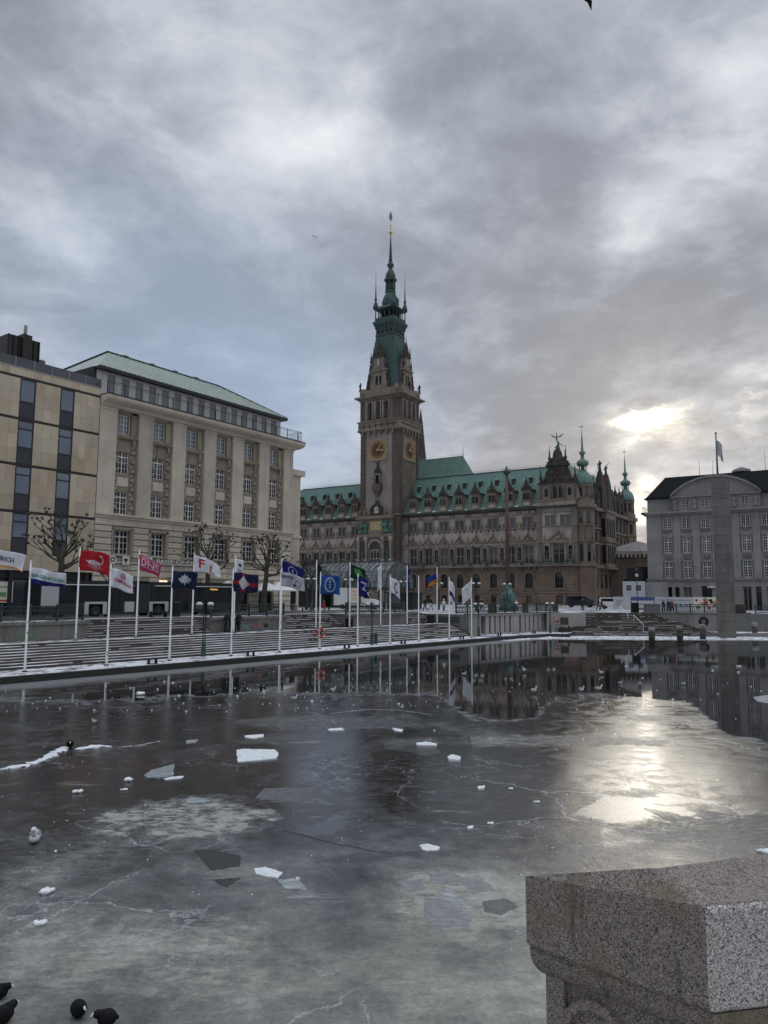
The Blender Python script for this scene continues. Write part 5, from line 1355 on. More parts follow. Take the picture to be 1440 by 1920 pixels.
T(mb, 'niche_crest', 'sandstone_dark')
mb = MB(); mb.box(bx_ - .6, bx_ + .6, y0 - .1, y0 + .14, 34, 37.4); T(mb, 'niche_opening', 'void')
mb = MB(); mb.tube([(bx_ - 2.6, y0 - 1.4, 36.6), (bx_, y0 - .6, 35.9)], [.04, .06], 4); T(mb, 'flag_rod', 'black_iron')
# crest over the portal
mb = MB(); c_ = -.65; mb.prism([(c_ - 2.1, 26.6), (c_ + 2.1, 26.6), (c_ + 1.9, 28.2), (c_ + 1.3, 29.1), (c_ + .5, 29.5), (c_ + .3, 30.3), (c_ - .3, 30.3), (c_ - .5, 29.5), (c_ - 1.3, 29.1), (c_ - 1.9, 28.2)], y0 - .5, y0 + .2)
for i in range(9): a = PI * (i + .5) / 9; mb.blob((c_ + 1.9 * math.cos(a), y0 - .5, 27.4 + 1.9 * math.sin(a)), .35, .3)
mb.blob((c_, y0 - .5, 30.2), .5, .3)
T(mb, 'crest', 'sandstone_dark')
mb = MB(); mb.prism([(c_ - .6, 26.9), (c_ + .6, 26.9), (c_ + .7, 28.4), (c_, 29.0), (c_ - .7, 28.4)], y0 - .6, y0 - .5); mb.blob((c_, y0 - .6, 28.2), .3); T(mb, 'crest_figure', 'window_frame_stone')
mb = MB()
for o_ in (-3.9, 2.6): pinnacle(mb, c_ + o_, y0 - .5, 26.2, 2.7, .22)
for o_ in (-5.4, -3.9, 2.6, 4.6): figure(mb, c_ + o_, y0 - .6, 26.2, 1.9)
TP(mb, 'parapet_figure', 'sandstone')
# portal front: entablature, four columns, arch with window, bronze groups, mosaic
PYF = y0 - 1.5; px0, px1 = -6.4, 4.6
mb = MB(); mb.box(px0, px1, PYF + .4, y0 + .3, 2.7, 12); mb.box(px0, px1, PYF + .7, y0 + .2, 12, 26); T(mb, 'portal_wall', 'sandstone')
mb = MB(); mb.box(px0 - .3, px1 + .3, PYF - .2, y0 + .3, 11.7, 12.3); mb.box(px0 - .2, px1 + .2, PYF + .0, y0 + .3, 20.5, 21.3); mb.box(px0 - .3, px1 + .3, PYF - .1, y0 + .3, 25.4, 26.2); mb.box(-2.9, 1.7, PYF + .45, PYF + .7, 21.4, 22.2); mb.box(-2.9, 1.7, PYF + .45, PYF + .7, 24.9, 25.4); T(mb, 'portal_cornice', 'sandstone')
for x in (-6.0, -3.5, 1.9, 4.3):
    mb = MB(); mb.box(x - .45, x + .45, PYF - .1, PYF + .75, 12.3, 14.6); mb.lathe([(.36, 14.6), (.33, 19.2), (.5, 19.5), (.55, 20.0)], x, PYF + .35, 12); mb.box(x - .5, x + .5, PYF - .15, PYF + .7, 20.0, 20.5); T(mb, 'column', 'sandstone_light')
mb = MB(); N = 12; cx_ = -.75
for i in range(N):
    a0, a1 = PI * i / N, PI * (i + 1) / N
    mb.prism([(cx_ + r * math.cos(a), 17.5 + r * math.sin(a)) for r, a in ((1.9, a0), (2.4, a0), (2.4, a1), (1.9, a1))], PYF + .45, PYF + .7)
T(mb, 'portal_arch', 'sandstone_light')
mb = MB(); mb.prism([(cx_ - 1.9, 12.4), (cx_ + 1.9, 12.4)] + [(cx_ + 1.9 * math.cos(PI * i / 10), 17.5 + 1.9 * math.sin(PI * i / 10)) for i in range(11)], PYF + .62, PYF + .695); T(mb, 'arch_recess', 'sandstone_dark')
mb = MB(); mb.box(cx_ - 1.6, cx_ + 1.6, PYF + .57, PYF + .61, 12.4, 17.0); T(mb, 'balcony_window', 'glass')
mb = MB()
for i in range(4): mb.box(cx_ - 1.6 + i * 1.05, cx_ - 1.5 + i * 1.05, PYF + .5, PYF + .6, 12.4, 17.0)
mb.box(cx_ - 1.6, cx_ + 1.6, PYF + .5, PYF + .6, 14.6, 14.75); mb.box(cx_ - 1.6, cx_ + 1.6, PYF + .5, PYF + .6, 16.95, 17.1); T(mb, 'window_bars', 'window_frame_stone')
mb = MB(); mb.box(-5.6, -3.9, PYF + .62, PYF + .695, 14, 19.4); mb.box(2.3, 3.9, PYF + .62, PYF + .695, 14, 19.4); TP(mb, 'side_niche', 'sandstone_dark')
mb = MB()
for x in (-4.75, 3.1): figure(mb, x, PYF + .5, 14.2, 2.9)
TP(mb, 'niche_bronze', 'bronze')
mb = MB(); mb.box(-2.5, 1.4, PYF + .6, PYF + .69, 22.3, 24.8); T(mb, 'mosaic_panel', 'mosaic')
mb = MB(); rng = random.Random(4)
for cx2 in (-4.7, 3.2):
    for i in range(4): figure(mb, cx2 + (i - 1.5) * .75, PYF + .25 + rng.uniform(-.1, .2), 21.4, rng.uniform(2.6, 3.5), rng.random())
    for i in range(6): mb.blob((cx2 + rng.uniform(-1.3, 1.3), PYF + .35, rng.uniform(21.8, 23.6)), .4, .35, rng=rng)
TP(mb, 'bronze_group', 'bronze')
mb = MB(); ring(mb, .12, 26.2, 26.7); T(mb, 'string_course', 'sandstone')
# belfry balcony and belfry
mb = MB(); ring(mb, .25, 49.4, 49.8); ring(mb, .7, 49.8, 50.2); ring(mb, .5, 50.2, 52.3); ring(mb, .75, 52.3, 52.6)
for x in [xl + .8 + i * 1.95 for i in range(6)]: mb.box(x, x + .45, y0 - .6, y0, 48.6, 49.8); mb.box(xr, xr + .6, y0 + .4 + (x - xl) * .8, y0 + .85 + (x - xl) * .8, 48.6, 49.8)
T(mb, 'belfry_balcony', 'sandstone')
mb = MB(); rng = random.Random(6)
for i in range(26): mb.blob((xl - .4 + i * .5, y0 - .5, 51.2), .22, .4, 5, 3, rng=rng, ry=.4); mb.blob((xr + .5, y0 + i * .39, 51.2), .22, .4, 5, 3, rng=rng, rx=.4)
for i in range(6):
    mb.box(xl + 1.0 + i * 2.0, xl + 1.5 + i * 2.0, y0 - .56, y0 - .49, 50.6, 51.7)
T(mb, 'balcony_tracery', 'sandstone_dark')
BH = [(-3.95, -2.75), (-1.25, -.05), (1.4, 2.6)]
mb = MB(); wall_grid(mb, xl, xr, 52.6, 58.8, [(a, b, 52.9, 57.8, 'arch') for a, b in BH], y0, .8)
sd = MB(); sideh = [(1.9 + i * 2.35, 3.0 + i * 2.35, 52.9, 57.8, 'arch') for i in range(3)]; wall_grid(sd, 0, 2 * HY, 52.6, 58.8, sideh, 0, .8)
o_ = len(mb.v); mb.add([(xr - y, y0 + x, z) for x, y, z in sd.v], sd.f)
mb.box(xl, xl + .05, y0, TY + HY, 52.6, 58.8); mb.box(xl, xr, TY + HY - .05, TY + HY, 52.6, 58.8)
T(mb, 'belfry_wall', 'sandstone')
mb = MB(); mb.box(xl + .8, xr - .8, y0 + .85, TY + HY - .5, 52, 58.8); T(mb, 'belfry_interior', 'void')
mb = MB()
for a, b in BH:
    for x in (a - .35, b + .35): mb.lathe([(.26, 52.9), (.22, 57.4), (.34, 57.8), (.34, 58.2)], x, y0 - .1, 8)
    for k in range(9): mb.box(a, b, y0 + .4, y0 + .6, 53.2 + k * .5, 53.3 + k * .5)
for h in sideh:
    for y in (h[0] - .3, h[1] + .3): mb.lathe([(.24, 52.9), (.2, 57.4), (.32, 57.8), (.32, 58.2)], xr + .1, y0 + y, 8)
TP(mb, 'belfry_column', 'sandstone_light')
mb = MB()
for k in range(10):
    z = 52.9 + k * .58
    mb.box(xl - .12, xl + 1.25, y0 - .12, y0, z, z + .5); mb.box(xr - 2.2, xr + .12, y0 - .12, y0, z, z + .5); mb.box(xr, xr + .12, y0 - .12, y0 + 1.0, z, z + .5); mb.box(xr, xr + .12, TY + HY - 1.1, TY + HY, z, z + .5)
T(mb, 'belfry_quoins', 'quoin_stone', kind='stuff')
mb = MB(); ring(mb, .35, 58.4, 58.8); ring(mb, .8, 58.8, 59.1); ring(mb, 1.35, 59.1, 59.5); T(mb, 'belfry_cornice', 'sandstone')
mb = MB(); ring(mb, .25, 59.5, 61.4)
for s_ in (-1, 1):
    for t_ in (-1, 1):
        cx2, cy2 = TX + s_ * HX, TY + t_ * HY; mb.lathe([(1.25, 59.5), (1.25, 61.6), (1.05, 62.0)], cx2 - s_ * .7, cy2 - t_ * .7, 10)
T(mb, 'tower_parapet', 'sandstone')
mb = MB()
for s_ in (-1, 1):
    for t_ in (-1, 1): figure(mb, TX + s_ * (HX + .15), TY + t_ * (HY + .1), 61.4, 2.6, 1)
    figure(mb, TX + s_ * (HX + .1), TY, 61.4, 2.2)
TP(mb, 'parapet_figure', 'sandstone_dark')
# tower gables, one in each face
def face_gable(M, hw, nm=1.0):
    mb = MB(); wall_grid(mb, -hw, hw, 61.2, 66.6, [(-.95, -.2, 62.6, 65.4, 'arch'), (.2, .95, 62.6, 65.4, 'arch')], 0, .3)
    mb.box(-hw, hw, .3, 1.6, 61.2, 66.6); mb.box(-hw - .25, hw + .25, -.3, 1.7, 66.6, 67.0)
    mb.prism([(-hw * .8, 67), (hw * .8, 67), (hw * .62, 68.6), (hw * .55, 70.6), (-hw * .55, 70.6), (-hw * .62, 68.6)], 0, 1.4)
    mb.xf(M); T(mb, 'tower_gable', 'sandstone')
    mb = MB(); mb.box(-.3, .3, -.1, .05, 68.2, 70.0); mb.xf(M); T(mb, 'gable_figure', 'window_frame_stone')
    mb = MB(); mb.box(-1.0, 1.0, .28, .32, 62.4, 65.5); mb.xf(M); T(mb, 'gable_glass', 'void')
    mb = MB(); mb.box(-hw * .65, hw * .65, -.25, 1.5, 70.6, 71.0)
    mb.prism([(-hw * .55, 71), (hw * .55, 71), (hw * .42, 72.3), (hw * .22, 73.2), (.0, 74.4), (-hw * .22, 73.2), (-hw * .42, 72.3)], .1, 1.2)
    for s_ in (-1, 1):
        for k, (q, z, h_) in enumerate(((1.28, 61.2, 5.0), (1.02, 63.8, 5.2), (.85, 67.0, 4.2), (.62, 70.9, 3.2))): pinnacle(mb, s_ * hw * q, .1, z, h_, .30 - .03 * k)
        for k in range(5): mb.blob((s_ * hw * (1.15 - k * .11), .1, 62.2 + k * 1.6), .38, .4, 5, 3)
        mb.prism([(s_ * hw, 61.2), (s_ * hw * 1.4, 61.2), (s_ * hw * 1.22, 63.2), (s_ * hw * 1.05, 64.5), (s_ * hw, 66.0)][::(1 if s_ > 0 else -1)], .05, .6)
    pinnacle(mb, 0, .5, 73.6, 3.4, .22); mb.blob((0, .2, 72.0), .45, .3)
    mb.xf(M); T(mb, 'gable_crockets', 'sandstone_dark')
face_gable(Matrix.Translation((TX - .9, y0 + .5, 0)), 2.75)
face_gable(Matrix.Translation((xr - .6, TY, 0)) @ Matrix.Rotation(PI / 2, 4, 'Z'), 2.4)
face_gable(Matrix.Translation((xl + .6, TY, 0)) @ Matrix.Rotation(-PI / 2, 4, 'Z'), 2.0)
# copper helm
mb = MB(); prev = None
prof = [(61.4, 5.3, 4.5), (64, 5.0, 4.25), (68, 4.3, 3.75), (72, 3.65, 3.3), (76, 3.1, 2.95), (77.4, 2.95, 2.85)]
for (z0, a0, b0), (z1, a1, b1) in zip(prof[:-1], prof[1:]): mb.frus(TX, TY, z0, a0, b0, z1, a1, b1)
T(mb, 'helm_roof', 'copper_tower')
mb = MB(); mb.frus(TX, TY, 77.4, 3.1, 3.0, 77.7, 3.1, 3.0); mb.frus(TX, TY, 77.7, 2.95, 2.9, 79.4, 2.95, 2.9); mb.frus(TX, TY, 79.4, 3.05, 3.0, 79.7, 3.3, 3.2); mb.frus(TX, TY, 79.7, 3.1, 3.0, 81.0, 3.6, 3.5); mb.frus(TX, TY, 81.0, 3.65, 3.55, 81.5, 3.65, 3.55)
mb.frus(TX, TY, 81.5, 3.2, 3.1, 82.6, 3.2, 3.1); T(mb, 'helm_collar', 'copper_dark')
mb = MB()
for i in range(4):
    for (z, s2) in ((78.2, .3), (80.2, .28)):
        off = 0 if z < 80 else .32
        mb.cbox((TX - 2.1 + i * 1.4, TY - 2.93 - off, z + .3), (s2, .06, .42)); mb.cbox((TX + 2.98 + off, TY - 2.1 + i * 1.4, z + .3), (.06, s2, .42))
TP(mb, 'collar_opening', 'void')
mb = MB()
for i in range(5):
    for s_ in (-1, 1):
        for t in (-3.0 + i * 1.5,):
            mb.lathe([(.17, 82.6), (.15, 85.0)], TX + t, TY + s_ * 3.0, 6); mb.lathe([(.17, 82.6), (.15, 85.0)], TX + s_ * 3.0, TY + t, 6)
mb.frus(TX, TY, 82.6, 1.7, 1.7, 85.1, 1.7, 1.7)
mb.frus(TX, TY, 85.0, 3.2, 3.2, 85.3, 3.5, 3.5); mb.frus(TX, TY, 85.3, 3.5, 3.5, 86.3, 2.4, 2.4)
T(mb, 'gallery', 'copper_dark')
mb = MB(); mb.frus(TX, TY, 82.7, 1.75, 1.75, 84.9, 1.75, 1.75); T(mb, 'gallery_core', 'void')
mb = MB(); mb.lathe([(2.3, 85.8), (2.45, 86.6), (2.35, 88.0), (1.9, 89.4), (1.35, 90.3), (1.25, 90.5)], TX, TY, 12)
for a in range(4):
    an = a * PI / 2; mb.cbox((TX + 2.15 * math.cos(an), TY + 2.15 * math.sin(an), 87.6), (.45, .45, .8))
T(mb, 'lower_dome', 'copper_tower')
mb = MB(); mb.lathe([(1.5, 90.4), (1.6, 90.9), (1.35, 91.2)], TX, TY, 8, smooth=False); mb.lathe([(.7, 91), (.7, 94.2)], TX, TY, 8)
for i in range(8): a = PI / 8 + i * PI / 4; mb.lathe([(.16, 91.1), (.14, 94.0)], TX + 1.3 * math.cos(a), TY + 1.3 * math.sin(a), 6)
mb.lathe([(1.45, 93.9), (1.85, 94.2), (1.85, 94.5), (1.3, 94.7)], TX, TY, 12); mb.lathe([(1.4, 94.6), (1.45, 95.3), (1.25, 96.3), (.8, 97.2), (.55, 97.7), (.6, 98.1), (.95, 98.5), (.98, 99.0), (.6, 99.5), (.5, 100.0)], TX, TY, 12)
z = 100.0; prof = []
for i in range(11):
    r = .52 - .033 * i; prof += [(r * .8, z), (r * 1.25, z + .22), (r * .75, z + .38)]; z += .62
mb.lathe(prof, TX, TY, 8); mb.tube([(TX, TY, 106.5), (TX, TY, 108.2)], [.14, .1], 6)
T(mb, 'spire', 'copper_dark')
mb = MB(); mb.blob((TX, TY, 108.6), .55, 0, 10, 7); mb.tube([(TX, TY, 109), (TX, TY, 112)], [.1, .05], 6); T(mb, 'gilded_ball', 'gold')
mb = MB(); mb.lathe([(.05, 112), (.3, 112.5), (.52, 113.2), (.5, 113.8), (.3, 114.5), (.04, 115.1)], TX, TY, 7, smooth=False); mb.tube([(TX - .5, TY, 110.6), (TX, TY, 110.9), (TX + .5, TY, 110.6)], .05, 4); T(mb, 'spire_ornament', 'grey_stone')
mb = MB()
for s_ in (-1, 1):
    for t_ in (-1, 1):
        x, y = TX + s_ * 3.0, TY + t_ * 3.0
        pr = [(.75, 85.3), (.8, 86.0), (.45, 87.2), (.25, 87.6), (.42, 88.2), (.2, 88.8)]; z = 88.8
        for i in range(6): r = .26 - .025 * i; pr += [(r * .6, z), (r * 1.2, z + .22), (r * .5, z + .4)]; z += .62
        mb.lathe(pr, x, y, 7); mb.tube([(x, y, 92), (x, y, 96.3)], [.08, .03], 5); mb.blob((x, y, 94.0), .17); mb.blob((x, y, 96.3), .1)
TP(mb, 'corner_spirelet', 'copper_dark')

# ------------------------------------------------------------------ church spire far behind
t = ray(788, 1000); Dz = 380.0
cp = at_depth(789, 1000, Dz)
mb = MB(); h0, h1 = 3.0, at_depth(787, 765, Dz).z
sp_ = empty('church_spire', 'dark openwork gothic church spire rising behind the clock tower', 'church spire', (cp.x, cp.y, 0))
mb.lathe([(6.5, h0), (6.3, h1 * .52), (4.6, h1 * .56), (2.6, h1 * .76), (1.1, h1 * .92), (.25, h1 * .985), (.05, h1)], 0, 0, 8, smooth=False); s_o = mb.build('spire', 'sandstone_dark', sp_)
mb = MB()
for k in range(22):
    z = h1 * (.56 + .019 * k); r = 4.7 * (1 - (z / h1 - .56) / .43)
    for i in range(8): a = i * PI / 4; mb.blob((r * math.cos(a), r * math.sin(a), z), .45 * max(.4, r / 4.7), .3, 5, 3)
for i in range(8): a = i * PI / 4 + PI / 8; pinnacle(mb, 5.8 * math.cos(a), 5.8 * math.sin(a), h1 * .5, h1 * .13, .8)
mb.build('crockets', 'sandstone_dark', sp_, kind='stuff')
# ------------------------------------------------------------------ grey stone building on the right
RF = Frame(46.88, 134.0, -33.0)
grey = empty('stone_building', 'grey stone building with white sash windows and a wide curved pediment under a dark roof', 'building', (RF.o.x, RF.o.y, 0), RF.rz)
GX = [3.98 + 3.15 * k for k in range(13)]; gx0, gx1 = .42, 46.0
R3 = [(8.3, 11.05), (12.7, 15.5), (16.9, 18.82)]
shop = [(3.0, 4.4, 6.65), (4.95, 5.65, 6.65), (6.3, 7.65, 6.65), (9.3, 10.9, 6.85), (15.75, 17.0, 6.75), (17.7, 18.5, 6.75), (19.3, 20.8, 6.75), (22.5, 24.5, 6.75)]
mb = MB(); wall_grid(mb, gx0, gx1, 2.7, 7.75, [(a, b, 2.75, z) for a, b, z in shop], .0, .5); mb.build('base_wall', 'grey_stone', grey)
mb = MB(); courses(mb, gx0, gx1, 2.8, 7.1, .46, 0, .1, [(a - .05, b + .05, 2.7, z + .1) for a, b, z in shop]); mb.build('base_courses', 'grey_stone', grey, kind='stuff')
mb = MB(); wall_grid(mb, gx0, gx1, 8.1, 19.6, [(x - .68, x + .68, a, b) for x in GX for a, b in R3], .12, .3); mb.build('main_wall', 'grey_stone', grey)
mb = MB(); mb.box(gx0, gx0 + .1, .3, 30, 2.7, 19.6); mb.box(gx0 + .1, gx1, .7, 30, 2.7, 22.6); mb.build('side_wall', 'grey_stone', grey)
mb = MB(); mb.box(gx0 - .25, gx1, -.25, .3, 7.76, 7.98); mb.box(gx0 - .3, gx1, -.35, .3, 7.98, 8.1); mb.build('string_course', 'grey_stone', grey)
mb = MB(); mb.box(gx0 - .3, gx1, -.4, .5, 19.3, 19.6); mb.box(gx0 - .7, gx1, -.85, .6, 19.6, 19.95); mb.box(gx0 - .7, gx0, -.85, 20, 19.6, 19.95); mb.build('cornice', 'grey_stone', grey)
pe = [gx0] + [v for x in GX for v in (x - 1.0, x + 1.0)] + [gx1]
for k in range(0, len(pe), 2):
    if pe[k + 1] - pe[k] > .3: MB().box(pe[k], pe[k + 1], -.06, .118, 8.12, 19.28).build('pilaster', 'grey_stone', grey)
wa = make_window(1.36, 2.78, 4, 6, bar=.04, mull=.11, rail=.09, transom=4); wb = make_window(1.36, 1.92, 4, 4, bar=.04, mull=.11, rail=.09); wc = make_window(1.1, 1.4, 4, 3, bar=.04, mull=.09, rail=.08)
orn = MB(); orn.box(-.82, .82, -.12, 0, 0, .12)
for i in range(5): orn.blob((-.6 + i * .3, -.08, -.2 - .18 * (1 - abs(i - 2) / 2)), .15, .2, 5, 3, ry=.5)
ornp = Proto(orn.build('window_ornament', 'grey_stone_dark', grey), [])
med = MB(); med.bbox(-.72, .72, -.03, 0, 0, 1.05, .03); med.blob((0, -.03, .52), .42, .12, 8, 4, ry=.3); medp = Proto(med.build('relief_panel', 'grey_stone_dark', grey), [])
fr = MB(); fr.box(-.95, -.72, -.05, 0, 0, 2.9); fr.box(.72, .95, -.05, 0, 0, 2.9); fp = Proto(fr.build('window_reveal', 'grey_stone_dark', grey), [])
for x in GX:
    wa.place((x, .36, 8.28), parent=grey); wa.place((x, .36, 12.7), parent=grey); wb.place((x, .36, 16.9), parent=grey)
    ornp.place((x, .12, 16.6)); medp.place((x, .12, 11.35)); fp.place((x, .12, 8.2)); fp.place((x, .12, 12.62))
# attic storey and curved pediment
ax0, ax1 = 4.9, 19.0; AXW = [7.1, 10.25, 16.6]
mb = MB(); wall_grid(mb, gx0 + .8, gx1, 19.95, 22.6, [(x - .55, x + .55, 20.6, 22.0) for x in [3.98] + GX[5:]], 1.2, .3); mb.build('attic_wall', 'grey_stone', grey)
mb = MB(); wall_grid(mb, ax0, ax1, 19.95, 22.6, [(x - .55, x + .55, 20.65, 22.05) for x in AXW + [13.4]], .1, .3); mb.box(ax0, ax1, .45, 1.2, 19.95, 22.6); mb.build('attic_centre', 'grey_stone', grey)
for x in AXW + [13.4]: wc.place((x, .35, 20.65), parent=grey)
for x in [3.98] + GX[5:]: wc.place((x, 1.4, 20.6), parent=grey)
for x in (5.5, 8.7, 11.8, 15.0, 18.3):
    mb = MB(); figure(mb, x, -.05, 20.1, 2.2); mb.box(x - .35, x + .35, -.1, .1, 19.96, 20.1); mb.build('attic_figure', 'grey_stone', grey)
mb = MB(); mb.box(ax0 - .2, ax1 + .2, -.35, .3, 22.35, 22.6); N = 22
chord = (ax1 - ax0) / 2 + .1; rise = 3.0; R_ = (chord ** 2 + rise ** 2) / (2 * rise); cz_ = 22.6 + rise - R_; cx_ = (ax0 + ax1) / 2; am = math.asin(chord / R_)
arcp_ = [(cx_ + R_ * math.sin(a), cz_ + R_ * math.cos(a)) for a in [-am + 2 * am * i / N for i in range(N + 1)]]
for (p, q) in zip(arcp_[:-1], arcp_[1:]):
    d0 = .34; mb.prism([(p[0], p[1]), (q[0], q[1]), (q[0], q[1] + d0), (p[0], p[1] + d0)][::-1], -.5, 1.2)
mb.build('pediment_moulding', 'grey_stone', grey)
mb = MB(); mb.prism([(arcp_[0][0], 22.6)] + arcp_[1:-1] + [(arcp_[-1][0], 22.6)], .05, 1.1); mb.build('pediment_field', 'grey_stone', grey)
mb = MB(); mb.add([(gx0 - .1, .3, 22.6), (gx1, .3, 22.6), (gx1, 6.2, 27.05), (2.6, 6.2, 27.05), (gx0 - .1, 20, 22.6), (gx1, 20, 22.6), (2.6, 14, 27.05), (gx1, 14, 27.05)], [(0, 1, 2, 3), (0, 3, 6, 4), (3, 2, 7, 6), (4, 6, 7, 5)]); mb.box(gx0 - .3, gx1, .0, 20.2, 22.4, 22.6); mb.build('roof', 'slate', grey)
mb = MB(); mb.lathe([(.5, 26.9), (1.6, 27.2), (1.5, 27.6), (.3, 28.1)], 15.4, 7.5, 8, smooth=False); mb.build('roof_cap', 'grey_stone', grey)
for x, h in ((8.5, 3.2), (10.8, 2.7), (19.3, 3.6)):
    MB().tube([(x, 7, 27), (x, 7, 27 + h)], [.05, .02], 5).build('antenna', 'grey_stone_dark', grey)
# terrace rail at the corner
mb = MB(); x = gx0 - .55
for i in range(14): mb.box(x + i * .35, x + i * .35 + .03, -.7, -.67, 19.95, 20.9)
mb.box(x, x + 4.9, -.72, -.66, 20.88, 20.94); 
for j in range(8): mb.box(x, x + .03, -.7 + j * .5, -.67 + j * .5, 19.95, 20.9)
mb.box(x - .01, x + .05, -.7, 3.5, 20.88, 20.94); mb.build('corner_railing', 'grey_stone', grey)
for i, (a, b, z) in enumerate(shop):
    mb = MB(); mb.box(a, a + .06, .3, .42, 2.8, z); mb.box(b - .06, b, .3, .42, 2.8, z); mb.box((a + b) / 2 - .03, (a + b) / 2 + .03, .3, .42, 2.8, z); s = mb.build('shop_window', 'window_frame_stone' if i in (0, 2, 4, 6) else 'dark_metal', grey); MB().box(a, b, .42, .5, 2.8, z).build('pane', 'glass', s)
mb = MB(); mb.box(10.3, 11.9, -.55, -.1, 6.55, 6.75); mb.blob((10.9, -.4, 6.65), .2, .3); mb.build('lit_sign', 'window_white', grey)
tp = at_depth(1342, 812, 138); bp = at_depth(1346, 900, 138)
fx, _ = RF.l((bp.x, bp.y)); 
fp_ = empty('roof_flagpole', 'tall dark flagpole standing on the dark roof behind the stone pillar', 'flagpole', (bp.x, bp.y, 25.0))
MB().tube([(0, 0, 0), (tp.x - bp.x, 0, tp.z - 25)], [.22, .12], 8).build('pole', 'grey_stone_dark', fp_); MB().blob((tp.x - bp.x, 0, tp.z - 25), .22).build('finial', 'grey_stone_dark', fp_)
ROOF_FLAG = (tp.x + .1, 138, tp.z - 1.2)

# ------------------------------------------------------------------ arcade and darkness between the hall and the grey building
arc_ = empty('arcade_building', 'small classical stone hall seen between the city hall and the grey building', 'building', (64.0, 187.0, 0), rad(-12))
mb = MB(); wall_grid(mb, -9, 9, 2.7, 15.5, [(-4.5, -1.0, 2.8, 9.5, 'arch'), (1, 4.5, 2.8, 9.5, 'arch')], 0, 1.0); mb.box(-9, 9, 1.0, 6, 2.7, 15.5); mb.build('wall', 'quoin_stone', arc_)
mb = MB(); mb.box(-9.5, 9.5, -.8, 6.5, 15.5, 16.2)
for i in range(18): mb.box(-9.2 + i, -8.7 + i, -.9, -.1, 14.8, 15.5)
mb.build('cornice', 'sandstone_light', arc_); mb = MB(); mb.add([(-9.6, -.9, 16.2), (9.6, -.9, 16.2), (9.6, 7, 16.2), (-9.6, 7, 16.2), (0, 3, 19.0)], [(0, 1, 4), (1, 2, 4), (2, 3, 4), (3, 0, 4)]); mb.build('roof', 'grey_stone', arc_)
mb = MB(); mb.box(-8, 8, .95, 1.0, 2.8, 12); mb.build('dark_opening', 'void', arc_)
mb = MB(); mb.box(52.6, 58, 152, 162, 2.75, 11.0); mb.build('passage', 'void')
tag(bpy.data.objects['passage'], 'dark covered passage beside the left edge of the grey stone building', 'passage')

# ------------------------------------------------------------------ memorial pillar at the water
st = empty('memorial_pillar', 'tall weathered grey stone memorial slab standing at the edge of the ice', 'memorial', (41.3, 91.95, 0), rad(17))
nb_ = 17; hh = (19.55 + .3) / nb_
for i in range(nb_):
    MB().vprism([(0, 0), (2.04, 0), (2.04, .87), (0, .87)], -.3 + i * hh + .035, -.3 + (i + 1) * hh).build('stone_block', 'stele_stone', st)
mb = MB(); rng = random.Random(9)
for i in range(16): z = 4 + i * .8; mb.box(.3, 1.75, .03, .5, z, z + .78)
mb.build('relief_core', 'stele_stone', st)
# ------------------------------------------------------------------ flags on white poles
def sample_text(txt, size, align='CENTER', space=1.0): return textmesh(txt, size, 0, align=align, space=space)
class Cloth:
    """flag cloth blowing along its own local x; (u, v) in 0..1 from hoist top"""
    def __init__(s, w_, h_, droop, amp, seed, furl=0.0, taper=0.0):
        s.w, s.h, s.d, s.a, s.seed, s.furl, s.t = w_, h_, droop + .05, amp * 1.7, seed, furl, taper + .08
    def p(s, u, v, off=0.0):
        x = s.w * u * math.cos(s.d * .9); sag = s.w * math.sin(s.d) * u * (.55 + .45 * u)
        hh = s.h * (1 - s.t * u)
        z = -s.h * v + (v * s.h * s.t * u * .5) - sag - (.0)
        ph = 6.5 * u + 2.0 * v + s.seed
        y = s.a * math.sin(ph) * min(1, u * 3 + .1) + .5 * s.a * math.sin(2.3 * ph + 1 + s.seed)
        z += .07 * math.sin(6 * u + s.seed * 2 + v) * u - .10 * s.h * u * u * math.sin(3.1 * v)
        return Vector((x + .35 * s.a * math.cos(ph) * u, y + off, z))
def cloth_obj(c, mat, parent, name='flag', nu=22, nv=10, u0=0, u1=1, v0=0, v1=1, off=0.0, thick=.012):
    mb = MB(); front = [[c.p(u0 + (u1 - u0) * i / nu, v0 + (v1 - v0) * j / nv, off - thick) for i in range(nu + 1)] for j in range(nv + 1)]
    back = [[c.p(u0 + (u1 - u0) * i / nu, v0 + (v1 - v0) * j / nv, off) for i in range(nu + 1)] for j in range(nv + 1)]
    vs = [p for r in front for p in r] + [p for r in back for p in r]; W_ = nu + 1; O = W_ * (nv + 1)
    fs = []
    for j in range(nv):
        for i in range(nu):
            a = j * W_ + i; fs.append((a, a + W_, a + W_ + 1, a + 1)); fs.append((O + a, O + a + 1, O + a + W_ + 1, O + a + W_))
    for i in range(nu): fs.append((i, i + 1, O + i + 1, O + i)); b = nv * W_ + i; fs.append((b, O + b, O + b + 1, b + 1))
    for j in range(nv): a = j * W_; fs.append((a, O + a, O + a + W_, a + W_)); a += nu; fs.append((a, a + W_, O + a + W_, O + a))
    mb.add(vs, fs, True); return mb.build(name, mat, parent)
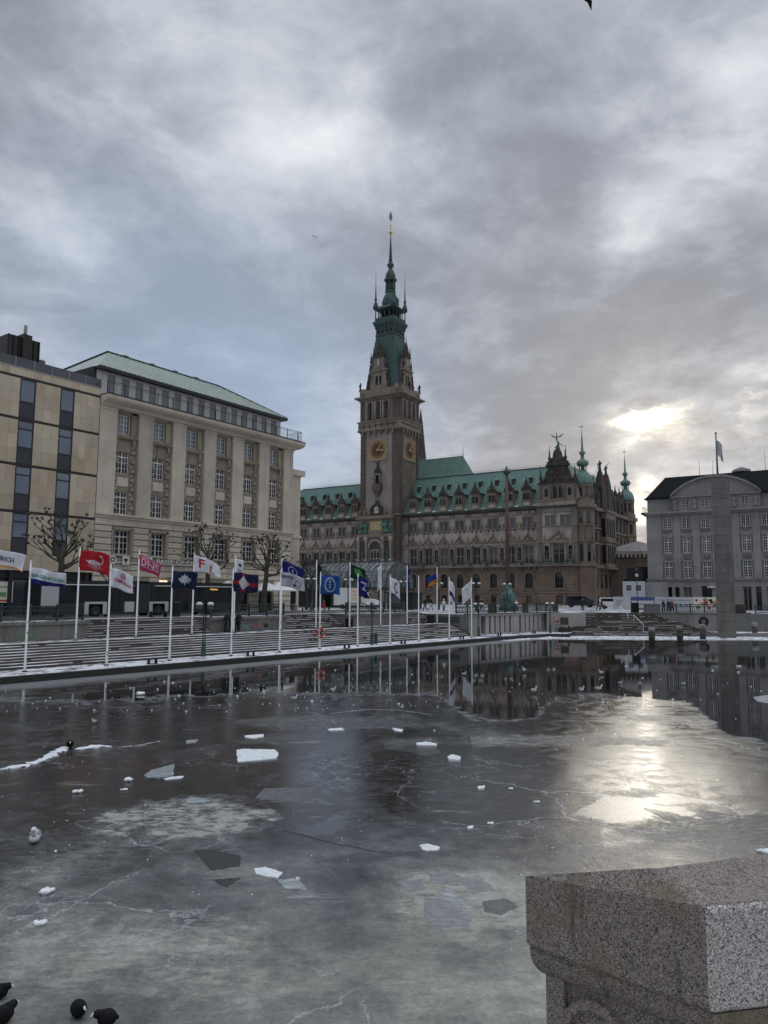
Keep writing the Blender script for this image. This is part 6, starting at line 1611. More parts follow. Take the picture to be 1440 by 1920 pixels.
def lay(mb, c, poly, side, off=.028):
    """lay a flat shape given in flag coordinates on the wavy cloth, cut finely enough to follow it"""
    todo = [(poly[0], poly[i], poly[i + 1]) for i in range(1, len(poly) - 1)]
    while todo:
        t = todo.pop(); e = [math.hypot((t[i][0] - t[(i + 1) % 3][0]) * c.w, (t[i][1] - t[(i + 1) % 3][1]) * c.h) for i in range(3)]; k = e.index(max(e))
        if e[k] > .16:
            p, q, r_ = t[k], t[(k + 1) % 3], t[(k + 2) % 3]; m = ((p[0] + q[0]) / 2, (p[1] + q[1]) / 2); todo += [(p, m, r_), (m, q, r_)]
        else: mb.add([c.p(u, v, side * off - (.012 if side < 0 else 0)) for u, v in t], [(0, 1, 2)])
def emblem(c, polys, mat, parent, name='emblem', off=.028):
    mb = MB()
    for side in (-1, 1):
        for poly in polys: lay(mb, c, poly, side, off)
    return mb.build(name, mat, parent)
def emblem_text(c, txt, u0, v0, hgt, mat, parent, space=1.0, name='lettering', aspect=1.0):
    vs, fs = textmesh(txt, 1.0, 0, bold=True, space=space); mb = MB()
    for side in (-1, 1):
        for f in fs: lay(mb, c, [(u0 + vs[i][0] * hgt * aspect * c.h / c.w, v0 - vs[i][1] * hgt) for i in f], side)
    return mb.build(name, mat, parent)
FM = {'red': (.55, .02, .035), 'white': (.84, .85, .88), 'navy': (.012, .03, .085), 'pink': (.60, .05, .17), 'blue': (.02, .02, .22), 'sky': (.02, .13, .42), 'green': (.006, .05, .028), 'lime': (.10, .42, .12), 'black': (.012, .014, .014), 'orange': (.75, .33, .04), 'teal': (.05, .30, .28), 'royal': (.02, .08, .35), 'purple': (.03, .03, .11), 'paper': (.60, .61, .66), 'ink': (.04, .05, .07)}
def flag_material(k, c):
    m, n, bs = principled('flag_' + k); bs.inputs['Base Color'].default_value = (*c, 1); bs.inputs['Roughness'].default_value = .8
    tl = n.n('ShaderNodeBsdfTranslucent', {'Color': (*c, 1)}); mx = n.n('ShaderNodeMixShader', {0: .45, 1: bs.outputs[0], 2: tl.outputs[0]})
    n.t.links.new(mx.outputs[0], n.t.nodes['Material Output'].inputs[0]); MATS['flag_' + k] = m
for k, c in FM.items(): flag_material(k, c)
def pole_proto():
    r = empty('flagpole', '', 'flagpole')
    MB().tube([(0, 0, 0), (0, 0, .3), (0, 0, 6.5)], [.085, .075, .045], 10).build('pole', 'pole_white', r)
    MB().lathe([(.17, 0), (.17, .04), (.1, .07)], 0, 0, 10).build('base_plate', 'joint_dark', r)
    MB().lathe([(.05, 6.5), (.055, 6.53), (.03, 6.58), (.0, 6.6)], 0, 0, 8).build('cap', 'pole_white', r)
    return Proto(r)
poles = pole_proto()
stick = MB(); rng = random.Random(21)
# which flag hangs where: (row, x along the quay, label of the pole, flag builder or None)
BZ = {'F': .4, 'R': 1.75}; BY = {'F': 0.0, 'R': 5.3}
rowF = [0.0, 5.3, 10.1, 15.6, 20.6, 25.3, 30.3, 35.1, 39.8, 45.4, 49.9]
rowR = [-0.3, 6.1, 10.9, 16.0, 20.3, 25.8, 30.4, 35.3, 40.3, 45.0, 50.9]
WHAT_F = ['white flag with teal lettering', 'white flag with red lettering', 'navy maple leaf flag', 'navy flag with a white diamond', 'white flag lettered euro', 'blue wreath flag and the red life ring', 'dark blue flag with a white sign', 'white flag with a blue arc', None, 'white flag with a navy band', 'white flag blowing to the left']
WHAT_R = ['white flag at the left edge', 'red swan flag', 'pink flag', 'white flag with the red letters', 'small white flag with a dark diamond', 'deep blue flag with the ring', 'limp black-green flag', 'dark green flag', 'limp white flag', 'limp dark blue flag', 'blue and yellow flag']
for row, xs__, wh in (('F', rowF, WHAT_F), ('R', rowR, WHAT_R)):
    for x, wtxt in zip(xs__, wh):
        p = BANK.w(x, BY[row], BZ[row])
        lab = ('white flagpole %s carrying the %s' % ('at the water edge' if row == 'F' else 'on the step landing', wtxt)) if wtxt else 'white flagpole at the water edge without any flag'
        poles.place(p, rng.uniform(0, 3), label=lab, group='flagpoles along the quay')
for c in kids(poles.root): pass
def flag(row, idx, w_, h_, mat, label, az, droop=.25, amp=.09, drop=.25, taper=0.0, seed=0.0, zoff=0.0):
    xs__ = rowF if row == 'F' else rowR
    p = BANK.w(xs__[idx], BY[row], BZ[row] + 6.5 - drop + zoff)
    r = empty('flag', label, 'flag', p, rad(az), 'flags on the quay poles')
    c = Cloth(w_, h_, droop, amp, seed, taper=taper); c_o = cloth_obj(c, 'flag_' + mat, r, 'cloth')
    return r, c
circ = lambda cu, cv, r, n=14, asp=1.0, a0=0: [(cu + r * asp * math.cos(a0 + 2 * PI * i / n), cv + r * math.sin(a0 + 2 * PI * i / n)) for i in range(n)]
def ringpolys(cu, cv, r0, r1, n=16, asp=.7, a0=0, a1=2 * PI):
    o = []
    for i in range(n):
        a, b = a0 + (a1 - a0) * i / n, a0 + (a1 - a0) * (i + .8) / n
        o.append([(cu + r * asp * math.cos(t), cv + r * math.sin(t)) for r, t in ((r0, a), (r1, a), (r1, b), (r0, b))])
    return o
r, c = flag('R', 0, 2.35, 1.1, 'white', 'white flag with dark lettering and an orange lower edge cut by the left frame edge', 12, .18, .09, .3, seed=1.2)
emblem_text(c, 'HEINRICH', .08, .62, .42, 'flag_ink', r, aspect=.72); emblem(c, [[(0, .9), (.5, .9), (1, .9), (1, 1), (.5, 1), (0, 1)]], 'flag_orange', r, 'edge_band')
r, c = flag('F', 0, 2.05, .92, 'white', 'white flag with teal capital lettering and a violet blue lower band', 6, .13, .10, .35, seed=.4)
emblem_text(c, 'BAUGENOSSEN', .05, .60, .34, 'flag_teal', r, aspect=.86)
for k in range(12): emblem(c, [[(k / 12, .72), ((k + 1) / 12, .72), ((k + 1) / 12, 1.0), (k / 12, 1.0)]], 'flag_blue', r, 'lower_band', off=.022)
r, c = flag('R', 1, 2.15, 1.45, 'red', 'red flag with a white swan on waves', 5, .12, .09, .15, seed=2.2)
swan = [[(.26, .52), (.34, .44), (.48, .44), (.62, .50), (.70, .58), (.62, .65), (.46, .68), (.34, .64)]] + [[(a_, b_), (a_ + .035, b_), (c_ + .035, d_), (c_, d_)] for (a_, b_), (c_, d_) in zip([(.655, .56), (.69, .48), (.715, .40), (.71, .32), (.685, .25)], [(.69, .48), (.715, .40), (.71, .32), (.685, .25), (.66, .20)])] + [[(.60, .24), (.63, .17), (.70, .16), (.70, .22)], [(.26, .52), (.19, .45), (.30, .48)]]
emblem(c, swan + [[(.22, .72), (.5, .70), (.8, .73), (.5, .74)], [(.28, .80), (.5, .785), (.74, .81), (.5, .82)], [(.34, .88), (.5, .87), (.66, .89), (.5, .90)]], 'flag_white', r, 'swan')
r, c = flag('F', 1, 1.55, 1.25, 'white', 'white flag with small red lettering under a red mark', 10, .30, .10, .05, seed=3.1, zoff=-.15)
emblem_text(c, 'YAM', .13, .66, .26, 'flag_red', r, aspect=.8); emblem_text(c, 'NEWS', .48, .66, .26, 'flag_red', r, aspect=.8); emblem(c, [[(.48, .10), (.52, .10), (.56, .42), (.52, .42)], [(.56, .18), (.6, .18), (.63, .42), (.59, .42)], [(.40, .22), (.44, .22), (.48, .42), (.44, .42)]], 'flag_red', r, 'mark')
r, c = flag('R', 2, 1.75, 1.15, 'pink', 'bright pink flag with pale outlined letters', 8, .46, .10, .25, seed=.9, taper=.25)
emblem_text(c, 'DNS', .08, .64, .68, 'flag_white', r, aspect=.95)
emblem(c, [[(.06, .08), (.9, .10), (.9, .14), (.06, .12)], [(.06, .68), (.9, .7), (.9, .74), (.06, .72)]], 'flag_white', r, 'outline')
r, c = flag('F', 2, 1.8, 1.22, 'navy', 'navy blue flag with a white maple leaf', -2, .04, .08, .25, seed=1.7)
leaf = [(.5, .12), (.54, .27), (.62, .22), (.62, .38), (.72, .36), (.69, .46), (.74, .50), (.63, .60), (.65, .68), (.53, .66), (.515, .82), (.485, .82), (.47, .66), (.35, .68), (.37, .60), (.26, .50), (.31, .46), (.28, .36), (.38, .38), (.38, .22), (.46, .27)]
lc = (.5, .48); emblem(c, [[lc, leaf[i], leaf[(i + 1) % len(leaf)]] for i in range(len(leaf))], 'flag_white', r, 'maple_leaf')
r, c = flag('R', 3, 2.3, 1.3, 'white', 'white flag with two large red letters drooping to a point', 8, .34, .12, .1, seed=2.6, taper=.5)
emblem_text(c, 'F', .15, .74, .85, 'flag_red', r, aspect=1.1); emblem_text(c, 'L', .55, .86, .75, 'flag_red', r, aspect=1.1)
r, c = flag('F', 3, 1.9, 1.45, 'purple', 'navy and red flag with a white diamond in its centre', 0, .05, .10, .22, seed=.2)
emblem(c, [[(k / 10, .40), ((k + 1) / 10, .40), ((k + 1) / 10, .62), (k / 10, .62)] for k in range(10)] + [[(.38, j / 6), (.5, j / 6), (.5, (j + 1) / 6), (.38, (j + 1) / 6)] for j in range(6)], 'flag_red', r, 'cross', off=.022)
emblem(c, [[(.44, .12), (.66, .5), (.44, .88), (.22, .5)]], 'flag_white', r, 'diamond', off=.034); emblem_text(c, 'HPA', .345, .56, .15, 'flag_red', r, aspect=.9)
for o_ in [x for x in kids(r) if x.name.startswith('lettering')]: o_.scale = (1, 1, 1)
r, c = flag('R', 4, .75, 1.5, 'white', 'small narrow white flag with a dark diamond and three dark lines', 12, .35, .05, .15, seed=1.1)
emblem(c, [[(.55, .18), (.75, .30), (.55, .42), (.35, .30)]] + [[(.3, .55 + .12 * k), (.85, .55 + .12 * k), (.85, .59 + .12 * k), (.3, .59 + .12 * k)] for k in range(3)], 'flag_ink', r, 'mark')
r, c = flag('F', 4, 2.0, 1.15, 'paper', 'pale grey white flag lettered euro', 5, .20, .09, .05, seed=2.9, zoff=.0)
emblem_text(c, 'euro', .05, .38, .40, 'flag_ink', r, aspect=1.0); emblem(c, ringpolys(.72, .55, .2, .25, 16, .5) + [[(.48, .7), (.62, .62), (.66, .7), (.56, .86)]], 'flag_ink', r, 'mark')
r, c = flag('R', 5, 2.1, 1.35, 'blue', 'deep blue flag with a ring of small pale marks', 10, .38, .11, .12, seed=.6, taper=.25)
emblem(c, ringpolys(.5, .5, .27, .31, 12, .65) + [[(.46, .4), (.54, .4), (.54, .45), (.49, .48), (.56, .6), (.48, .56)]], 'flag_white', r, 'ring')
r, c = flag('F', 5, 1.75, 1.6, 'sky', 'bright blue flag with a white wreath and three triangles', -8, .0, .08, .22, seed=1.9)
emblem(c, ringpolys(.48, .5, .36, .42, 18, .62) + ringpolys(.48, .5, .31, .34, 18, .62), 'flag_white', r, 'wreath')
for k in range(3): emblem(c, [[(.42, .36 + .16 * k), (.5, .24 + .16 * k), (.52, .36 + .16 * k)]], 'flag_white', r, 'triangle')
r, c = flag('R', 6, .55, 1.9, 'black', 'limp black-green flag hanging close to its pole', 20, .6, .06, .25, seed=.3)
r, c = flag('R', 7, 1.75, 1.35, 'green', 'dark green flag with a bright green folded arrow', 5, .42, .09, .1, seed=1.4, taper=.2)
emblem(c, [[(.25, .25), (.55, .12), (.9, .55), (.62, .62)], [(.25, .25), (.62, .62), (.5, .88), (.3, .6)]], 'flag_lime', r, 'arrow')
r, c = flag('F', 6, .95, 1.75, 'blue', 'dark blue flag with a white angular sign', 8, .35, .08, .2, seed=.8)
emblem(c, [[(.3, .18), (.8, .18), (.8, .26), (.3, .26)], [(.72, .26), (.8, .26), (.5, .6), (.4, .6)], [(.4, .52), (.85, .52), (.85, .6), (.4, .6)]], 'flag_white', r, 'sign')
r, c = flag('R', 8, .55, 2.5, 'white', 'limp white flag hanging left of its pole before the glass vault', 200, .8, .06, .1, seed=1.3)
r, c = flag('F', 7, 1.15, 1.5, 'white', 'white flag with a dark blue arc', 8, .55, .10, .15, seed=2.0)
emblem(c, ringpolys(.6, .5, .22, .32, 10, .8, .6, 5.2), 'flag_blue', r, 'arc')
r, c = flag('R', 9, .5, 2.2, 'blue', 'limp dark blue flag with small white marks', 15, .85, .06, .2, seed=.5)
emblem(c, [[(.3, .3), (.6, .3), (.6, .42), (.3, .42)], [(.4, .52), (.55, .52), (.55, .6), (.4, .6)]], 'flag_white', r, 'mark')
r, c = flag('R', 10, 1.35, 1.2, 'royal', 'blue and yellow flag blowing to the left', 185, .55, .10, .6, seed=1.0)
emblem(c, [[(k / 8, .55), ((k + 1) / 8, .55), ((k + 1) / 8, 1.0), (k / 8, 1.0)] for k in range(8)], 'flag_orange', r, 'lower_half', off=.022)
r, c = flag('F', 9, .9, 2.3, 'white', 'limp white flag with a wide navy band across', 10, .8, .07, .25, seed=2.2)
emblem(c, [[(k / 6, .48), ((k + 1) / 6, .48), ((k + 1) / 6, .68), (k / 6, .68)] for k in range(6)], 'flag_purple', r, 'band')
r, c = flag('F', 10, 1.5, 1.9, 'white', 'white flag with faint grey marks blowing to the left', 188, .75, .10, .25, seed=.9)
emblem(c, ringpolys(.55, .5, .25, .32, 14, .7), 'flag_paper', r, 'mark')
# stickers on the poles
for x in rowF:
    for k in range(rng.randint(2, 6)):
        p = BANK.w(x, -.075, .4 + rng.uniform(.6, 3.0)); a = BANK.x
        hh = rng.uniform(.03, .09); stick.add([p - Vector((a.x, a.y, 0)) * .04, p + Vector((a.x, a.y, 0)) * .04, p + Vector((a.x, a.y, 0)) * .04 + Vector((0, 0, hh)), p - Vector((a.x, a.y, 0)) * .04 + Vector((0, 0, hh))], [(0, 1, 2, 3)])
for x in rowR:
    for k in range(rng.randint(2, 6)):
        p = BANK.w(x, 5.3 - .075, 1.75 + rng.uniform(.2, 2.2)); a = BANK.x
        hh = rng.uniform(.03, .09); stick.add([p - Vector((a.x, a.y, 0)) * .04, p + Vector((a.x, a.y, 0)) * .04, p + Vector((a.x, a.y, 0)) * .04 + Vector((0, 0, hh)), p - Vector((a.x, a.y, 0)) * .04 + Vector((0, 0, hh))], [(0, 1, 2, 3)])
tag(stick.build('stickers', 'sticker'), 'small dark stickers on the lower ends of the white flagpoles', 'stickers', kind='stuff')
# life rings
def lifering(p, rz_, label, R_=.36, r_=.085, mat='life_red', cat='life ring', name='life_ring'):
    o = empty(name, label, cat, p, rz_); MB().torus((0, 0, 0), R_, r_, 'y', 24, 8).build('ring', mat, o)
    if mat == 'life_red':
        mb = MB()
        for k in range(4):
            a = PI / 4 + k * PI / 2; mb.cbox((R_ * math.cos(a), 0, R_ * math.sin(a)), (.06, r_ + .01, .06))
        mb.parts('white_band', 'white_paint', o); MB().tube([(.0, .0, R_), (0, .0, R_ + .25)], .02, 4).build('rope', 'white_paint', o)
        MB().lathe([(.09, -.12), (.09, .12)], 0, .05, 8).build('holder', 'lamp_green', o)
    return o
lifering(BANK.w(25.3, -.16, .4 + 1.38), BANK.rz + rad(-25), 'red life ring hanging on the flagpole with the blue wreath flag')
lifering(Vector((22.35, 97.0, 1.75)), rad(15), 'red life ring on the wall behind the lamp at the end of the colonnade', .3, .08)
lifering(Vector((42.9, 101.0, 1.7)), rad(-6), 'dark green wreath hanging on the grey retaining wall left of the memorial pillar', .48, .17, 'wreath_green', 'wreath', 'wreath')

# ------------------------------------------------------------------ street lamps
def lamp_proto(kind):
    r = empty('street_lamp', '', 'street lamp'); H = 3.9
    mb = MB()
    for s_ in (-1, 1): mb.tube([(s_ * .075, 0, 0), (s_ * .075, 0, 3.0), (s_ * .12, 0, 3.25), (s_ * .34, 0, 3.42), (s_ * .42, 0, 3.6)], [.045, .04, .04, .035, .03], 7)
    mb.tube([(-.33, 0, 3.2), (-.1, 0, 3.12), (.1, 0, 3.12), (.33, 0, 3.2)], .02, 5); mb.build('pole', 'black_iron', r)
    MB().lathe([(.2, 0), (.2, .08), (.17, .12), (.16, 1.05), (.12, 1.12)], 0, 0, 10).build('base', 'lamp_green', r)
    for s_ in (-1, 1):
        g = MB().lathe([(.02, 3.58), (.16, 3.62), (.24, 3.72), (.265, 3.84), (.25, 3.9)], s_ * .42, 0, 14).build('globe', 'globe_dark', r)
        MB().lathe([(.27, 3.84), (.25, 3.98), (.18, 4.08), (.0, 4.12)], s_ * .42, 0, 14).build('globe_cap', 'globe', g)
        MB().lathe([(.29, 3.81), (.3, 3.84), (.29, 3.87)], s_ * .42, 0, 14).build('collar', 'black_iron', g)
    return Proto(r)
lamps = lamp_proto(0); lamps.tree = [(c, kids(c)) for c in kids(lamps.root)]
def lamp_at_xy(x, y, z, label, rz_, sc=1.0): lamps.place((x, y, z), rz_, label=label, scale=sc, group='twin globe street lamps')
def lamp_px(px, gy, z0, label, rz_, sc=1.0):
    r = ray(px, gy); t = (z0 + 3.95 * sc - CZ) / r.z; lamp_at_xy(r.x * t, r.y * t, z0, label, rz_, sc)
q = BANK.w(13.9, 1.1); lamp_at_xy(q.x, q.y, .4, 'twin globe lamp on the quay between the maple leaf and diamond flags', rad(5), .98)
q = BANK.w(32.8, .35); lamp_at_xy(q.x, q.y, .4, 'twin globe lamp on the quay in front of the glass vault', rad(8), .95)
q = BANK.w(53.2, 1.1); lamp_at_xy(q.x, q.y, .4, 'twin globe lamp where the long steps meet the colonnade wall', rad(10), .92)
q = Vector((21.0, 95.0, 0)); lamp_at_xy(q.x, q.y, .4, 'twin globe lamp at the far end of the colonnade beside cafe tables', rad(20), .93)
# lamps on the street behind: placed by where they stand
for px, Y, lab in [(201, 63.0, 'twin globe lamp in front of the bus rear end'), (583, 92.0, 'twin globe lamp left of the glass vault near dark trees'), (653, 96.0, 'twin globe lamp in front of the glass vault beside the blue wreath flag'),
                   (757, 104.0, 'twin globe lamp right of the glass vault end'), (823, 112.0, 'twin globe lamp behind the blue and yellow flag'), (893, 106.0, 'twin globe lamp above the white flag blowing left'), (951, 108.0, 'twin globe lamp at the foot of the tall red mast')]:
    x = ray(px, 1110).x / ray(px, 1110).y * Y; lamp_at_xy(x, Y, zg(x, Y), lab, rad(rng.uniform(-10, 20)), .98)

rfl = empty('flag', 'small pale flag hanging from the flagpole on the dark roof at right', 'flag', ROOF_FLAG, rad(5)); cloth_obj(Cloth(1.9, 3.0, .95, .12, 1.3), 'flag_paper', rfl, 'cloth')
# ------------------------------------------------------------------ iron balustrades on the terrace blocks
def balustrade(a, b, y, z, label, style=0, place=None, n=None):
    root = empty('balustrade', label, 'railing')
    if place is None: root.location = (BANK.o.x, BANK.o.y, 0); root.rotation_euler = (0, 0, BANK.rz)
    else: root.location = place[0]; root.rotation_euler = (0, 0, place[1])
    L = b - a; n = n or max(1, round(L / 2.0)); W_ = L / n
    mb = MB(); mb.box(0, W_ - .14, -.035, .035, .08, .16); mb.box(0, W_ - .14, -.05, .05, .98, 1.07); mb.box(0, W_ - .14, -.025, .025, .78, .82)
    nb = 7 if style == 0 else 16; st_ = (W_ - .14) / nb
    for i in range(nb + 1):
        x = i * st_; w_ = .03 if style == 0 else .013; mb.box(x - w_, x + w_, -.02, .02, .16, .78)
        if style == 0 and i < nb:
            for k in range(4):
                a0, a1 = PI * k / 4, PI * (k + 1) / 4; r0, r1 = st_ / 2 - .03, st_ / 2 + .02
                mb.prism([(x + st_ / 2 + r * math.cos(t), .62 + r * math.sin(t)) for r, t in ((r0, a0), (r1, a0), (r1, a1), (r0, a1))], -.02, .02)
            mb.torus((x + st_ / 2, 0, .89), .045, .015, 'y', 8, 4); mb.box(x + st_ / 2 - .012, x + st_ / 2 + .012, -.015, .015, .16, .38)
    p = Proto(mb.build('panel', 'iron_green', root), [])
    q = Proto(MB().box(-.07, .07, -.07, .07, 0, 1.12).frus(0, 0, 1.12, .085, .085, 1.18, .04, .04).build('post', 'iron_green', root), [])
    for i in range(n): p.place((a + i * W_ + .07, y, z))
    for i in range(n + 1): q.place((a + i * W_, y, z))
    return root
balustrade(-14, BL[0][1] - .25, 7.05, 3.07, 'green iron balustrade on the terrace wall under the leftmost tree')
balustrade(BL[1][0] + .2, BL[1][1] - .2, 7.05, 3.07, 'green iron balustrade on the graffiti wall in front of the two right trees')
balustrade(BL[2][0] + .2, BL[2][1] - .2, 7.05, 3.07, 'green iron balustrade on the terrace wall in front of the van')
pa = (Vector((c0.x, c0.y, 2.93)), ang)
balustrade(-2.0, 4.2, .3, 0, 'green iron balustrade beside the upper end of the long steps', 0, (pa[0], ang))
balustrade(5.6, 11.4, .3, 0, 'fine barred railing on the left half of the colonnade wall', 1, pa)
balustrade(12.4, CL + 3.0, .3, 0, 'fine barred railing on the right half of the colonnade wall', 1, pa)
for i, (x, lab) in enumerate([(4.9, 'square green granite post in the railing behind the white lamp'), (11.9, 'square green granite post in the middle of the colonnade railing'), (CL + 3.25, 'square green granite post at the top left of the second stairway')]):
    o = tag(MB().box(-.3, .3, -.3, .3, 0, 1.15).box(-.34, .34, -.34, .34, 1.15, 1.25).build('railing_post', 'green_granite' if 'green_granite' in MATS else 'bark'), lab, 'post', 'railing posts')
    o.location = (pa[0].x + math.cos(ang) * x - math.sin(ang) * .3, pa[0].y + math.sin(ang) * x + math.cos(ang) * .3, 2.93)
rot = math.atan2(100.62 - 101.62, 49.0 - 35.3)
balustrade(2.4, 11.6, 0, 0, 'dark iron balustrade above the retaining wall left of the memorial pillar', 0, (Vector((35.3, 101.9, 2.93)), rot), 5)
balustrade(0.6, 8.0, 0, 0, 'dark balustrade right of the memorial pillar', 1, (Vector((49.0, 100.5, 2.8)), math.atan2(-6.2, 26)), 4)
o = tag(MB().box(-1.0, 1.0, -.4, .4, 0, 1.0).box(-1.06, 1.06, -.45, .45, 1.0, 1.12).build('stone_pier', 'grey_stone_dark'), 'low dark stone pier at the top right of the second stairway', 'pier'); o.location = (36.4, 102.0, 2.9)
o = tag(MB().box(-1.1, 1.1, -.4, .4, 0, 1.1).build('stone_pier', 'sandstone_dark'), 'brown stone pier just right of the memorial pillar', 'pier'); o.location = (47.3, 100.9, 2.9)
o = tag(MB().box(-.45, .45, -.35, .35, 0, 1.35).box(-.4, .4, -.37, -.33, .15, 1.25).build('notice_box', 'void'), 'dark notice box standing at the top of the second stairway', 'box'); o.location = (34.2, 102.4, 2.8)

# graffiti on the walls
def graffiti(txt, x, z, size, mat, lab, bl=0):
    vs, fs = textmesh(txt, size, 0, space=.95)
    mb = MB(); mb.add([tuple(BANK.w(x + a, 6.835 - .004, z + b + .05 * math.sin(a * 7))) for a, b, _ in vs], fs); tag(mb.build('graffiti', mat), lab, 'graffiti')
graffiti('OKE', bx(28, 6.8), 1.95, .75, 'graffiti_green', 'faint green graffiti on the terrace wall at far left')
graffiti('CRE', bx(453, 6.8), 2.0, .5, 'graffiti_blue', 'pale blue graffiti on the wall below the middle balustrade')
graffiti('TOMM', bx(471, 6.8), 2.02, .55, 'graffiti_red', 'red graffiti on the wall below the middle balustrade')
mb = MB(); gx_ = bx(495, 6.8); 
mb.add([tuple(BANK.w(gx_ + a, 6.83, 2.0 + b)) for a, b in [(0, 0), (.5, 0), (.62, .5), (.4, .25), (.27, .55), (.14, .25), (-.1, .5)]], [tuple(range(7))])
tag(mb.build('graffiti', 'graffiti_black'), 'small black crown graffiti at the right end of the middle wall', 'graffiti')
mb = MB(); gx_ = bx(706, 6.8); rng = random.Random(12)
for k in range(6): mb.tube([tuple(BANK.w(gx_ + k * .5, 6.83, 2.0)), tuple(BANK.w(gx_ + k * .5 + .2, 6.83, 2.5)), tuple(BANK.w(gx_ + k * .5 + .4, 6.83, 2.1 + .2 * rng.random()))], .02, 4)
tag(mb.build('graffiti', 'graffiti_red'), 'thin reddish scribble on the terrace wall in front of the van', 'graffiti')

# ------------------------------------------------------------------ pollarded trees
def pollard(p, H, zc, R_, seed, label, nl=9, r0=.3, lean=(0, 0)):
    rng = random.Random(seed); root = empty('pollard_tree', label, 'tree', p)
    tr = MB(); pts = [Vector((0, 0, -.1)), Vector((.02, 0, .6)), Vector((lean[0] * .4, lean[1], zc * .6)), Vector((lean[0] * .8, 0, zc)), Vector((lean[0], 0, zc + (H - zc) * .45))]
    tr.tube(pts, [r0 * 1.35, r0, r0 * .85, r0 * .75, r0 * .45], 9); tr.build('trunk', 'bark', root)
    br = MB(); kn = MB()
    def knob(c, s_):
        for k in range(rng.randint(2, 3)):
            kn.blob((c.x + rng.uniform(-1, 1) * s_, c.y + rng.uniform(-1, 1) * s_, c.z + rng.uniform(-.5, .8) * s_), s_ * rng.uniform(.6, 1.0), .35, 6, 4, rng=rng)
        for k in range(9):
            d_ = Vector((rng.uniform(-1, 1), rng.uniform(-1, 1), rng.uniform(.0, 1.2))).normalized(); kn.tube([c, c + d_ * s_ * rng.uniform(1.8, 3.2)], [.02, .008], 4, False, False)
    def limb(a, d_, L, r, depth):
        n = 4; pts = [a]; rs = [r]; cur = a; dd = d_.normalized()
        for i in range(n):
            dd = (dd + Vector((rng.uniform(-.22, .22), rng.uniform(-.22, .22), rng.uniform(-.05, .22)))).normalized()
            cur = cur + dd * (L / n); pts.append(cur); rs.append(r * (1 - .45 * (i + 1) / n))
        br.tube(pts, rs, 6 if depth < 2 else 5)
        if depth < 2:
            for k in range(rng.randint(2, 3)):
                t = rng.choice([2, 3, 4]) if k else 4
                nd = (dd + Vector((rng.uniform(-.9, .9), rng.uniform(-.9, .9), rng.uniform(-.25, .55)))).normalized(); limb(pts[t], nd, L * rng.uniform(.45, .72), rs[t] * .8, depth + 1)
            if rng.random() < .4: knob(pts[-1], .09)
        else: knob(pts[-1], rng.uniform(.06, .105))
    for k in range(nl):
        az = 2 * PI * (k + rng.uniform(-.3, .3)) / nl * 2.0; t = k / (nl - 1); z = zc + (H - zc) * .42 * t
        el = rad(8 + 62 * t + rng.uniform(-8, 8)); L = R_ * (.62 + .1 * rng.random()) if t < .6 else (H - z) * .62
        limb(Vector((lean[0] * .85, 0, z)), Vector((math.cos(az) * math.cos(el), math.sin(az) * math.cos(el), math.sin(el))), L, r0 * (.34 - .1 * t), 0)
    br.build('branches', 'bark', root); kn.build('pollard_heads', 'bark', root)
    return root
def on_street(px, Y): 
    r = ray(px, 1110); x = r.x / r.y * Y; return Vector((x, Y, 3.05))
pollard(on_street(112, 60.5), 8.6, 3.9, 2.9, 5, 'bare pollarded tree in front of the panelled building at far left', 12, .32, (.05, 0))
pollard(on_street(390, 76.5), 8.7, 4.2, 3.2, 9, 'bare pollarded tree above the maple leaf flag, middle of the three', 12, .30, (-.1, 0))
pollard(on_street(493, 81.5), 8.3, 3.9, 3.0, 14, 'bare pollarded tree by the right corner of the cream building', 12, .34, (.4, 0))
pollard(on_street(575, 101), 6.3, 2.6, 3.0, 23, 'dark small tree left of the glass vault', 13, .2)
pollard(on_street(585, 106), 6.6, 2.8, 3.2, 29, 'dark small tree partly behind the left end of the glass vault', 13, .2)

# ------------------------------------------------------------------ glass vault of the bus shelter
VF = Frame(.3, 116.0, -33.0)
pav = empty('glass_pavilion', 'long glass barrel vault on green iron ribs over the bus stop with three cross vaults', 'pavilion', (VF.o.x, VF.o.y, 0), VF.rz)
L_, Rv, zs, zt = 24.0, 4.3, 6.1, 10.35
def vp(x, t, r=Rv): return (x, Rv - r * math.cos(t) , zs + (zt - zs) / Rv * r * math.sin(t))
NX_, NT_ = 24, 9
gl = MB()
for i in range(NX_):
    for j in range(NT_):
        xa_, xb_ = -L_ * i / NX_, -L_ * (i + 1) / NX_; ta, tb = PI * j / NT_, PI * (j + 1) / NT_
        gl.add([vp(xa_ - .03, ta + .01), vp(xb_ + .03, ta + .01), vp(xb_ + .03, tb - .01), vp(xa_ - .03, tb - .01)], [(0, 1, 2, 3)])
gl.build('vault_glass', 'shelter_glass', pav)
for i in range(NX_ + 1):
    mb = MB(); x = -L_ * i / NX_; mb.tube([vp(x, PI * k / 16) for k in range(17)], .11 if i in (0, NX_) else .065, 5); mb.build('rib', 'iron_green', pav)
mb = MB()
for j in range(NT_ + 1): mb.tube([vp(0, PI * j / NT_), vp(-L_, PI * j / NT_)], .04, 4)
mb.tube([vp(.1, PI / 2, Rv + .15), vp(-L_, PI / 2, Rv + .15)], .09, 5)
mb.build('purlins', 'iron_green', pav)
mb = MB()    # end fan light
for k in range(1, 12): mb.tube([vp(0, PI * k / 12, .6), vp(0, PI * k / 12, Rv)], .035, 4)
for r in (.6, 1.7, 2.9): mb.tube([vp(0, PI * k / 12, r) for k in range(13)], .03, 4)
mb.tube([vp(0, 0), vp(0, PI)], .09, 5); mb.build('end_fan_ribs', 'iron_green', pav)
mb = MB(); 
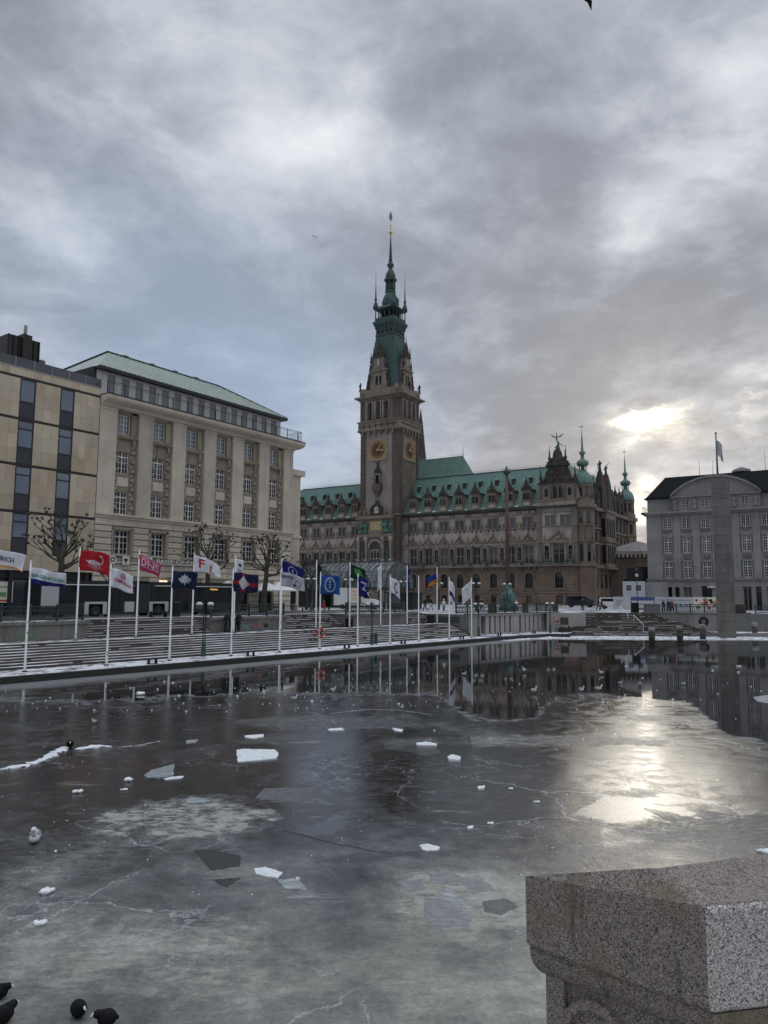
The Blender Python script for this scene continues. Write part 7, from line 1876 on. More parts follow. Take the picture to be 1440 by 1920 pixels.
for k in range(12): mb.add([vp(0, PI * k / 12 + .02, .7), vp(0, PI * k / 12 + .02, Rv - .1), vp(0, PI * (k + 1) / 12 - .02, Rv - .1), vp(0, PI * (k + 1) / 12 - .02, .7)], [(0, 1, 2, 3)])
mb.build('end_fan_glass', 'shelter_glass', pav)
for xc in (-3.9, -10.6, -17.3):
    R2 = 2.5; cv = lambda t, y: (xc + R2 * math.cos(t), y, zs + (R2 + .2) * math.sin(t))
    mb = MB()
    for y in (-2.0, -1.0, 0.0, 1.0): mb.tube([cv(PI * k / 12, y) for k in range(13)], .06 if y == -2.0 else .045, 5)
    for k in range(9): mb.tube([cv(PI * k / 8, -2), cv(PI * k / 8, 1.6)], .035, 4)
    for k in range(1, 8): mb.tube([(xc, -2.0, zs), cv(PI * k / 8, -2)], .03, 4)
    mb.tube([cv(0, -2), cv(PI, -2)], .07, 5)
    mb.build('cross_vault_ribs', 'iron_green', pav)
    mb = MB()
    for k in range(8):
        for y in (-2, -.8, .4): mb.add([cv(PI * k / 8 + .02, y + .04), cv(PI * (k + 1) / 8 - .02, y + .04), cv(PI * (k + 1) / 8 - .02, y + 1.16), cv(PI * k / 8 + .02, y + 1.16)], [(0, 1, 2, 3)])
    mb.build('cross_vault_glass', 'shelter_glass', pav)
mb = MB()
for x in [-.1, -3.4, -6.9, -10.3, -13.8, -17.2, -20.8]:
    for y in (.0, 2 * Rv): mb.lathe([(.16, 2.9), (.11, 3.6), (.11, 5.6), (.2, 6.0)], x, y, 8)
mb.box(-L_, .1, -.12, .12, 5.9, 6.25); mb.box(-L_, .1, 2 * Rv - .12, 2 * Rv + .12, 5.9, 6.25)
for x in [-.1 - 1.725 * i for i in range(13)]: mb.tube([(x, 0, 5.3), (x + .55, 0, 5.95)], .04, 4); mb.tube([(x, 0, 5.3), (x - .55, 0, 5.95)], .04, 4)
mb.build('iron_columns', 'iron_green', pav)
ks = empty('kiosk', 'dark shuttered kiosk under the glass vault', 'kiosk', (VF.o.x, VF.o.y, 0), VF.rz)
mb = MB(); mb.box(-19.5, -13.5, 2.2, 6.2, 2.95, 5.7); mb.box(-12.2, -7.6, 2.4, 6.2, 2.95, 5.6); mb.parts('wall', 'cafe_dark', ks)
mb = MB(); mb.box(-19.7, -13.3, 2.0, 6.4, 5.7, 5.85); mb.box(-12.4, -7.4, 2.2, 6.4, 5.6, 5.75); mb.parts('roof', 'dark_metal', ks)
ks = empty('kiosk', 'grey glazed kiosk right of the van at the vault end', 'kiosk', (VF.o.x, VF.o.y, 0), VF.rz)
mb = MB(); mb.box(1.2, 5.6, -1.4, 1.5, 2.95, 5.3); mb.build('walls', 'bus_dark', ks); MB().box(1.35, 3.6, -1.44, -1.41, 3.3, 5.1).build('pane', 'glass_soft', ks); MB().box(.9, 6.0, -1.8, 1.8, 5.3, 5.45).build('roof', 'dark_metal', ks)

# ------------------------------------------------------------------ vehicles
def wheel(x, y, z, r, w_, parent):
    mb = MB(); mb.lathe([(r * .55, -w_ / 2), (r * .92, -w_ / 2), (r, -w_ / 2 + .04), (r, w_ / 2 - .04), (r * .92, w_ / 2), (r * .55, w_ / 2)], 0, 0, 20)
    mb.v = [(a + x, c + y, b + z) for a, b, c in mb.v]; t = mb.build('wheel', 'rubber', parent)
    mb = MB(); mb.lathe([(r * .58, -w_ / 2 + .03), (r * .5, -w_ / 2 + .02), (r * .15, -w_ / 2 - .02), (r * .12, w_ / 2)], 0, 0, 14); mb.v = [(a + x, c + y, b + z) for a, b, c in mb.v]; mb.build('rim', 'rim', t)
bus = empty('articulated_bus', 'long grey articulated city bus standing behind the iron balustrades', 'bus', tuple(BANK.w(0, 11.5, 3.06)), BANK.rz)
bX = lambda px: BANK.at(px, 1130, 11.5)[0]
BX0_, BJ0, BJ1, BX1 = bX(74), bX(256), bX(284), bX(452); WX = (bX(180), bX(298), bX(298) + 5.6); hB = 2.9
def buspart(a, b, arches, name):
    ho = [(x - .62, x + .62, .28, 1.12) for x in arches]
    mb = MB(); wall_grid(mb, a, b, .28, 1.22, ho, 0, .3); mb.box(a, b, .3, 2.5, .32, 1.2) if False else None
    mb.box(a, b, 2.45, 2.5, .28, 2.6); mb.prism([(a, 2.55), (b, 2.55), (b, 2.78), (b - .1, 2.86), (a + .1, 2.86), (a, 2.78)], -.0, 2.5); mb.box(a, a + .05, 0, 2.5, .3, 2.6); mb.box(b - .05, b, 0, 2.5, .3, 1.1)
    mb.box(a, b, .3, 2.45, .3, .5); mb.build(name, 'bus_dark', bus)
    for x in arches:
        if x > 20: continue
        pm = MB(); wall_grid(pm, x - .98, x + .98, .3, 1.3, [(x - .62, x + .62, .3, 1.12)], -.015, .05); pm.build('wheel_panel', 'bus_grey', bus)
    MB().box(a + .02, b - .02, .02, .06, 1.22, 2.55).build('window_band', 'bus_glass', bus)
    MB().box(a + .3, b - .3, -.012, .0, 2.62, 2.68).build('roof_trim', 'white_paint', bus)
    MB().box(a + .05, b - .05, .3, 2.4, 2.86, hB + .1).build('roof_fairing', 'bus_dark', bus)
    MB().box(a, b, .32, .34, .3, 1.2).build('inner_arch', 'void', bus)
buspart(BX0_, BJ0, [WX[0]], 'rear_body'); buspart(BJ1, BX1, WX[1:], 'front_body')
mb = MB()
for i in range(8): x = BJ0 + (BJ1 - BJ0) * (i + .5) / 8; mb.box(x - .09, x + .09, .06, 2.44, .35, 2.8); mb.box(x - .11, x + .11, .12, 2.38, .4, 2.74)
mb.build('bellows', 'bellows', bus)
for x in WX: wheel(x, .17, .48, .48, .3, bus); wheel(x, 2.3, .48, .48, .3, bus)
for a, b in ((WX[0] + 1.2, WX[0] + 2.4), (BJ1 + 2.7, BJ1 + 3.9), (BX1 - 1.5, BX1 - .4)):
    d_ = MB().box(a, b, -.02, .02, .38, 2.5).build('door', 'bus_dark', bus); MB().box(a + .07, (a + b) / 2 - .05, -.035, -.02, .5, 2.4).box((a + b) / 2 + .05, b - .07, -.035, -.02, .5, 2.4).build('door_pane', 'bus_glass', d_)
MB().box(BX0_ + .1, BX0_ + 1.5, -.015, .0, .9, 2.5).build('pale_side_panel', 'bus_grey', bus); MB().box(WX[0] + 2.6, WX[0] + 3.5, -.015, 0, .45, 1.3).build('pale_side_panel', 'bus_grey', bus)
MB().box(bX(392), bX(392) + 1.2, -.03, .0, 2.28, 2.52).build('display', 'bus_dark', bus)
letters('4 Rathaus', .22, 'display_amber', bus, bX(392) + .05, -.035, 2.33, .005, 'display_text')
MB().box(BX1 - .02, BX1 + .03, .15, 2.35, 1.1, 2.75).build('windscreen', 'bus_glass', bus)
for y in (.3, 2.2): MB().box(BX1 - .0, BX1 + .05, y - .15, y + .15, .6, .8).build('headlight', 'globe', bus)
MB().tube([(BX1 - .1, -.02, 2.6), (BX1 + .35, -.25, 2.45), (BX1 + .35, -.25, 2.0)], .06, 5).build('wing_mirror', 'bus_dark', bus)

def van(p, rz_, label, mat='white_paint', box=True, sc=1.0, cat='van', nm='box_van'):
    v = empty(nm, label, cat, p, rz_); v.scale = (sc,) * 3
    if box:
        MB().box(-3.2, .95, 0, 2.1, .55, 3.0).build('cargo_box', mat, v)
        prof = [(1.0, .5), (3.1, .5), (3.15, 1.0), (2.95, 1.25), (2.2, 1.45), (1.65, 2.35), (1.0, 2.4)]
        for k, (a, b) in enumerate(((-3.22, -3.14), )): MB().box(a, b, .0, 2.1, .55, 3.02).build('box_edge', 'grey_stone', v)
    else:
        prof = [(-2.4, .45), (2.35, .45), (2.4, .95), (2.2, 1.2), (1.35, 1.35), (.75, 1.95), (-2.2, 2.0), (-2.4, 1.7)]
    MB().prism(prof, .05, 1.95).build('body', mat, v)
    if box:
        MB().prism([(1.2, 1.5), (2.1, 1.5), (1.6, 2.25), (1.2, 2.25)], .03, .049).build('side_window', 'glass', v); MB().add([(2.18, .2, 1.47), (2.18, 1.8, 1.47), (1.68, 1.8, 2.3), (1.68, .2, 2.3)], [(0, 1, 2, 3)]).xf(Matrix.Translation((.03, 0, .02))).build('windscreen', 'glass', v)
        xs_w = (-1.9, 2.3)
    else:
        MB().box(-2.0, .6, .03, .049, 1.3, 1.8).build('side_window', 'glass', v); MB().add([(1.33, .2, 1.37), (1.33, 1.8, 1.37), (.78, 1.8, 1.9), (.78, .2, 1.9)], [(0, 1, 2, 3)]).xf(Matrix.Translation((.03, 0, .02))).build('windscreen', 'glass', v)
        xs_w = (-1.6, 1.55)
    for x in xs_w: wheel(x, .1, .36, .36, .22, v); wheel(x, 1.9, .36, .36, .22, v)
    for y in (.3, 1.7): MB().cbox((3.12 if box else 2.38, y, .85), (.04, .14, .09)).build('headlight', 'globe', v)
    MB().box(3.1 if box else 2.36, 3.2 if box else 2.44, .15, 1.85, .42, .62).build('bumper', 'dark_metal', v)
    return v
r = ray(667, 1120); Yv = 108.0; v_ = van((r.x / r.y * Yv, Yv, 2.98), rad(-8), 'white box van with an orange printed poster on its side beside the glass vault', sc=1.02)
pst = MB().box(-.6, .9, -.03, -.01, .75, 2.9).build('poster', 'poster_cream', v_)
letters('Hamburg', .4, 'orange_print', v_, -.5, -.035, 2.35, .004, 'poster_text'); letters('macht', .4, 'orange_print', v_, -.5, -.035, 1.85, .004, 'poster_text'); letters('weiter', .4, 'orange_print', v_, -.5, -.035, 1.35, .004, 'poster_text')
MB().prism([(.35, .8), (.8, .8), (.75, 1.6), (.85, 2.3), (.5, 2.7), (.4, 2.2)], -.034, -.03).build('poster_picture', 'mast_red', v_)
p = ground(1112, 1140, 2.82); van((p.x - .6, p.y + 7, 2.82), rad(-22), 'dark navy van parked at the corner of the city hall', 'car_navy', False, 1.12, nm='parked_van')
p = at_depth(1150, 1135, 131); van((p.x, 131, 2.82), rad(-25), 'white van partly behind the hoarding near the city hall corner', 'white_paint', False, 1.0, nm='parked_van')

# ------------------------------------------------------------------ site cabin and hoardings
o = empty('site_cabin', 'white site cabin with two windows raised above the hoarding', 'cabin', tuple(at_depth(1168, 1120, 128))[:2] + (2.85,), rad(-20))
MB().box(0, 3.6, 0, 5, 2.0, 4.7).build('cabin_body', 'hoarding_white', o)
for a in (.45, 2.0): f = MB().box(a, a + 1.1, -.05, .0, 3.0, 4.2).build('window', 'window_white', o); MB().box(a + .1, a + 1.0, -.06, -.05, 3.1, 4.1).build('pane', 'glass_soft', f)
MB().box(3.6, 7.2, .6, 5, 2.1, 4.6).build('cabin_annex', 'grey_stone', o); MB().box(.1, .3, .2, .4, 0, 2).box(3.2, 3.4, .2, .4, 0, 2).box(6.6, 6.8, .8, 1, 0, 2.1).build('cabin_legs', 'dark_metal', o)
HB = [at_depth(1150, 1139, 122), at_depth(1183, 1139, 121), at_depth(1228, 1139, 120), at_depth(1300, 1139, 118), at_depth(1350, 1139, 116.5)]
hmats = ['hoarding_white', 'blue_hoarding', 'hoarding_white', 'poster_cream']
hlab = ['white hoarding panel left of the blue one', 'blue and white hoarding panels at the top of the second stairway', 'long white printed hoarding with dark lettering behind three pedestrians', 'colourful picture hoarding left of the memorial pillar']
for i in range(4):
    A, B_ = HB[i], HB[i + 1]; L = math.hypot(B_.x - A.x, B_.y - A.y); o = empty('hoarding', hlab[i], 'hoarding', (A.x, A.y, 2.84), math.atan2(B_.y - A.y, B_.x - A.x), 'hoardings of the building site')
    n = max(1, round(L / 2.2)); pr = Proto(MB().bbox(.02, L / n - .02, 0, .06, .1, 2.1, .01).build('panel', hmats[i], o), [])
    for k in range(n): pr.place((k * L / n, 0, 0))
    if i == 1: MB().box(.1, L - .1, -.012, -.002, .3, 1.5).build('white_band', 'hoarding_white', o); mb = MB(); [mb.box(.5 + k * .9, .85 + k * .9, -.02, -.013, .85, 1.0) for k in range(int(L / .9) - 1)]; mb.parts('print_mark', 'blue_hoarding', o)
    if i == 2: mb = MB(); [mb.box(.5 + k * .8, .8 + k * .8, -.02, -.002, .75, .9) for k in range(int(L / .8) - 1)]; mb.parts('print_mark', 'dark_metal', o); letters('Hier entsteht Neues am Rathausmarkt', .3, 'blue_hoarding', o, .6, -.01, 1.5, .003)
    if i == 0: mb = MB(); [mb.box(.4, 1.6 - .3 * k, -.02, -.002, 1.5 - .35 * k, 1.57 - .35 * k) for k in range(3)]; mb.parts('print_mark', 'dark_metal', o)
    if i == 3:
        rng = random.Random(3)
        for mt, cc in (('life_red', 5), ('coat_navy', 5), ('graffiti_green', 3), ('orange_print', 4)):
            mb = MB(); [mb.lathe([(rng.uniform(.12, .34), 0), (.05, .012)], 0, 0, 9).xf(Matrix.Translation((rng.uniform(.4, L - .4), -.005, rng.uniform(.4, 1.8))) @ Matrix.Rotation(PI / 2, 4, 'X'), len(mb.v) - 18) for _ in range(cc)]; mb.build('picture', mt, o)
# tall mast with bronze foot
r = ray(953, 1120); Ym = 113.0; mx = r.x / r.y * Ym
o = empty('tall_mast', 'tall rust red mast with gilded top and green bronze foot before the city hall', 'mast', (mx, Ym, 2.85))
zt_ = at_depth(953, 885, Ym).z
MB().tube([(0, 0, 3), (.0, 0, zt_ - 2.85)], [.34, .2], 10).build('mast', 'mast_red', o)
MB().lathe([(1.5, 0), (1.5, .4), (1.15, .6), (1.0, 1.5), (1.1, 2.2), (.7, 2.6), (.55, 3.4), (.38, 3.8)], 0, 0, 10).build('bronze_foot', 'bronze', o)
mb = MB(); 
for k in range(5): a = k * 2 * PI / 5; figure(mb, 1.15 * math.cos(a), 1.15 * math.sin(a), .5, 1.9)
mb.parts('foot_figure', 'bronze', o)
mb = MB(); zz = zt_ - 2.85; mb.lathe([(.22, zz - .5), (.55, zz - .2), (.6, zz + .1), (.2, zz + .3), (.1, zz + .9)], 0, 0, 10)
for k in range(6): a = k * PI / 3; mb.tube([(.5 * math.cos(a), .5 * math.sin(a), zz), (.62 * math.cos(a), .62 * math.sin(a), zz + .6)], [.08, .02], 4)
mb.build('mast_top', 'bronze_dark', o)

# ------------------------------------------------------------------ people
def person(p, h, face, label, top='coat_black', legs='trouser_grey', walk=.25, bag=False, sit=False, hood=False):
    o = empty('person', label, 'person', p, face); k = h / 1.75
    me = bpy.data.meshes.new('body')
    hp, kn_, an = .92 * k, .50 * k, .08 * k; a = walk
    V = [(0, 0, hp), (0, 0, 1.18 * k), (0, -.01, 1.40 * k), (0, -.02, 1.50 * k), (0, -.02, 1.58 * k)]
    R_ = [.15, .145, .15, .06, .09]
    E_ = [(0, 1), (1, 2), (2, 3), (3, 4)]
    def chain(root, pts, rs):
        i = root
        for q, r in zip(pts, rs): V.append(q); R_.append(r); E_.append((i, len(V) - 1)); i = len(V) - 1
    if sit:
        for s_ in (-1, 1): chain(0, [(s_ * .1, -.42 * k, hp - .0), (s_ * .1, -.45 * k, hp - .42 * k), (s_ * .1, -.56 * k, hp - .44 * k)], [.085, .06, .045])
    else:
        for s_ in (-1, 1): chain(0, [(s_ * .10, 0 + s_ * a * .1, hp - .12 * k), (s_ * .10, -s_ * a * .55 - .02, kn_), (s_ * .10, -s_ * a * 1.0 + .05 * (s_ > 0), an), (s_ * .10, -s_ * a * 1.0 - .14, .03)], [.11, .075, .055, .04])
    for s_ in (-1, 1): chain(2, [(s_ * .19, 0, 1.38 * k), (s_ * .24, s_ * a * .3, 1.12 * k), (s_ * .22, s_ * a * .6 - .12, .92 * k)], [.075, .058, .04])
    me.from_pydata(V, E_, []); b = bpy.data.objects.new('body', me); COL.objects.link(b); b.parent = o
    me.materials.append(MATS[top]); sk = b.modifiers.new('skin', 'SKIN'); sk.use_smooth_shade = True
    for i, r in enumerate(R_): me.skin_vertices[0].data[i].radius = (r * k, r * k * .8)
    me.skin_vertices[0].data[0].use_root = True
    b.modifiers.new('sub', 'SUBSURF').levels = 1; b.modifiers['sub'].render_levels = 1
    mb = MB()   # trousers over the legs
    if not sit:
        for s_ in (-1, 1): mb.tube([(s_ * .09, 0, hp + .02), (s_ * .10, -s_ * a * .55 - .02, kn_), (s_ * .10, -s_ * a * 1.0 + .05 * (s_ > 0), an)], [.125 * k, .095 * k, .085 * k], 8)
        mb.build('trousers', legs, o)
    hd = MB(); hd.blob((0, -.03, 1.66 * k), .105 * k, 0, 10, 8, ry=1.1, rz=1.2); hd.blob((0, -.145 * k, 1.65 * k), .022 * k); h_o = hd.build('head', 'skin', o)
    hr = MB(); hr.blob((0, -.0, 1.70 * k), .118 * k, 0, 10, 8, ry=1.0, rz=1.1); hr.build('hood' if hood else 'hair', top if hood else 'hair', o)
    ct = MB(); ct.lathe([(.19 * k, .78 * k), (.18 * k, .95 * k), (.165 * k, 1.15 * k), (.20 * k, 1.35 * k), (.17 * k, 1.45 * k), (.07 * k, 1.52 * k)], 0, 0, 12, sy=.72); ct.build('coat', top, o)
    if bag: MB().box(-.14, .14, .13, .28, 1.0 * k, 1.42 * k).build('backpack', 'coat_black', o)
    return o
def at_px(px, Y, z): r = ray(px, 1120); return (r.x / r.y * Y, Y, z)
def bank_px(px, y, z):
    x = BANK.at(px, 1150, y)[0]; return tuple(BANK.w(x, y, z))
person(bank_px(426, 6.3, 1.76), 1.8, rad(200), 'person in dark clothes bending at the graffiti wall, left of the two', 'coat_black', walk=.3)
person(bank_px(448, 6.0, 1.76), 1.78, rad(170), 'person in dark clothes with a blue cap by the graffiti wall', 'coat_navy', 'coat_black', bag=True)
person(at_px(797, 103, 2.92), 1.78, rad(-70), 'person walking in a dark coat by the lamps, left of a walking pair', 'coat_black', walk=.35)
person(at_px(808, 102, 2.92), 1.85, rad(-70), 'person in dark coat and pale trousers, right of a walking pair', 'coat_black', 'window_frame_stone', walk=.4)
person(at_px(832, 101, 2.9), 1.6, rad(160), 'person in a white jacket behind the green balustrade', 'coat_white', hood=True)
person(at_px(903, 110, 2.88), 1.7, rad(30), 'person in black beside the lamp above the colonnade', 'coat_black')
person(at_px(1122, 118, 2.82), 1.75, rad(80), 'person in dark clothes walking past the navy van, left one', 'coat_black', walk=.4)
person(at_px(1127.5, 118.5, 2.82), 1.72, rad(80), 'person in dark clothes walking past the navy van, right one', 'coat_navy', walk=.4)
person(at_px(1092, 112, 2.82), 1.78, rad(10), 'person in black at the top left corner of the second stairway', 'coat_black', walk=.15)
person(at_px(1243, 108, 2.82), 1.72, rad(10), 'person in a black coat at the balustrade, left of three', 'coat_black', 'coat_navy')
person(at_px(1253, 107.5, 2.82), 1.76, rad(-10), 'person in a dark coat with a pale bag, middle of three', 'coat_navy', 'coat_navy')
person(at_px(1259.5, 108, 2.82), 1.72, rad(5), 'person in a red jacket at the balustrade, right of three', 'coat_red', 'coat_navy')
person(at_px(607, 97, 2.98), 1.7, rad(20), 'person in a red coat sitting on the bench by the glass vault', 'coat_red', 'coat_black', sit=True).location.z -= .42 * 1.0
person(at_px(1398, 101.5, .5), 1.7, rad(40), 'person in dark clothes beside the low wall right of the memorial pillar', 'coat_navy', 'coat_black')

# ------------------------------------------------------------------ small street furniture
def bench(p, rz_, label):
    o = empty('bench', label, 'bench', p, rz_)
    for k in range(3): MB().box(-.95, .95, -.22 + k * .15, -.09 + k * .15, .42, .47).build('slat', 'cafe_dark', o)
    for s_ in (-.7, .7): MB().box(s_ - .06, s_ + .06, -.2, .2, 0, .42).build('leg', 'cafe_dark', o)
bench(bank_px(297, 10.2, 3.06), BANK.rz, 'dark backless bench in front of the bus at the top of the left steps')
bench(at_px(578, 94, 3.0), rad(20), 'dark bench left of the red figure by the glass vault'); bench(at_px(607, 97.4, 3.0), rad(20), 'bench under the sitting red figure')
def bin_(p, label, h=1.0, mat='cafe_dark', r=.3):
    o = empty('litter_bin', label, 'litter bin', p); MB().lathe([(r * .9, 0), (r, .1), (r, h * .85), (r * 1.05, h * .86), (r * 1.05, h * .95), (r * .6, h)], 0, 0, 12).build('bin_body', mat, o); MB().lathe([(r * 1.06, h * .7), (r * 1.06, h * .74)], 0, 0, 12).build('bin_band', 'dark_metal', o)
bin_(bank_px(655, 5.9, 1.76), 'black bin on the landing behind the dark green flag pole', .95, r=.42)
bin_(bank_px(808, 6.2, 1.76), 'black bin on the landing below the walking pair', 1.0, r=.42)
bin_(bank_px(331, 10.0, 3.06), 'dark bin in front of the bus beside the middle balustrade', 1.3, r=.35)
bin_(bank_px(437, 6.0, 1.76), 'dark bin between the two people at the graffiti wall', 1.1, r=.33)
bin_(tuple(BANK.w(33.7, .6, .4)), 'green post bin beside the quay lamp in front of the glass vault', 1.05, 'lamp_green', .15)
bin_(at_px(552, 90, 3.02), 'grey granite bin at the corner of the cream building', .9, 'grey_stone', .35)
def mooring(x, label):
    o = empty('mooring_bollard', label, 'mooring bollard', tuple(BANK.w(x, -1.2, .4)), BANK.rz)
    for s_ in (-.28, .28): MB().lathe([(.09, 0), (.09, .3), (.12, .31), (.12, .36), (.06, .38)], s_, 0, 8).build('bollard_head', 'black_iron', o)
    MB().box(-.4, .4, -.1, .1, .0, .05).build('foot_plate', 'black_iron', o)
for px, lab in ((286, 'left of the maple leaf pole'), (470, 'between the diamond and euro flag poles'), (650, 'right of the wreath flag pole'), (756, 'right of the arc flag pole'), (866, 'left of the last flagpole'), (937, 'in front of the colonnade left part'), (1009, 'in front of the colonnade right end')):
    mooring(BANK.at(px, 1230, -1.2)[0] if px < 960 else 62.5, 'twin black mooring bollard on the quay edge %s' % lab)
def cafe(p, label, k=0):
    o = empty('cafe_table', label, 'table', p); MB().lathe([(.35, .7), (.35, .73)], 0, 0, 12).build('table_top', 'cafe_dark', o); MB().lathe([(.2, 0), (.03, .05), (.03, .7)], 0, 0, 8).build('leg', 'cafe_dark', o)
def chair(p, rz_, label):
    o = empty('cafe_chair', label, 'chair', p, rz_); MB().box(-.2, .2, -.2, .2, .42, .46).build('seat', 'cafe_dark', o); MB().box(-.2, .2, .17, .2, .5, .85).build('backrest', 'cafe_dark', o)
    for a in (-.18, .18):
        for b in (-.18, .18): MB().box(a - .015, a + .015, b - .015, b + .015, 0, .42).build('leg', 'cafe_dark', o)
cafe((22.6, 95.6, .41), 'dark cafe table at the end of the colonnade'); chair((22.0, 95.7, .41), 1.2, 'dark cafe chair left of the table at the colonnade end'); chair((23.3, 95.6, .41), -1.4, 'dark cafe chair right of the table at the colonnade end')
o = tag(MB().bbox(-.55, .55, 0, .08, 0, .95, .03).build('wall_plaque', 'sandstone_dark'), 'brown plaque on the pale wall left of the second stairway', 'plaque'); o.location = (23.2, 96.6, 1.35); o.rotation_euler = (0, 0, .2)
mb = MB(); mb.vprism([(21.2, 97.7), (26.3, 98.0), (26.3, 101.6), (21.2, 101.6)], .3, 2.78); mb.build('stair_cheek', 'colonnade_stone', kind='structure')
# timber dolphins in the ice
for i, (x, y, h, lab) in enumerate([(29.2, 82.2, 1.75, 'wooden mooring post with metal cap, leftmost of three below the stairway'), (33.6, 85.6, 1.8, 'wooden mooring post with metal cap, middle of three below the stairway'), (37.7, 89.2, 1.9, 'wooden mooring post with metal cap just left of the memorial pillar'), (47.6, 96.8, 1.9, 'wooden mooring post with metal cap right of the memorial pillar')]):
    o = empty('mooring_post', 'thick ' + lab, 'mooring post', (x, y, -.3), 0, 'wooden mooring posts'); MB().lathe([(.33, 0), (.34, h - .35)], 0, 0, 12, smooth=True).build('timber', 'sandstone_dark', o); MB().lathe([(.36, h - .35), (.37, h + .1), (.3, h + .16), (.0, h + .2)], 0, 0, 12).build('cap', 'grey_stone', o)
    MB().lathe([(.36, h * .45), (.36, h * .45 + .08)], 0, 0, 12).build('band', 'dark_metal', o)
# stairway handrails
for k, (pxa, pya, pxb, pyb, Y) in enumerate([(1162, 1136, 1177, 1152, 100.6), (1188, 1153, 1206, 1171, 97.6)]):
    a, b = at_depth(pxa, pya, Y + 1.0), at_depth(pxb, pyb, Y - 1.0); o = MB(); o.tube([a, b], .04, 6); o.tube([a, (a.x, a.y, a.z - .9)], .03, 5); o.tube([b, (b.x, b.y, b.z - .9)], .03, 5)
    tag(o.build('handrail', 'white_paint'), 'pale metal handrail on the %s flight of the second stairway' % ('upper' if k == 0 else 'lower'), 'handrail')
# parasols at the cream building
for px, Y, lab in ((425, 85.0, 'white square parasol in front of the cream building, left one'), (497, 88.0, 'white square parasol right of the navy diamond flag'), (522, 89.5, 'white square parasol near the corner of the cream building')):
    o = empty('parasol', lab, 'parasol', at_px(px, Y, 3.06), rad(35), 'white parasols'); mb = MB(); mb.add([(-1.6, -1.6, 2.5), (1.6, -1.6, 2.5), (1.6, 1.6, 2.5), (-1.6, 1.6, 2.5), (0, 0, 3.5), (-1.6, -1.6, 2.35), (1.6, -1.6, 2.35), (1.6, 1.6, 2.35), (-1.6, 1.6, 2.35)], [(0, 1, 4), (1, 2, 4), (2, 3, 4), (3, 0, 4), (0, 5, 6, 1), (1, 6, 7, 2), (2, 7, 8, 3), (3, 8, 5, 0)]); mb.build('canopy', 'white_paint', o); MB().tube([(0, 0, 0), (0, 0, 3.5)], .04, 6).build('pole', 'dark_metal', o); MB().box(-.3, .3, -.3, .3, 0, .08).build('base', 'dark_metal', o)
# warning sign behind the railing
o = empty('warning_sign', 'triangular red and white warning sign above the colonnade railing', 'road sign', at_px(968, 104, 2.88), rad(5)); MB().tube([(0, 0, 0), (0, 0, 1.0)], .03, 5).build('post', 'grey_stone', o)
MB().prism([(-.42, .95), (.42, .95), (0, 1.7)], -.02, .02).build('sign_rim', 'life_red', o); MB().prism([(-.28, 1.03), (.28, 1.03), (0, 1.53)], -.035, -.021).build('sign_face', 'white_paint', o)
# parked bicycles behind the railing at the right end of the colonnade
def bicycle(p, rz_, label):
    o = empty('bicycle', label, 'bicycle', p, rz_)
    for x in (-.5, .5): MB().torus((x, 0, .34), .32, .018, 'y', 18, 5).build('wheel', 'rubber', o)
    MB().tube([(-.5, 0, .34), (-.1, 0, .32), (.35, 0, .75), (-.2, 0, .8), (-.5, 0, .34)], .02, 5).tube([(-.1, 0, .32), (-.22, 0, .9)], .018, 5).tube([(.5, 0, .34), (.33, 0, .95)], .02, 5).build('frame', 'dark_metal', o)
    MB().box(-.35, -.12, -.07, .07, .9, .95).build('saddle', 'rubber', o); MB().tube([(.38, -.27, .97), (.31, 0, .97), (.38, .27, .97)], .018, 5).build('handlebar', 'rubber', o)
bicycle(at_px(1008, 112, 2.84), .2, 'bicycle parked behind the railing under the right arched windows'); bicycle(at_px(1016, 112.4, 2.84), .5, 'second bicycle parked just right of the first behind the railing'); bicycle(at_px(779, 103, 2.92), 0.1, 'bicycle parked at the top of the steps behind the limp dark blue flag')
# tall dark sculpture-like lamp by the cabin
o = empty('site_lamp', 'tall thin dark lamp post with a white head beside the site cabin', 'street lamp', at_px(1195, 119, 2.84)); MB().tube([(0, 0, 0), (0, 0, 6.0)], .06, 6).build('pole', 'black_iron', o); MB().blob((0, -.05, 5.5), .26, 0, 8, 6).build('globe', 'globe', o); MB().lathe([(.3, 6.0), (.3, 6.4), (.05, 6.6)], 0, 0, 6, smooth=False).build('lantern', 'black_iron', o)
o = empty('shop_poster', 'lit shop poster with green and red print at the left edge', 'poster', (0, 0, 0)); xx_, zz_ = BB.at(6, 1129, .2)
o.location = BB.w(xx_ - .8, .2, 0); o.rotation_euler = (0, 0, BB.rz); MB().box(0, 1.6, 0, .05, 4.2, 6.0).build('poster_sheet', 'poster_cream', o); MB().box(.15, 1.0, -.01, -.001, 4.7, 5.1).box(.2, 1.3, -.01, -.001, 5.5, 5.6).build('poster_print', 'graffiti_green', o); MB().box(.1, 1.5, -.01, -.001, 4.3, 4.45).build('poster_band', 'life_red', o)
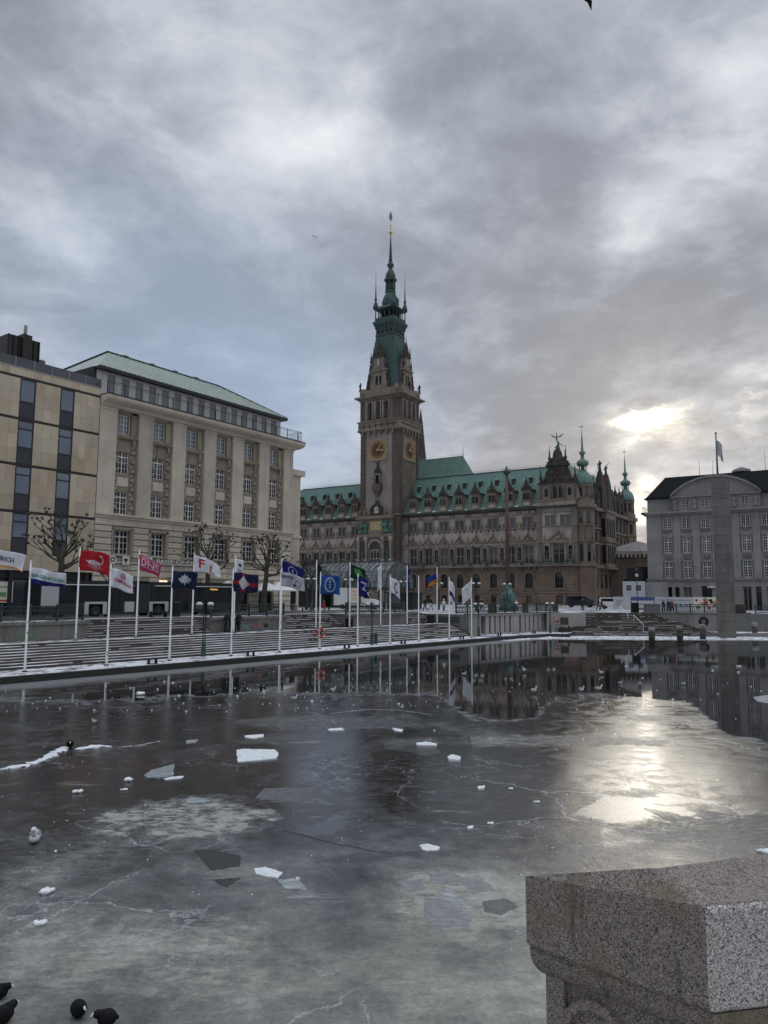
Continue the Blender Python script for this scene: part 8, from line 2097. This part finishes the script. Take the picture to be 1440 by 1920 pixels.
# ------------------------------------------------------------------ granite post of the bridge parapet
post = empty('granite_post', 'speckled granite parapet post with heavy angled cap in the near right corner', 'parapet post')
YN = 1.72; P = lambda px, py, Y: at_depth(px, py, Y)
zb = P(1327, 1905, YN).z; YF = YN * (zb - 5) / P(985, 1775, YN).z if False else YN * (P(1327, 1905, YN).z - 5) / (P(985, 1775, YN).z - 5)
N1, F1 = P(1327, 1702, YN), P(980, 1641, YF); K1 = P(1220, 1625, YN + .12); R1 = P(1440, 1693, YN + .03); B1 = P(1440, 1597, YN + .33)
def ext(p, q, t): return p + (q - p) * t
R1 = ext(N1, R1, 7.5); R1.z = N1.z; B1 = ext(K1, B1, 3.6)
Fb, Nb, Rb, Bb, Kb = [(p.x, p.y) for p in (F1, N1, R1, B1, K1)]
V = [(Fb[0], Fb[1], zb), (Nb[0], Nb[1], zb), (Rb[0], Rb[1], zb), (Bb[0], Bb[1], zb), (Kb[0], Kb[1] + .12, zb), tuple(F1), tuple(N1), tuple(R1), tuple(B1), tuple(K1)]
capm = MB(); capm.add(V, [(0, 1, 6, 5), (1, 2, 7, 6), (5, 6, 9), (6, 7, 8, 9), (2, 3, 8, 7), (3, 4, 9, 8), (4, 0, 5, 9), (4, 3, 2, 1, 0)])
cap = capm.build('cap_stone', 'granite', post); cap.data.materials.append(MATS['granite_clean_lit']); cap.data.polygons[1].material_index = 1
bv = cap.modifiers.new('bevel', 'BEVEL'); bv.width = .012; bv.segments = 3; bv.limit_method = 'ANGLE'; bv.angle_limit = rad(35)
def off(k): 
    cx_, cy_ = Nb[0] + .38, Nb[1] + .34
    return [(cx_ + (x - cx_) * (1 - k) , cy_ + (y - cy_) * (1 - k * 1.0)) for x, y in (Fb, Nb, Rb, Bb)]
mb = MB(); prof = [(.02, zb)] + [(.022 + .068 * (1 - math.cos(i * PI / 14)), zb - .006 - .062 * math.sin(i * PI / 14)) for i in range(8)]
for (k0, z0), (k1, z1) in zip(prof[:-1], prof[1:]):
    a, b = off(k0), off(k1); n = 4
    mb.add([(*p, z0) for p in a] + [(*p, z1) for p in b], [(i, (i + 1) % n, n + (i + 1) % n, n + i)[::-1] for i in range(n)], False)
mb.build('cap_moulding', 'granite', post)
mb = MB(); mb.vprism(off(.09), -.3, zb - .07); sh = mb.build('shaft', 'granite', post)
# sunk arched panel on the left face: raised rim strips
a = Vector((*off(.09)[0], 0)); b = Vector((*off(.09)[1], 0)); dr_ = (b - a).normalized(); nr = Vector((dr_.y, -dr_.x, 0)); L = (b - a).length
mb = MB()
def rib(u0, u1, z0, z1, t=.018):
    p0, p1 = a + dr_ * u0, a + dr_ * u1
    mb.add([p0 + Vector((0, 0, z0)), p1 + Vector((0, 0, z0)), p1 + Vector((0, 0, z1)), p0 + Vector((0, 0, z1)), p0 + nr * t + Vector((0, 0, z0)), p1 + nr * t + Vector((0, 0, z0)), p1 + nr * t + Vector((0, 0, z1)), p0 + nr * t + Vector((0, 0, z1))], [(0, 3, 2, 1), (4, 5, 6, 7), (0, 1, 5, 4), (1, 2, 6, 5), (2, 3, 7, 6), (3, 0, 4, 7)])
rib(.0, .05, 0, zb - .06); rib(L - .08, L, 0, zb - .06)
cu, rr = .13, .075
for i in range(10):
    t0, t1 = PI * i / 10, PI * (i + 1) / 10
    for (r0, r1) in ((rr, rr + .022),):
        pts = [a + dr_ * (cu + r * math.cos(t)) + Vector((0, 0, (zb - .19) + 1.1 * r * math.sin(t))) for r, t in ((r0, t0), (r1, t0), (r1, t1), (r0, t1))]
        mb.add(pts + [p + nr * .016 for p in pts], [(4, 5, 6, 7), (0, 1, 5, 4), (1, 2, 6, 5), (2, 3, 7, 6), (3, 0, 4, 7)])
rib(cu - rr - .022, cu - rr, 0, (zb - .19), .016); rib(cu + rr, cu + rr + .022, 0, (zb - .19), .016)
mb.build('sunk_panel_rim', 'granite', post)

# ------------------------------------------------------------------ birds
def gull(p, rz_, label, sc=1.0, sit=False):
    o = empty('gull', label, 'gull', p, rz_, 'gulls on the ice'); o.scale = (sc,) * 3
    z = .16 if not sit else .08
    mb = MB(); mb.lathe([(.0, -.2), (.05, -.17), (.085, -.05), (.085, .05), (.06, .13), (.04, .17)], 0, 0, 10); mb.v = [(a, b, c) for a, b, c in [(x, zz, y) for x, y, zz in mb.v]]; mb.v = [(x, -y, zz + z + (.25 * max(0, -y) * .5)) for x, y, zz in mb.v]
    mb.tube([(0, -.12, z + .03), (0, -.17, z + .1), (0, -.18, z + .14)], [.045, .035, .035], 7); mb.blob((0, -.185, z + .155), .045, 0, 8, 6, ry=1.2); mb.build('body', 'plumage_white', o)
    w_ = MB()
    for s_ in (-1, 1): w_.add([(s_ * .07, -.1, z + .06), (s_ * .092, .05, z + .05), (s_ * .04, .24, z + .03), (s_ * .05, .1, z - .03), (s_ * .085, -.02, z - .03), (s_ * .03, -.08, z + .088), (s_ * .03, .1, z + .085)], [(0, 1, 6, 5), (1, 2, 6), (0, 4, 3, 1), (1, 3, 2)], True)
    w_.build('wing', 'plumage_grey', o); MB().tube([(0, -.22, z + .15), (0, -.275, z + .14)], [.014, .003], 6).build('beak', 'beak', o)
    if not sit: MB().tube([(.025, 0, 0), (.025, .01, z - .05)], .008, 4).tube([(-.025, 0, 0), (-.025, .01, z - .05)], .008, 4).build('legs', 'beak', o)
    return o
GL = [((65, 1578), .3, 'white gull resting on the near grey ice at the left', 1.25, True), ((551, 1314), 2.0, 'gull on dark ice left of the three central poles', .8, False), ((624, 1298), 1.0, 'gull on dark ice below the life ring reflection', .85, False),
      ((983, 1261), -.6, 'large gull on dark ice below the colonnade', 1.1, False), ((1001, 1300), 2.2, 'gull on dark ice, second below the colonnade', 1.0, False), ((1090, 1298), .5, 'gull on dark ice, left one of a pair near the sun streak', .95, False),
      ((1122, 1296), 1.4, 'gull on dark ice, right one of a pair near the sun streak', .95, False), ((1128, 1265), -1.2, 'gull on dark ice below the second stairway', .9, False), ((1163, 1282), 1.8, 'small gull left of the sun streak', .6, True),
      ((754, 1331), .2, 'gull at the edge between dark and grey ice in the middle', .75, False), ((177, 1357), -.4, 'small gull at the edge between dark and grey ice at the left', .6, False), ((870, 1267), .9, 'gull on dark ice below the last flagpole', .75, False), ((1281, 1285), .9, 'small gull on dark ice right of the sun streak', .6, False)]
for (px, py), a_, lab, s_, st_ in GL: p = ground(px, py, .0); gull((p.x, p.y, .003), a_, lab, s_, st_)
def coot(p, rz_, label, sc=1.0):
    o = empty('coot', label, 'coot', p, rz_, 'coots on the ice'); o.scale = (sc,) * 3
    mb = MB(); mb.blob((0, .03, .125), .125, .02, 14, 10, rx=.95, ry=1.15, rz=.98); mb.blob((.0, -.10, .195), .062, .02, 10, 8, ry=1.2); mb.tube([(0, -.04, .17), (0, -.08, .19)], [.09, .07], 8); mb.tube([(0, .13, .11), (0, .20, .10)], [.06, .02], 6); mb.build('body', 'plumage_black', o)
    MB().tube([(0, -.155, .215), (0, -.18, .19), (0, -.215, .175)], [.02, .018, .005], 6).build('beak', 'plumage_white', o)
    MB().tube([(.04, 0, 0), (.04, .01, .06)], .01, 4).tube([(-.04, 0, 0), (-.04, .01, .06)], .01, 4).build('legs', 'dark_metal', o)
for (px, py), a_, lab, s_ in [((148, 1908), .8, 'black coot with a white beak at the bottom, middle one', .95), ((196, 1925), -1.2, 'black coot at the bottom edge right of the white-beaked one', .95), ((10, 1916), 2.6, 'black coot cut by the left frame edge, lower one', 1.0), ((2, 1872), 1.8, 'black coot cut by the left frame edge, upper one', .85), ((131, 1402), .4, 'small distant black coot beside a ridge of snow', 1.0)]:
    p = ground(px, py, 0); coot((p.x, p.y, 0), a_, lab, s_ * (.82 if py > 1800 else 1))
def flying(p, rz_, label, sc, roll):
    o = empty('flying_gull', label, 'gull', p); o.rotation_euler = (roll, .2, rz_); o.scale = (sc,) * 3
    mb = MB(); mb.blob((0, 0, 0), .07, 0, 10, 8, ry=2.6); mb.build('body', 'plumage_grey', o)
    for s_ in (-1, 1):
        mb = MB(); top = [(s_ * .04, -.08, .02), (s_ * .3, -.14, .12), (s_ * .62, .0, .05), (s_ * .33, .04, .1), (s_ * .05, .08, .0)]
        mb.add(top + [(x, y, z - .015) for x, y, z in top], [(0, 1, 2, 3, 4), (9, 8, 7, 6, 5)] + [(i, (i + 1) % 5, 5 + (i + 1) % 5, 5 + i) for i in range(5)]); mb.build('wing', 'coat_black', o)
p = at_depth(589, 444, 60); flying(p, .4, 'small distant bird flying left of the tower spire', .5, .3)
p = at_depth(1093, -6, 22); flying(p, .9, 'wing of a dark bird cut by the top frame edge', 1.0, .5)

# ------------------------------------------------------------------ broken ice
def slab(pxs, z0, th, mat, label, tilt=0.0, tdir=0.0, name='ice_slab', cat='ice slab'):
    th *= .55
    pts0 = [ground(px, py, 0) for px, py in pxs]; rj = random.Random(len(label) * 7 + int(pxs[0][0])); pts = []
    for a, b in zip(pts0, pts0[1:] + pts0[:1]):
        L = (b - a).length; k_ = max(2, int(L / .06)); k_ = min(k_, 14); nv = Vector((-(b - a).y, (b - a).x, 0)).normalized()
        for i in range(k_): pts.append(a.lerp(b, i / k_) + nv * (rj.uniform(-.5, .5) * min(.05, L * .06) if i else 0))
    c = sum(pts, Vector()) / len(pts); n = len(pts)
    top = []
    for p in pts:
        d_ = p - c; z = z0 + th * rj.uniform(.8, 1.15) + math.tan(tilt) * (d_.x * math.cos(tdir) + d_.y * math.sin(tdir)); top.append(Vector((d_.x, d_.y, z)))
    mb = MB(); rng = random.Random(int(c.x * 100))
    inner = [Vector((p.x * .96, p.y * .96, p.z + .004)) for p in top]
    vs = [Vector((p.x, p.y, p.z - th - .02)) for p in top] + top + inner
    fs = [(i, (i + 1) % n, n + (i + 1) % n, n + i) for i in range(n)] + [(n + i, n + (i + 1) % n, 2 * n + (i + 1) % n, 2 * n + i) for i in range(n)] + [tuple(range(2 * n, 3 * n))]
    mb.add(vs, fs); o = mb.build(name, mat); o.location = (c.x, c.y, 0); tag(o, label, cat); return o
def ice_mat(name, col, rough, alpha_noise, white, lo=.45, hi=.65, scale=4.0):
    m, n, bs = principled(name); pos = n.n('ShaderNodeNewGeometry').outputs['Position']
    k = n.smooth(n.noise(n.v('MULTIPLY', pos, (1, 2.2, 1)), scale, 6, .7), lo, hi); k = n.m('MULTIPLY', k, alpha_noise)
    n.t.links.new(n.mix(k, col, white), bs.inputs['Base Color']); bs.inputs['Roughness'].default_value = rough
    n.t.links.new(n.n('ShaderNodeBump', {'Strength': .9, 'Distance': .03, 'Height': n.noise(pos, 9, 6, .75)}).outputs[0], bs.inputs['Normal']); MATS[name] = m
ice_mat('slab_white', (.42, .46, .46), .5, .9, (.80, .83, .84), .3, .5); ice_mat('slab_pale', (.20, .23, .23), .35, .6, (.60, .64, .64)); ice_mat('slab_grey', (.09, .095, .098), .22, .35, (.30, .31, .31)); ice_mat('slab_plate', (.20, .205, .205), .22, .5, (.38, .385, .38)); ice_mat('slab_dark', (.020, .022, .024), .10, .25, (.16, .17, .17), .55, .7); ice_mat('slab_frost', (.13, .135, .135), .4, .8, (.46, .48, .48), .4, .62, 6.0)
S = slab
S([(443, 1412), (455, 1410), (515, 1411), (522, 1416), (519, 1424), (490, 1427), (446, 1430)], .04, .05, 'slab_white', 'long white ice slab lying on the dark ice left of the tower reflection', .05, 1.6)
S([(270, 1454), (284, 1445), (326, 1438), (325, 1457), (310, 1461), (276, 1459)], .03, .04, 'slab_pale', 'pale glassy ice slab tilted up with a sharp corner', .10, .3)
S([(300, 1459), (345, 1456), (340, 1460), (312, 1463)], .0, .03, 'slab_white', 'thin white ice sliver under the tilted glassy slab')
S([(780, 1395), (800, 1393), (820, 1397), (818, 1400), (782, 1399)], .02, .05, 'slab_white', 'flat white ice piece below the middle of the dark sheet')
S([(839, 1422), (850, 1419), (864, 1423), (862, 1429), (842, 1428)], .02, .10, 'slab_white', 'bright white ice chunk just right of the tower reflection')
S([(895, 1478), (909, 1476), (908, 1481), (897, 1482)], .02, .05, 'slab_white', 'small white ice chunk between tower reflection and sun glitter')
S([(787, 1586), (800, 1584), (825, 1590), (822, 1596), (800, 1597), (792, 1594)], .0, .04, 'slab_white', 'white ice piece in the lower middle of the ice')
S([(876, 1552), (888, 1550), (886, 1555), (878, 1556)], .0, .05, 'slab_white', 'tiny white ice chunk above the white piece in the lower middle')
S([(458, 1381), (494, 1378), (494, 1383), (476, 1386), (460, 1384)], .0, .06, 'slab_white', 'white ice chunk above the long white slab')
S([(614, 1368), (640, 1366), (646, 1370), (618, 1371)], .0, .05, 'slab_white', 'flat white ice chunk at the edge of the dark sheet')
S([(348, 1390), (372, 1388), (366, 1394), (350, 1396)], .0, .06, 'slab_pale', 'small pale ice chunk left of the long white slab')
S([(735, 1366), (756, 1369), (754, 1373), (740, 1371)], .0, .05, 'slab_white', 'small white ice chunk below the gull in the middle')
S([(476, 1630), (497, 1628), (530, 1640), (521, 1649), (498, 1645), (480, 1639)], .015, .02, 'slab_white', 'white cracked ice plate with a fold in the lower left middle', .06, .4)
S([(518, 1650), (555, 1648), (575, 1665), (574, 1670), (535, 1668)], .0, .018, 'slab_pale', 'greenish glassy plate touching the white cracked plate')
S([(364, 1593), (400, 1594), (452, 1605), (450, 1624), (398, 1632), (380, 1614)], .0, .012, 'slab_dark', 'dark clear ice plate with a pointed left corner')
S([(397, 1650), (451, 1646), (425, 1664)], .0, .012, 'slab_dark', 'small dark triangular ice plate')
S([(494, 1478), (580, 1476), (589, 1507), (478, 1497)], -.008, .014, 'slab_grey', 'grey clear ice plate left of the sky gap reflection')
S([(800, 1630), (852, 1637), (880, 1652), (858, 1662), (810, 1655)], -.006, .014, 'slab_plate', 'pale frozen plate near the granite post, upper one')
S([(795, 1682), (840, 1688), (887, 1722), (880, 1736), (830, 1748), (795, 1720)], -.006, .014, 'slab_plate', 'large grey frozen plate near the granite post')
S([(838, 1664), (888, 1696), (886, 1700), (852, 1706), (815, 1684)], -.006, .012, 'slab_pale', 'middle pale frozen plate near the granite post')
S([(345, 1500), (372, 1497), (398, 1504), (380, 1508), (355, 1508)], .0, .05, 'slab_pale', 'grey chunk on the back edge of the frosted patch')
S([(1412, 1308), (1440, 1304), (1452, 1312), (1440, 1320), (1420, 1316)], .0, .05, 'slab_pale', 'pale ice floe at the right frame edge')
S([(1416, 1596), (1446, 1593), (1460, 1599), (1440, 1602)], .0, .06, 'slab_white', 'white ice chunk at the right edge above the granite post')
S([(850, 1650), (885, 1648), (920, 1658), (930, 1672), (880, 1668)], -.006, .013, 'slab_plate', 'pale frozen plate near the granite post, right one')
S([(905, 1690), (950, 1684), (972, 1700), (940, 1716), (908, 1710)], -.006, .012, 'slab_grey', 'darker frozen plate just left of the granite post')
S([(745, 1652), (790, 1648), (798, 1668), (765, 1676)], -.006, .012, 'slab_plate', 'small pale frozen plate farthest left of the group by the post')
# low ridges where the sheet has cracked
def ridge(pxs, w_, h, label, mat='slab_frost', seed=1):
    rng = random.Random(seed); mb = MB(); pts = [ground(px, py, 0) for px, py in pxs]
    for a, b in zip(pts[:-1], pts[1:]):
        n = max(2, int((b - a).length / (w_ * .6)))
        for i in range(n):
            p = a.lerp(b, (i + rng.random() * .6) / n); mb.blob((p.x + rng.uniform(-w_, w_) * .4, p.y + rng.uniform(-w_, w_) * .5, 0), w_ * rng.uniform(.5, 1.1), .4, 6, 3, rx=1.4, rz=h / w_, rng=rng, smooth=False)
    tag(mb.build('ice_ridge', mat), label, 'ice ridge')
ridge([(0, 1442), (40, 1438), (80, 1425), (122, 1403)], .16, .06, 'low white ridge of broken ice leading to the distant coot', 'slab_white', 2)
ridge([(150, 1405), (180, 1400), (203, 1400)], .16, .06, 'short white ridge of broken ice right of the distant coot', 'slab_white', 3)
ridge([(225, 1402), (270, 1396), (300, 1390)], .06, .02, 'faint pale line of ice right of the short ridge', 'slab_frost', 4)
ridge([(620, 1338), (690, 1330), (750, 1332), (810, 1340)], .05, .015, 'thin pale rim where dark and grey ice meet', 'slab_frost', 5)
mb = MB(); pts = [ground(px, py, 0) for px, py in [(530, 1559), (560, 1566), (600, 1577), (650, 1588), (700, 1598), (745, 1604)]]
rg = random.Random(4); qs = []
for a, b in zip(pts[:-1], pts[1:]):
    for i in range(5): q = a.lerp(b, i / 5); qs.append(q + Vector((0, rg.uniform(-.025, .025), 0)))
for i, (a, b) in enumerate(zip(qs[:-1], qs[1:])):
    h = .016 * (1 - abs(i / len(qs) - .3)); mb.add([a, b, b + Vector((0, .03, h)), a + Vector((0, .03, h)), b + Vector((0, .12, .0)), a + Vector((0, .12, .0))], [(0, 1, 2, 3), (3, 2, 4, 5)])
tag(mb.build('ice_crack', 'slab_dark'), 'long dark raised crack in the ice below the sky gap reflection', 'ice crack')
# loose crumbs
cr = MB(); rng = random.Random(77)
for i in range(330):
    far = i < 220
    px = rng.uniform(0, 1440); py = rng.uniform(1245 + 30 * (px < 500), 1335) if far else rng.uniform(1340, 1700)
    if far and rng.random() < .35: px = rng.gauss(600, 160)
    p = ground(px, py, 0); bl_ = BANK.l((p.x, p.y))
    if bl_[1] > -2.2 or p.y > 90: continue
    s_ = rng.uniform(.012, .03) if rng.random() < .9 else rng.uniform(.03, .07)
    if not far: s_ *= .45
    cr.blob((p.x, p.y, s_ * .4), s_, .35, 6, 4, rx=rng.uniform(.8, 1.6), rng=rng, smooth=False)
tag(cr.build('ice_crumbs', 'snow'), 'small crumbs of ice and snow scattered on the dark sheet', 'ice crumbs', kind='stuff')
CH = [((267, 1303), .2, 'white snow lump on the dark ice below the maple leaf pole'), ((495, 1296), .08, 'small snow lump below the euro flag pole'), ((1385, 1250), .12, 'snow lump on dark ice near the memorial pillar reflection'), ((242, 1464), .12, 'snow lump left of the tilted glassy slab'), ((232, 1482), .07, 'tiny snow lump below and left of the tilted slab'), ((145, 1486), .1, 'snow lump on the grey ice at the left'), ((88, 1674), .12, 'snow lump on the near ice at the left'), ((74, 1733), .08, 'flattened snow lump on the near ice far left'), ((960, 1480), .07, 'snow lump left of the sun glitter'), ((918, 1545), .06, 'tiny snow lump above the granite post'), ((1008, 1505), .06, 'tiny snow lump beside the sun glitter')]
for (px, py), s_, lab in CH:
    p = ground(px, py, 0); mb = MB(); rg = random.Random(px)
    for k in range(5): mb.blob((rg.uniform(-1, 1) * s_, rg.uniform(-.6, .6) * s_, s_ * .3), s_ * rg.uniform(.4, .8), .3, 8, 5, rz=.6, rng=rg)
    o = mb.build('snow_lump', 'snow'); o.location = (p.x, p.y, 0); tag(o, lab, 'snow lump', 'snow lumps on the ice')
bpy.context.view_layer.update()
